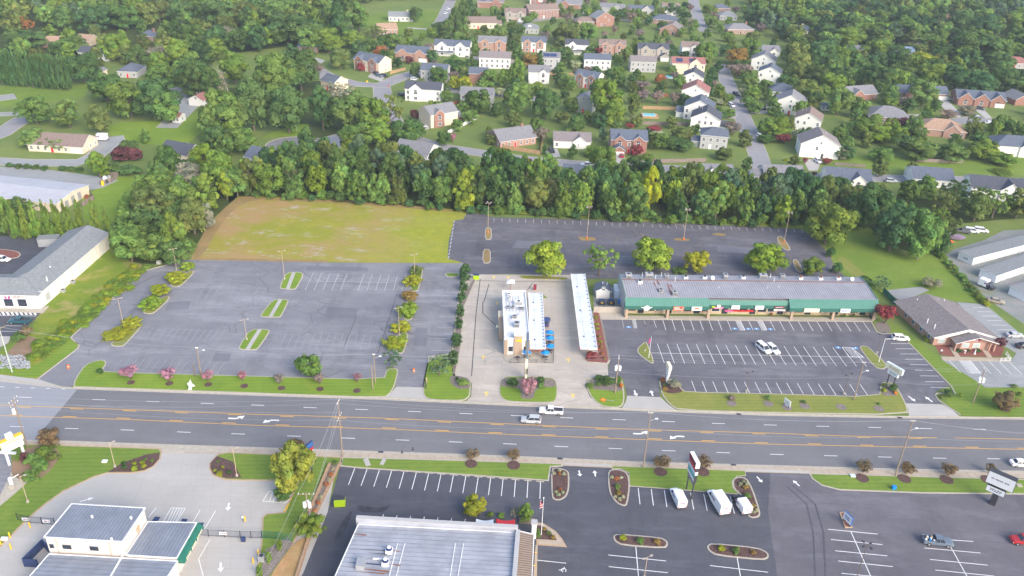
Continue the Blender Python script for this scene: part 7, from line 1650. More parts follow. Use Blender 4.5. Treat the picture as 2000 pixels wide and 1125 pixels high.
for (a, c2,w_, m_) in (((684,1042),(716,1046),.3,'rust'),((680,1072),(756,1076),.18,'dark_metal'),((716,1080),(756,1083),.25,'dark_metal'),((672,1098),(748,1104),.3,'navy'),((675,1108),(760,1117),.35,'rust'),((762,1102),(782,1105),.3,'rust'),((690,1117),(752,1121),.25,'rust'),((765,1075),(780,1078),.25,'rust')):
    p, q = rp(*a),rp(*c2); d = (q-p).to_2d(); n_ = Vector((-d.y, d.x)).normalized()*w_/2; b = MB(); b.add([(p.x, p.y, 5.59),(q.x-n_.x, q.y-n_.y, 5.59),(q.x+n_.x, q.y+n_.y, 5.59)],[(0,1,2)]); b.build('roof_stain', m_, ro, origin=ro.location+r.location)
r4,P4,ro4 = block('side_porch','tan ribbed metal lean-to roof on the right side of the grey-roofed building','porch',[(1013,1037),(1043,1044),(1036,1190),(1002,1190)],4.0,'wall_tan','metal_tan','bark',1,sp=.55)
r5 = thing('porch_pillar','white square corner pillar at the end of the tan lean-to roof','pillar', G(1042,1050)); MB().box(-.45,.45,-.45,.45,0,3.8).build('shaft','white_metal', r5); MB().box(-.6,.6,-.6,.6,3.8,4.2).build('capital','wall_grey', r5)
for x0,x1,c, l in ((930,964,'white_metal','white triangular shade sail above the building front'),(970,1006,'red','red shade sail above the building front')):
    q0,q1 = G(x0,1013,3.4),G(x1,1014,3.4); r = thing('shade_sail', l, 'shade sail',(q0.x, q0.y, 0)); b = MB(); n = 8; vs = []
    for i in range(n+1): t = i/n; sg = .45*math.sin(t*math.pi); vs += [(q0.x+(q1.x-q0.x)*t, q0.y+(q1.y-q0.y)*t-sg*.6,3.4-sg*.4),(q0.x+(q1.x-q0.x)*t, q0.y+(q1.y-q0.y)*t-2.4,3.9)]
    b.add(vs, [(2*i, 2*i+1,2*i+3,2*i+2) for i in range(n)]+[(2*i+2,2*i+3,2*i+1,2*i) for i in range(n)]); b.build('cloth', c, r, world=True)
    for q in (q0,q1): MB().tube((q.x, q.y, 0),(q.x, q.y, 3.5),.07).build('post','dark_metal', r, world=True)
r = thing('wooden_planter_fence','short weathered picket screen beside the slender green tree','fence', G(1030,1023)); b = MB()
for i in range(16): MB().box(-1.7+i*.2,-1.55+i*.2,-.04,.04,0,1.5).build('picket','wood_fence_grey', r)
# ================================================================== VEHICLES
for n, c in dict(car_white=(.80,.81,.83),car_silver=(.48,.50,.52),car_black=(.02,.02,.025),car_grey=(.12,.125,.13),car_blue=(.03,.06,.20),car_red=(.40,.02,.03),car_teal=(.02,.10,.13),car_tan=(.36,.30,.22),car_bluegrey=(.13,.17,.22),car_green=(.05,.16,.07)).items():
    mat(n, c, 0.28,0,1,spec=0.6)
def loft(b, secs, mi=0):
    """secs: (x, half width low, half width high, z0,z1)"""
    n = len(secs); vs = []
    for x, wl, wh, z0,z1 in secs: vs += [(x, -wl*.94,z0),(x, -wl, z0+(z1-z0)*.35),(x, -wh, z1-.06),(x, -wh*.9,z1),(x, wh*.9,z1),(x, wh, z1-.06),(x, wl, z0+(z1-z0)*.35),(x, wl*.94,z0)]
    fs = []
    for i in range(n-1):
        for k in range(8): a, c = i*8+k, i*8+(k+1) % 8; fs.append((a, c, c+8,a+8))
    fs += [tuple(range(8))[::-1],tuple(range((n-1)*8,n*8))]
    b.add(vs, [f[::-1] for f in fs],mi)
VM = {}
def vmesh(k, fn):
    if k not in VM: VM[k] = fn()
    return VM[k]
SPEC = {  # length, width, lower sections, glass trapezoid x0,x1,x2,x3 z0,z1,wheel x
 'suv': (4.7,1.88,[(-2.35,.80,.82,.45,.95),(-2.2,.9,.92,.3,1.08),(-1.0,.94,.93,.26,1.08),(.9,.94,.92,.26,1.04),(2.0,.9,.86,.3,.92),(2.35,.74,.72,.42,.74)],(-2.2,-1.85,.35,1.05,1.05,1.66),(-1.4,1.42)),
 'sedan': (4.8,1.82,[(-2.4,.78,.78,.42,.88),(-2.2,.88,.88,.28,.98),(-1.0,.91,.9,.24,.98),(.9,.91,.9,.24,.95),(2.0,.88,.84,.28,.82),(2.4,.72,.7,.38,.62)],(-1.75,-1.1,.3,1.15,.94,1.42),(-1.42,1.45)),
 'minivan': (5.0,1.95,[(-2.5,.88,.88,.35,1.0),(-2.35,.95,.95,.3,1.1),(.9,.97,.95,.26,1.1),(2.1,.92,.86,.3,.92),(2.5,.76,.72,.4,.72)],(-2.4,-2.2,.6,1.5,1.05,1.76),(-1.55,1.55)),
 'pickup': (5.7,1.98,[(-2.85,.95,.95,.5,1.08),(-2.7,.97,.97,.42,1.12),(-.6,.97,.97,.38,1.12),(1.0,.97,.97,.38,1.14),(2.5,.94,.92,.4,1.08),(2.85,.84,.82,.5,.9)],(-.75,-.5,.75,1.3,1.1,1.78),(-1.75,1.85)),
}
def wheels(r, xs, wd, rad=.34):
    def w_():
        return MB().tube((0,-.12,0),(0,.12,0),rad, n=14).mesh('wheel','rubber')
    def h_(): return MB().tube((0,-.13,0),(0,.13,0),rad*.58,n=10).mesh('rim','rim')
    for x in xs:
        for s in (-1,1):
            o = link('wheel', vmesh(('w', rad),w_),r, (x, s*(wd/2-.12),rad)); link('rim', vmesh(('r', rad),h_),o)
def vehicle(kind, px, py, head, col, label, load=None, z=0.05):
    L, wd, secs, g, wx = SPEC[kind]; P = G(px, py); P.z = z; r = thing({'suv': 'parked_car','sedan': 'car','minivan': 'minivan','pickup': 'pickup_truck'}[kind],label, {'pickup': 'pickup truck','minivan': 'van'}.get(kind, 'car'),P, R(head))
    def body():
        b = MB(); loft(b, secs)
        if kind == 'pickup': b.box(-2.72,-.7,-.82,.82,1.124,1.13,1)
        return b.mesh('body',[col, 'dark_metal'])
    link('body', vmesh((kind, col),body),r)
    def gl():
        b = MB(); x0,x1,x2,x3,z0,z1 = g; a, c = wd/2-.08,wd/2-.28
        b.add([(x0,-a, z0),(x3,-a, z0),(x3,a, z0),(x0,a, z0),(x1,-c, z1),(x2,-c, z1),(x2,c, z1),(x1,c, z1)],[(0,1,5,4),(1,2,6,5),(2,3,7,6),(3,0,4,7)]); return b.mesh('windows','glass_dark')
    link('windows', vmesh((kind, 'g'),gl),r)
    def rf_():
        b = MB(); x0,x1,x2,x3,z0,z1 = g; c = wd/2-.27; b.box(x1-.05,x2+.05,-c, c, z1-.03,z1+.05)
        for s in (-1,1):
            for xb, xt in ((x0,x1),((x0+x3)*.5-.1,(x1+x2)*.5),(x3,x2)): b.tube((xb, s*(wd/2-.08),z0),(xt, s*(wd/2-.28),z1),.045,n=4)
        return b.mesh('roof', col)
    link('roof', vmesh((kind, col, 'r'),rf_),r)
    if kind == 'pickup':
        def bed():
            b = MB()
            for s in (-1,1): b.box(-2.82,-.72,s*.9-.07,s*.9+.07,1.13,1.3)
            b.box(-2.88,-2.76,-.83,.83,1.13,1.3); return b.mesh('bed_rails', col)
        link('bed_rails', vmesh(('bed', col),bed),r)
        if load: 
            for i in range(7): MB().box(-2.6+i*.26,-2.3+i*.26,-.7+(i % 3)*.4,-.3+(i % 3)*.4,1.13,1.35+(i % 2)*.12).build('load',('white_metal','wall_tan','white_metal','blue_cloth')[i % 4],r)
    wheels(r, wx, wd, .38 if kind == 'pickup' else .34)
    hl = vmesh(('hl',),lambda: MB().box(-.05,.05,-.2,.2,-.07,.07).mesh('headlight','lamp_glass')); tl = vmesh(('tl',),lambda: MB().box(-.05,.05,-.12,.12,-.12,.12).mesh('tail_light','tail_red'))
    for s in (-1,1): link('headlight', hl, r, (L/2-.06,s*wd*.34,.7)); link('tail_light', tl, r, (-L/2+.03,s*wd*.40,.85))
    return r
V = [('pickup',1076,807,178,'car_white','white extended-cab pickup truck driving left in the far lane'),('suv',1037,824,178,'car_silver','silver SUV driving left on the highway below the pickup'),('sedan',1993,909,-1,'car_white','white sedan on the near lane at the right edge'),
 ('minivan',1490.5,684,-66,'car_white','white minivan in the double row of the shops, left of the pair'),('suv',1508.5,686,-66,'car_white','white car in the double row of the shops, right of the pair'),('suv',1758,664,-4,'car_white','white SUV parked at the right end bay of the shops lot'),
 ('pickup',1829,1062,-6,'car_bluegrey','old blue-grey pickup truck with a loaded bed on the near right lot',1),('pickup',2000,1060,180,'car_red','dark red truck nose at the bottom right edge'),('suv',1067,632,80,'car_blue','dark blue SUV half under the restaurant canopy'),
 ('pickup',40,631,181,'car_teal','dark teal pickup truck before the pale shop'),('suv',6,510,-8,'car_white','white SUV at the left edge beside the red mulch island'),('sedan',1981,658,2,'car_silver','silver sedan right of the brick office'),('sedan',2000,679,5,'car_black','black sedan below the silver one by the brick office'),
 ('sedan',1944,591,-20,'car_tan','dusty tan sedan in the weeds of the storage yard fence'),('pickup',1879,455,-12,'car_grey','grey pickup in the storage yard, left of the vans'),('minivan',1897,454,-14,'car_white','white and blue van in the storage yard'),('minivan',1915,453,-14,'car_white','white van at the right of the storage yard row'),
 ('suv',736,146,-35,'car_black','first black car on the drive of the brick-fronted house'),('suv',741,150,-35,'car_bluegrey','second, bluish black car on the same drive'),('suv',751,150,-35,'car_black','third black car on the same drive'),('suv',810,157,5,'car_white','white car on the drive above the road junction'),
 ('suv',825,249,0,'car_silver','silver SUV before the garage of the cream house'),('suv',786,188,-10,'car_black','black car left of the arched-window white house'),('suv',910,111,-60,'car_black','black car before the large white house'),('sedan',870,27,65,'car_white','white car on the far road, lower'),('sedan',875,19,65,'car_white','white car on the far road, upper'),
 ('minivan',1428,208,-70,'car_white','white van parked on the long street'),('suv',1400,228,-5,'car_bluegrey','blue-grey car on a drive by the long street'),('sedan',1472,217,3,'car_silver','silver car on the drive right of the long street'),('suv',1490,215,3,'car_black','black car beside the silver one right of the long street'),('suv',1484,269,-65,'car_white','white car parked near the bottom of the long street'),
 ('suv',1437,186,-70,'car_black','black car at the kerb of the long street'),('suv',1848,195,0,'car_white','white car before the garage of the long brick house'),('suv',1915,214,-50,'car_grey','grey car on the drive of the ornate brick house'),('sedan',1909,230,-2,'car_bluegrey','blue-grey sedan on the cul-de-sac'),('sedan',1932,242,-2,'car_white','white sedan on the bend near the cul-de-sac'),
 ('pickup',1147,325,180,'car_white','white pickup on the street behind the tree belt'),('sedan',1005,316,-5,'car_red','red car on the street behind the belt at left'),('suv',1214,306,85,'car_red','dark red car before the brick house garage'),('suv',1597,317,-80,'car_white','white car on the wide drive at the street corner'),('suv',1077,297,-70,'car_black','black car beside the columnar shrub'),
 ('suv',1017,41,0,'car_white','white car right of the tan stone house'),('suv',1028,44,0,'car_silver','silver car on the drive of the top row'),('suv',1296,117,-80,'car_green','green car before the grey stone house'),('suv',1740,356,0,'car_silver','silver car on the street behind the belt at right'),('suv',751,72,-10,'car_white','white car below the tan-roofed brick ranch'),('suv',1998,357,0,'car_black','black car at the right end of the street behind the belt')]
for q in V: vehicle(*q)
def cutaway(name, px, py, head, label, L, Hb, wd, cabcol, boxed=True):
    P = G(px, py); P.z = .05; r = thing(name, label, 'van', P, R(head)); b = MB(); loft(b, [(L/2-2.4,1.0,.98,.4,1.2),(L/2-.9,.98,.95,.4,1.15),(L/2,.85,.8,.5,.95)]); b.build('hood', cabcol, r)
    b = MB(); b.add([(L/2-2.4,-.95,1.15),(L/2-.95,-.95,1.15),(L/2-.95,.95,1.15),(L/2-2.4,.95,1.15),(L/2-2.4,-.8,1.95),(L/2-1.6,-.8,1.95),(L/2-1.6,.8,1.95),(L/2-2.4,.8,1.95)],[(0,1,5,4),(1,2,6,5),(2,3,7,6)]); b.build('windscreen','glass_dark', r); MB().box(L/2-2.5,L/2-1.55,-.82,.82,1.95,2.03).build('cab_roof', cabcol, r)
    b = MB(); x1 = L/2-2.35; b.box(-L/2+.1,x1,-wd/2,wd/2,.55,Hb); b.add([(x1,-wd/2,Hb),(x1,wd/2,Hb),(x1-.0,-wd/2+.15,Hb+.1),(x1,wd/2-.15,Hb+.1),(-L/2+.1,-wd/2,Hb),(-L/2+.1,wd/2,Hb),(-L/2+.2,-wd/2+.15,Hb+.1),(-L/2+.2,wd/2-.15,Hb+.1)],[(2,3,7,6),(0,2,6,4),(1,5,7,3),(4,6,7,5),(0,1,3,2)]); bo = b.build('box_body','car_white', r)
    b = MB(); b.add([(-L/2+.08,.75*math.cos(t*.45),Hb*.72+.16*math.sin(t*.45)) for t in range(14)],[tuple(range(14))[::-1]]); b.build('emblem','sign_mauve', bo)
    for s in (-1,1):
        b = MB(); b.box(-.6,1.0,s*wd/2-.01 if s > 0 else s*wd/2-.02,s*wd/2+.02 if s > 0 else s*wd/2+.01,Hb*.55,Hb*.75); b.build('side_graphic','sign_mauve', bo); MB().box(-L/2+.03,-L/2+.1,s*wd*.42-.1,s*wd*.42+.1,.7,1.0).build('tail_light','tail_red', r)
    MB().box(-L/2-.15,-L/2+.1,-wd/2+.05,wd/2-.05,.35,.55).build('bumper','dark_metal', r); wheels(r, (-L/2+1.3,L/2-1.0),wd, .38); return r
cutaway('delivery_van',1323,978,100,'white panel van parked under the tall multi-panel sign',5.6,2.3,2.0,'car_white')
cutaway('box_truck',1401,986,104,'larger white box truck in the middle of the three work vans',7.0,2.9,2.35,'car_white')
cutaway('service_truck',1447,990,104,'dark-cabbed service truck with white box body beside the mulch island',5.4,2.1,2.1,'car_black')
cutaway('parked_camper',1926,562,-52,'white box trailer with dark open end by the storage yard hedge',5.0,2.6,2.2,'dark_metal')
cutaway('box_truck',196,274,178,'white box truck beside the cream building at left',6.5,2.9,2.3,'car_red')
r = thing('covered_boat','boat under a grey cover in the storage yard','boat', G(1865,467),R(-18)); b = MB(); loft(b, [(-3,.8,.9,.3,1.2),(-1,1.2,1.3,.3,1.7),(1.4,1.1,1.2,.4,1.6),(3.2,.2,.3,.9,1.3)]); b.build('cover','sign_mauve', r)
r = thing('covered_boat','small orange covered boat in the storage yard','boat', G(1851,474),R(-25)); b = MB(); loft(b, [(-1.6,.6,.6,.2,.8),(0,.9,.9,.2,1.1),(1.8,.2,.2,.5,.8)]); b.build('cover','orange', r)
r = thing('trailer','small white trailer left of the orange boat','trailer', G(1842,480),R(60)); MB().box(-1.5,1.5,-.9,.9,.5,1.9).build('body','white_metal', r); wheels(r, (0,),1.9,.3)
# ================================================================== POLES, WIRES, LAMPS
WIREPTS = {}
def upole(key, base, top, label, arms=((0.6,2.4),(2.2,2.0)),pots=0,m='wood_pole', rad=.17,ax=(1,-.03),lamp=0,name='utility_pole'):
    P = G(*base); h = HT(base, top); r = thing(name, label, 'utility pole' if name == 'utility_pole' else 'lamp', P)
    MB().tube((0,0,0),(0,0,h),rad, rad*.6,n=8).build('pole', m, r); a = Vector((*ax, 0)).normalized(); W = []
    for dz, L in arms:
        z = h-dz; MB().obox((0,0),ax, L, .12,.12,z).build('crossarm','wood_pole', r); 
        for t in (-.46,-.18,.18,.46): MB().tube((a.x*L*t, a.y*L*t, z+.12),(a.x*L*t, a.y*L*t, z+.38),.07,n=6).build('insulator','white_metal', r)
        W += [P+Vector((a.x*L*t, a.y*L*t, z+.35)) for t in (-.46,.46)]
    for i in range(pots):
        t = i*2.1-1.0; x, y = .55*math.sin(t),-.55*math.cos(t)*.6; MB().tube((x, y, h-3.6),(x, y, h-2.4),.34,n=12).build('transformer','white_metal', r)
    W.append(P+Vector((0,0,h-4.2))); W.append(P+Vector((0,0,h-5.0)))
    if lamp: MB().tube((0,0,h-lamp),(1.4,.3,h-lamp+.5),.05).build('lamp_arm','grey_metal', r); MB().box(1.2,1.8,.15,.45,h-lamp+.42,h-lamp+.58).build('lamp_head','white_metal', r)
    WIREPTS[key] = W; return r
AX = (.12,1)
upole('a',(54,875),(30,780),'leaning-looking roadside utility pole at the far left',((.3,2.6),(1.4,2.4)),1,ax=AX); upole('b',(669,893),(660,784),'dark brown utility pole with crossarms on the near verge, left of centre',((.3,1.6),(4.2,3.0)),ax=AX)
upole('c',(1256,914),(1270,806),'utility pole on the near verge right of centre',((.2,1.0),),lamp=2.2); upole('d',(1748,930),(1781,822),'utility pole on the near verge at the right',((.2,1.0),),lamp=2.6)
upole('e',(1201,769),(1209,698),'weathered utility pole with three transformers by the shops entrance',((.2,1.6),),3,ax=AX); upole('f',(1900,787),(1926,722),'utility pole with transformers on the lawn before the brick office',((.2,1.6),),3,ax=AX)
upole('g',(393,733),(385,680),'slender pole on the frontage lawn between crepe myrtles',((.1,.6),),lamp=1.2); upole('h',(733,749),(732,693),'pole at the right end of the big lot kerb',((.1,.6),),lamp=1.0)
upole('i',(604,1022),(597,962),'near utility pole with crossarm and four transformers above the drooping tree',((.5,3.2),),3,ax=(1,.05)); upole('j',(1667,782),(1692,708),'brown pole on the dry lawn near the right end',((.2,.8),),lamp=3.0)
upole('k',(24,727),(-1,640),'greenish steel pole at the left edge',((.1,.4),),m='steel_pole')
for k_, base, top, lab in (('s1',(728,760),(724,713),'short broken-off pole stub beside the thin pole'),('s2',(381,736),(377,712),'charred short stub beside the white star sculpture')):
    h = HT(base, top); r = thing('pole_stub', lab, 'pole', G(*base)); MB().tube((0,0,0),(0,0,h),.16,.12,n=8).build('shaft','wood_pole' if k_ == 's1' else 'bark', r); MB().tube((0,0,h),(0,0,h+.1),.13,.02,n=8).build('cap','bark', r)
def wire(a, c, sag, rad=.022):
    b = MB(); n = 10; pts = []
    for i in range(n+1): t = i/n; p = a.lerp(c, t); p.z -= sag*4*t*(1-t); pts.append(p)
    for i in range(n): b.tube(pts[i],pts[i+1],rad, n=3,cap=False)
    o = b.build('overhead_wire','grey_metal', None, world=True); tag(o, 'thin overhead wire strung between roadside utility poles','wire','overhead wires along the road'); return o
def ext(p, px, py): q = G(px, py, p.z); return q
for k0,k1,n in (('a','b',4),('b','c',3),('c','d',3),('k','g',2),('g','h',2),('h','e',3),('e','j',3),('j','f',3),('b','i',3)):
    for i in range(n): wire(WIREPTS[k0][i % len(WIREPTS[k0])],WIREPTS[k1][i % len(WIREPTS[k1])],1.1)
for k0,px, py in (('d',2150,850),('f',2150,745),('i',460,1200),('a',-150,770)):
    for i in range(3): p = WIREPTS[k0][i]; wire(p, ext(p, px, py+i*3),1.0)
def lamp_post(base, top, label, heads=2,m='tan_pole', barrel=False, rad=.10):
    P = G(*base); h = HT(base, top); r = thing('lamp_post', label, 'lamp post', P); MB().tube((0,0,.5),(0,0,h),rad*.8,rad*.55,n=8).build('pole', m, r); MB().tube((0,0,0),(0,0,.6),.28,n=10).build('footing','orange' if barrel else 'kerb', r)
    for i in range(heads):
        a = i*2*math.pi/heads+.5; x, y = .75*math.cos(a),.75*math.sin(a); hd = MB().tube((0,0,h-.1),(x, y, h),.04,n=5).build('bracket', m, r); MB().obox((x*1.2,y*1.2),(x, y),.55,.32,.16,h-.08).build('lamp_head','wall_stone' if m == 'tan_pole' else 'dark_metal', hd)
for q in (((345,527),(335,486),'lamp post at the far left island of the big lot'),((243,643),(227,583),'lamp post at the nearest left island of the big lot'),((482,664),(475,624),'lamp post on the lowest striped island'),((556,546),(547,490),'lamp post on the highest striped island'),((810,540),(808,497),'lamp post above the right-hand islands'),((780,656),(776,601),'lamp post among the lower right-hand islands'),
          ((953,455),(954,396),'tall four-headed lamp post on the weedy island, leftmost of the dark lot',4,'tan_pole', True),((1146,466),(1149,404),'four-headed lamp post with orange barrel foot, second in the dark lot',4,'tan_pole', True),((1335,468),(1342,409),'four-headed lamp post with orange barrel foot, third in the dark lot',4,'tan_pole', True),((1531,473),(1541,415),'four-headed lamp post with orange foot, last in the dark lot',4,'tan_pole', True),
          ((1259,686),(1263,634),'brown lamp post on the triangular island',2,'bark'),((1712,690),(1719,651),'reddish brown lamp post by the oval island',2,'bark'),((1457,766),(1459,727),'dark twin lamp among the nearest bays, left',2,'bark'),((1648,770),(1651,731),'dark twin lamp among the nearest bays, right',2,'bark'),((1258,1130),(1262,1088),'twin lamp post rising from the oblong island bays',2,'tan_pole'),((1672,1132),(1697,1064),'dark lamp post in the bottom right bays',4,'bark'),
          ((225,913),(209,864),'wooden lamp pole at the first mulch bed',1),((463,931),(451,876),'wooden lamp pole at the second mulch bed',1),((55,982),(43,930),'wooden lamp pole on the sloping lawn at left',1),((560,976),(553,950),'short tan lamp pole by the hatched bay',1)):
    lamp_post(*q)
# ================================================================== SIGNS AND SMALL THINGS
def rect_sign(name, label, base, legs, panels, rz, cat='sign', legm='dark_metal', lr=.12):
    r = thing(name, label, cat, G(*base),R(rz))
    for x, h in legs: MB().box(x-lr, x+lr, -lr, lr, 0,h).build('post', legm, r)
    for i, (x0,x1,z0,z1,d, c, bars, side) in enumerate(panels):
        o = MB().box(x0,x1,-d, d, z0,z1).build('sign_panel', side, r); b = MB()
        for s in (-1,1): b.box(x0+.06,x1-.06,s*d-.012,s*d+.012,z0+.06,z1-.06)
        b.build('sign_face', c, o)
        if bars:
            b = MB(); textbars(b, x0+.18*(x1-x0),x1-.18*(x1-x0),z0+.25*(z1-z0),z1-.25*(z1-z0),-d-.02,1 if z1-z0 < 1 else 2,0,i+int(base[0])); b.build('lettering', bars, o)
    return r
rect_sign('pylon_sign','yellow and white two-legged roadside sign at the left edge',(34,902),((-1.6,6),(1.6,5.5)),((-2.3,2.3,5.2,6.4,.55,'sign_cream','orange','yellow'),(-2.1,2.1,4.4,5.2,.3,'white_metal','sign_mauve','white_metal'),(-2.1,2.1,3.6,4.38,.3,'white_metal','pink','white_metal'),(-.75,.55,6.4,7.6,.4,'white_metal', None, 'white_metal')),52,legm='white_metal', lr=.22)
q = rect_sign('pylon_sign','tall sign with blue, red and white panels behind the orange-flecked tree',(603,925),((-1,4.5),(1,4.5)),((-1.9,1.9,6.2,7.6,.22,'sign_blue', None, 'navy'),(-1.9,1.9,5.5,6.18,.2,'red', None, 'dark_metal'),(-1.9,1.9,4.8,5.48,.2,'white_metal','navy','dark_metal'),(-1.9,1.9,3.4,4.7,.2,'white_metal','sign_mauve','dark_metal')),62)
rect_sign('pylon_sign','tall double-posted sign with stacked tenant panels above the white van',(1345,966),((-1.5,9),(1.5,9)),((-1.9,1.9,8.6,10.0,.45,'sign_maroon','white_metal','white_metal'),(-1.9,1.9,7.7,8.55,.3,'red', None, 'dark_metal'),(-1.9,1.9,6.8,7.65,.3,'wall_bluewhite','navy','white_metal'),(-1.9,1.9,5.9,6.75,.3,'sign_teal', None, 'dark_metal'),(-1.9,1.9,5.0,5.85,.3,'white_metal','orange','dark_metal'),(-1.6,1.6,4.1,4.95,.3,'sign_mauve', None, 'dark_metal')),100)
rect_sign('pylon_sign','white and pale green pole sign at the shops entrance',(1302,747),((0,4.4),),((-1.2,1.2,4.4,5.6,.4,'sign_cream','lime','sign_cream'),(-1.1,1.1,3.4,4.35,.3,'white_metal','pink','white_metal'),(-.8,.9,2.2,3.35,.25,'white_metal','sign_mauve','white_metal')),98,legm='white_metal', lr=.28)
rect_sign('pylon_sign','cream sign on two dark posts beside the oval island',(1738,752),((-.9,4),(.9,4)),((-2.4,2.4,4.3,5.9,.35,'sign_cream','wall_tan','wall_bluewhite'),(-1.5,1.5,3.0,4.25,.25,'white_metal','canvas_green','white_metal')),-58)
rect_sign('pylon_sign','large white box sign on a dark post at the right edge',(1938,984),((0,4.4),),((-2.6,2.6,5.0,8.0,.75,'white_metal', None, 'dark_metal'),(-2.1,1.5,3.0,4.5,.6,'white_metal','navy','dark_metal')),-40,lr=.6)
q = list(COL.objects)[-1]
while q.parent: q = q.parent
b = MB(); textbars(b, -1.9,1.9,6.3,6.9,-.78,1,0,3); b.build('lettering','sign_mauve', q)
rect_sign('low_sign','small white sign on the brick planter of the right lot',(1653,1024),((-.9,1.0),(.9,1.0)),((-1.2,1.2,.7,2.7,.15,'white_metal','sign_blue','sign_blue'),),-68)
rect_sign('yard_sign','white leaning sign panel on the dry frontage lawn',(1536,795),((-.8,.8),(.8,.8)),((-1.0,1.0,.3,2.2,.06,'white_metal','grey_metal','white_metal'),),-60)
rect_sign('post_sign','tan real-estate post sign on the small lawn left of the restaurant',(833,757),((-.5,2.6),),((-.6,.6,1.4,2.6,.06,'wall_tan', None, 'wall_tan'),),80)
P = G(1027,742); h = HT((1027,742),(1028,658)); r = thing('mast_sign','tall yellow mast sign seen edge-on before the restaurant','sign', P)
MB().box(-.28,.28,-.28,.28,0,h*.62).build('mast','sign_cream', r); MB().box(-.32,.32,-2.1,2.1,h*.60,h).build('sign_box','car_bluegrey', r)
for s in (-1,1): MB().box(s*.34-.02,s*.34+.02,-2.0,2.0,h*.61,h*.985).build('sign_face','yellow', r); MB().box(s*.33-.05,s*.33+.05,-.9,.9,h*.16,h*.3).build('reader_board','dark_metal', r)
r = thing('flag_pole','white flagpole with the stars and stripes by the paved terrace','flagpole', G(1057,1046)); h = HT((1057,1046),(1060,973)); MB().tube((0,0,0),(0,0,h),.07,.04,n=8).ball((0,0,h+.1),.12,.12,.12).build('pole','white_metal', r)
def flag(r, h, m=5):
    for i in range(7): MB().add([(-.05-.1*i % .2,0,h-.3-i*.3),(-.62,.15,h-.7-i*.3),(-.62,.15,h-1.0-i*.3),(-.05,0,h-.6-i*.3)],[(0,1,2,3),(3,2,1,0)]).build('flag_stripe','red' if i % 2 else 'paint_white', r)
    MB().add([(-.04,-.02,h-.25),(-.4,.05,h-.5),(-.4,.05,h-1.4),(-.04,-.02,h-1.2)],[(0,1,2,3),(3,2,1,0)]).build('flag_canton','navy', r)
flag(r, h)
r = thing('flag_pole','thin pole with a drooping red flag on the triangular island','flagpole', G(1267,699)); h = HT((1267,699),(1272,657)); MB().tube((0,0,0),(0,0,h),.08,.04,n=6).build('pole','white_metal', r); MB().add([(-.05,0,h-.5),(-.5,.1,h-.9),(-.5,.1,h-2.3),(-.05,0,h-2.0)],[(0,1,2,3),(3,2,1,0)]).build('flag','pink', r)
r = thing('flag_pole','bare white leaning pole on the oval island','flagpole', G(1716,708)); h = HT((1716,708),(1729,662)); MB().tube((0,0,0),(0,0,h),.09,.06,n=6).build('pole','white_metal', r); MB().tube((0,0,h),(2.2,0,h+.1),.06).build('arm','white_metal', r)
r = thing('sculpture','white angular star-shaped sculpture on the frontage lawn','sculpture', G(373,762),R(8)); b = MB(); b.prism([(-.9,0),(.3,0),(.15,.5),(.4,1.0),(1.1,1.2),(.45,1.9),(.25,3.1),(-.2,2.2),(-.6,2.0),(-.3,1.2),(-.45,.5)],-.12,.12,bottom=True); b.v = [(x, z, y) for x, y, z in b.v]; b.f = [f_[::-1] for f_ in b.f]; b.build('star_plate','white_metal', r); MB().box(-1.0,.4,-.3,.3,0,.12).build('base','white_metal', r)
for x, y, l in ((134,719,'at the far left entrance'),(808,726,'in the closed middle entrance')):
    r = thing('traffic_barrel', f'orange traffic barrel standing {l}','barrel', G(x, y)); MB().tube((0,0,0),(0,0,1.0),.32,.26,n=12).build('drum','orange', r); MB().tube((0,0,.5),(0,0,.62),.305,n=12).build('band','white_metal', r)
r = thing('fallen_sign','orange diamond road-work sign lying on the grass island','sign',(*G(1178,782).to_2d(),.2),R(10)); MB().obox((0,0),(1,1),1.2,1.2,.04,0).build('plate','orange', r); MB().obox((1.6,-.5),(1,-.35),2.0,.1,.05,0).build('stand','grey_metal', r); MB().obox((0,0),(1,1),.5,.5,.02,.045).build('symbol','yellow', r)
r = thing('blue_utility_box','bright blue utility cover at the kerb of the right lawn','utility box', G(1745,956)); MB().box(-.4,.4,-.3,.3,.1,1.0).build('cover','blue_cloth', r); MB().box(-.5,.5,-.4,.4,0,.12).build('pad','kerb', r)
r = thing('transformer_box','pale green transformer box at the top left corner of the big lot','utility box', G(311,515)); MB().box(-.6,.6,-.5,.5,0,1.0).build('cabinet','wall_sage', r); MB().box(-.7,.7,-.6,.6,0,.1).build('pad','kerb', r)
r = thing('lime_bin','lime green bin beside the restaurant hedge top','bin', G(930,545)); MB().box(-.9,.9,-.6,.6,.1,1.5).build('body','lime', r); MB().box(-.9,.9,-.6,.6,1.5,1.6).build('lid','navy', r)
for x, y, m, l in ((205,858+45,'white_metal','small white valve cover left of the wooden pole'),(1665,931,'wall_bluewhite','pale marker rock beside the mulch ring'),(1990,950,'kerb','concrete vault lid on the lawn at right')):
    r = thing('ground_cover_box', l, 'utility box', G(x, y)); MB().box(-.5,.5,-.4,.4,0,.35).box(-.55,.55,-.45,.45,.35,.42).build('lid', m, r)
for x, y, l in ((785,884,'left'),(806,878,'right')):
    r = thing('bird', f'black bird flying low over the near lane, {l} one','bird', G(x, y, 3)); b = MB(); b.ball((0,0,0),.28,.10,.10,8,5); b.ball((.3,0,.04),.09,.08,.08,6,4); b.build('body','dark_metal', r)
    for s in (-1,1): MB().add([(-.12,0,.05),(.15,0,.05),(.1,s*.55,.18),(-.15,s*.6,.16)],[(0,1,2,3),(3,2,1,0)]).build('wing','dark_metal', r)
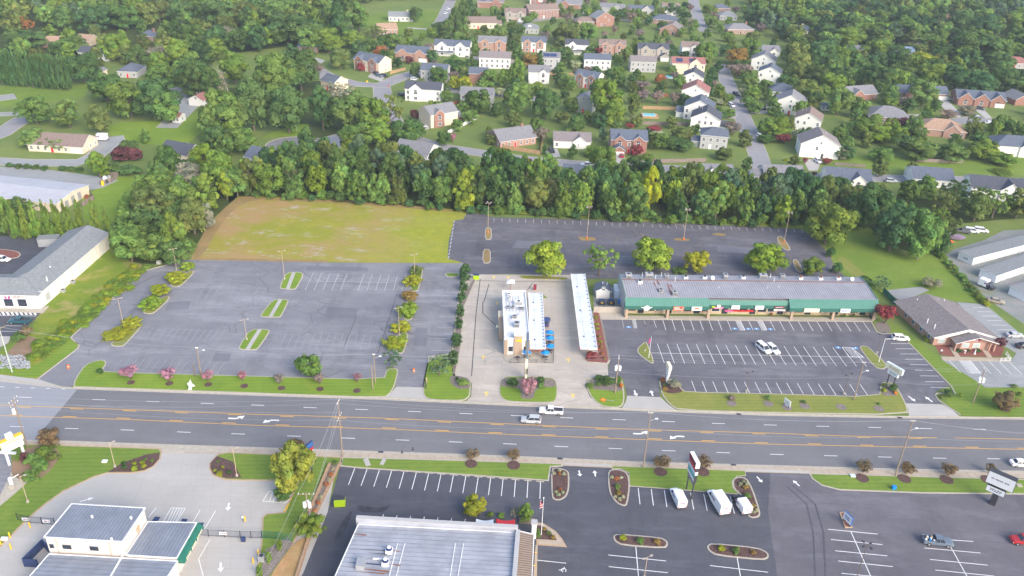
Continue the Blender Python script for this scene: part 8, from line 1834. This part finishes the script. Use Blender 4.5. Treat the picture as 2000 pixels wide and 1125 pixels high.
# gardens: pools, court, fences
for pts, h, m, l in (([(978,290),(1055,302)],1.8,'wood_fence','new tan wooden fence in front of the brick ranch'),([(1055,302),(1062,262)],1.8,'wood_fence','new tan wooden fence along the right of the brick ranch'),([(875,262),(932,232)],1.6,'white_metal','white garden fence running up from the cream house'),([(1255,213),(1332,216)],1.7,'wood_fence','brown fence above the pool garden'),([(1252,243),(1345,246)],1.6,'wood_fence_grey','dark fence below the pool garden'),([(1279,188),(1305,189)],1.6,'wood_fence_red','red fence panels between the garden beds'),([(876,208),(900,200),(905,204)],1.6,'wood_fence_red','red-brown fence by the grey porch house'),
                     ([(1290,318),(1378,316)],1.6,'wood_fence_grey','long dark fence below the flowering shrubs'),([(762,145),(792,137)],1.6,'wood_fence','brown fence right of the brick-fronted house'),([(1442,368),(1480,366)],1.6,'wood_fence_grey','grey fence below the small street-corner garages'),([(1068,146),(1120,148)],1.6,'wood_fence','tan fence behind the rear gardens of the middle row'),([(1630,322),(1690,327)],1.2,'wood_fence_grey','dark low fence beside the double-garage house'),([(1790,316),(1880,319)],1.5,'wood_fence_grey','grey fence at the edge of the right-hand lawn'),([(1135,346),(1165,350)],1.4,'white_metal','white fence beside the white house behind the belt'),([(1400,357+12),(1430,371)],1.5,'white_metal','white fence stub behind the belt')):
    fence_line('garden_fence', l, pts, h, m, 2.4,panel=True, post=m)
r = thing('swimming_pool','small above-ground pool with turquoise water and deck in the garden','pool', G(1269,228)); MB().box(-4,4,-3,3,0,.9).build('deck','wood_fence', r); MB().box(-3.4,2.6,-2.0,2.4,.9,1.0).build('pool_wall','trim_white', r); MB().box(-3.2,2.4,-1.8,2.2,1.0,1.02).build('water','water_pool', r)
sheet('sports_court',[(1573,220),(1605,221),(1609,231),(1582,230)],0.03,'sign_teal')
r = thing('basketball_hoop','black basketball hoop at the corner of the teal court','hoop', G(1603,236)); MB().tube((0,0,0),(0,0,3.6),.08).build('post','dark_metal', r); MB().box(-.9,.9,-.1,0,3.0,4.1).build('backboard','dark_metal', r)
for x, y, l in ((1148,140,'behind the white rear-facing house'),(1307,152,'beside the cream solar-panelled house')):
    r = thing('garden_pool', f'small round blue pool {l}','pool', G(x, y)); MB().tube((0,0,0),(0,0,.9),2.2,n=16).build('pool_wall','wall_bluewhite', r); MB().tube((0,0,.9),(0,0,.92),2.0,n=16).build('water','water_pool', r)
r = thing('stop_sign','red stop sign at the road junction','sign', G(759,177)); MB().tube((0,0,0),(0,0,2.2),.05).build('post','grey_metal', r); MB().tube((0,-.05,2.4),(0,0,2.4),.4,n=8).build('plate','red', r)
r = thing('warning_sign','orange diamond sign on the lawn of the junction','sign', G(717,165)); MB().tube((0,0,0),(0,0,1.4),.05).build('post','grey_metal', r); MB().box(-.45,.45,-.03,.03,1.2,2.1).build('plate','yellow', r)
# bare branches of the half-dead tree
r = thing('dead_tree','bare silvery dead tree leaning in the wood at upper left','tree', G(448,185)); b = MB(); g_ = random.Random(1)
b.tube((0,0,0),(-2,0,9),.35,.2)
for i in range(14): z = 4+i*.45; s = g_.uniform(-1,1); b.tube((-2*z/9,0,z),(-2*z/9-g_.uniform(1.5,5),s*3,z+g_.uniform(2,6)),.12,.03,5)
b.build('branches','bark_dead', r)
# rocks
rk = MB(); g_ = random.Random(8)
for i in range(260):
    p = G(g_.uniform(0,58),g_.uniform(694,720)); s = g_.uniform(.15,.4); rk.ball((p.x, p.y, s*.3),s, s*.8,s*.6,6,4)
stuff(rk.build('drainage_rocks','rock', None, world=True))
# ================================================================== HAZE
hb = MB().box(-1500,1500,-60,2600,-1.0,125.0).build('haze','paint_white'); hb.data.materials.clear()
hm = bpy.data.materials.new('haze'); hm.use_nodes = True; hn = hm.node_tree; hn.nodes.clear()
ho = hn.nodes.new('ShaderNodeOutputMaterial'); pv = hn.nodes.new('ShaderNodeVolumePrincipled'); pv.inputs['Density'].default_value = 0.00013; pv.inputs['Color'].default_value = (0.78,0.89,1.0,1)
hn.links.new(pv.outputs[0],ho.inputs['Volume']); hb.data.materials.append(hm); hb['kind'] = 'stuff'
# hide nothing; make sure transforms are fresh
bpy.context.view_layer.update()
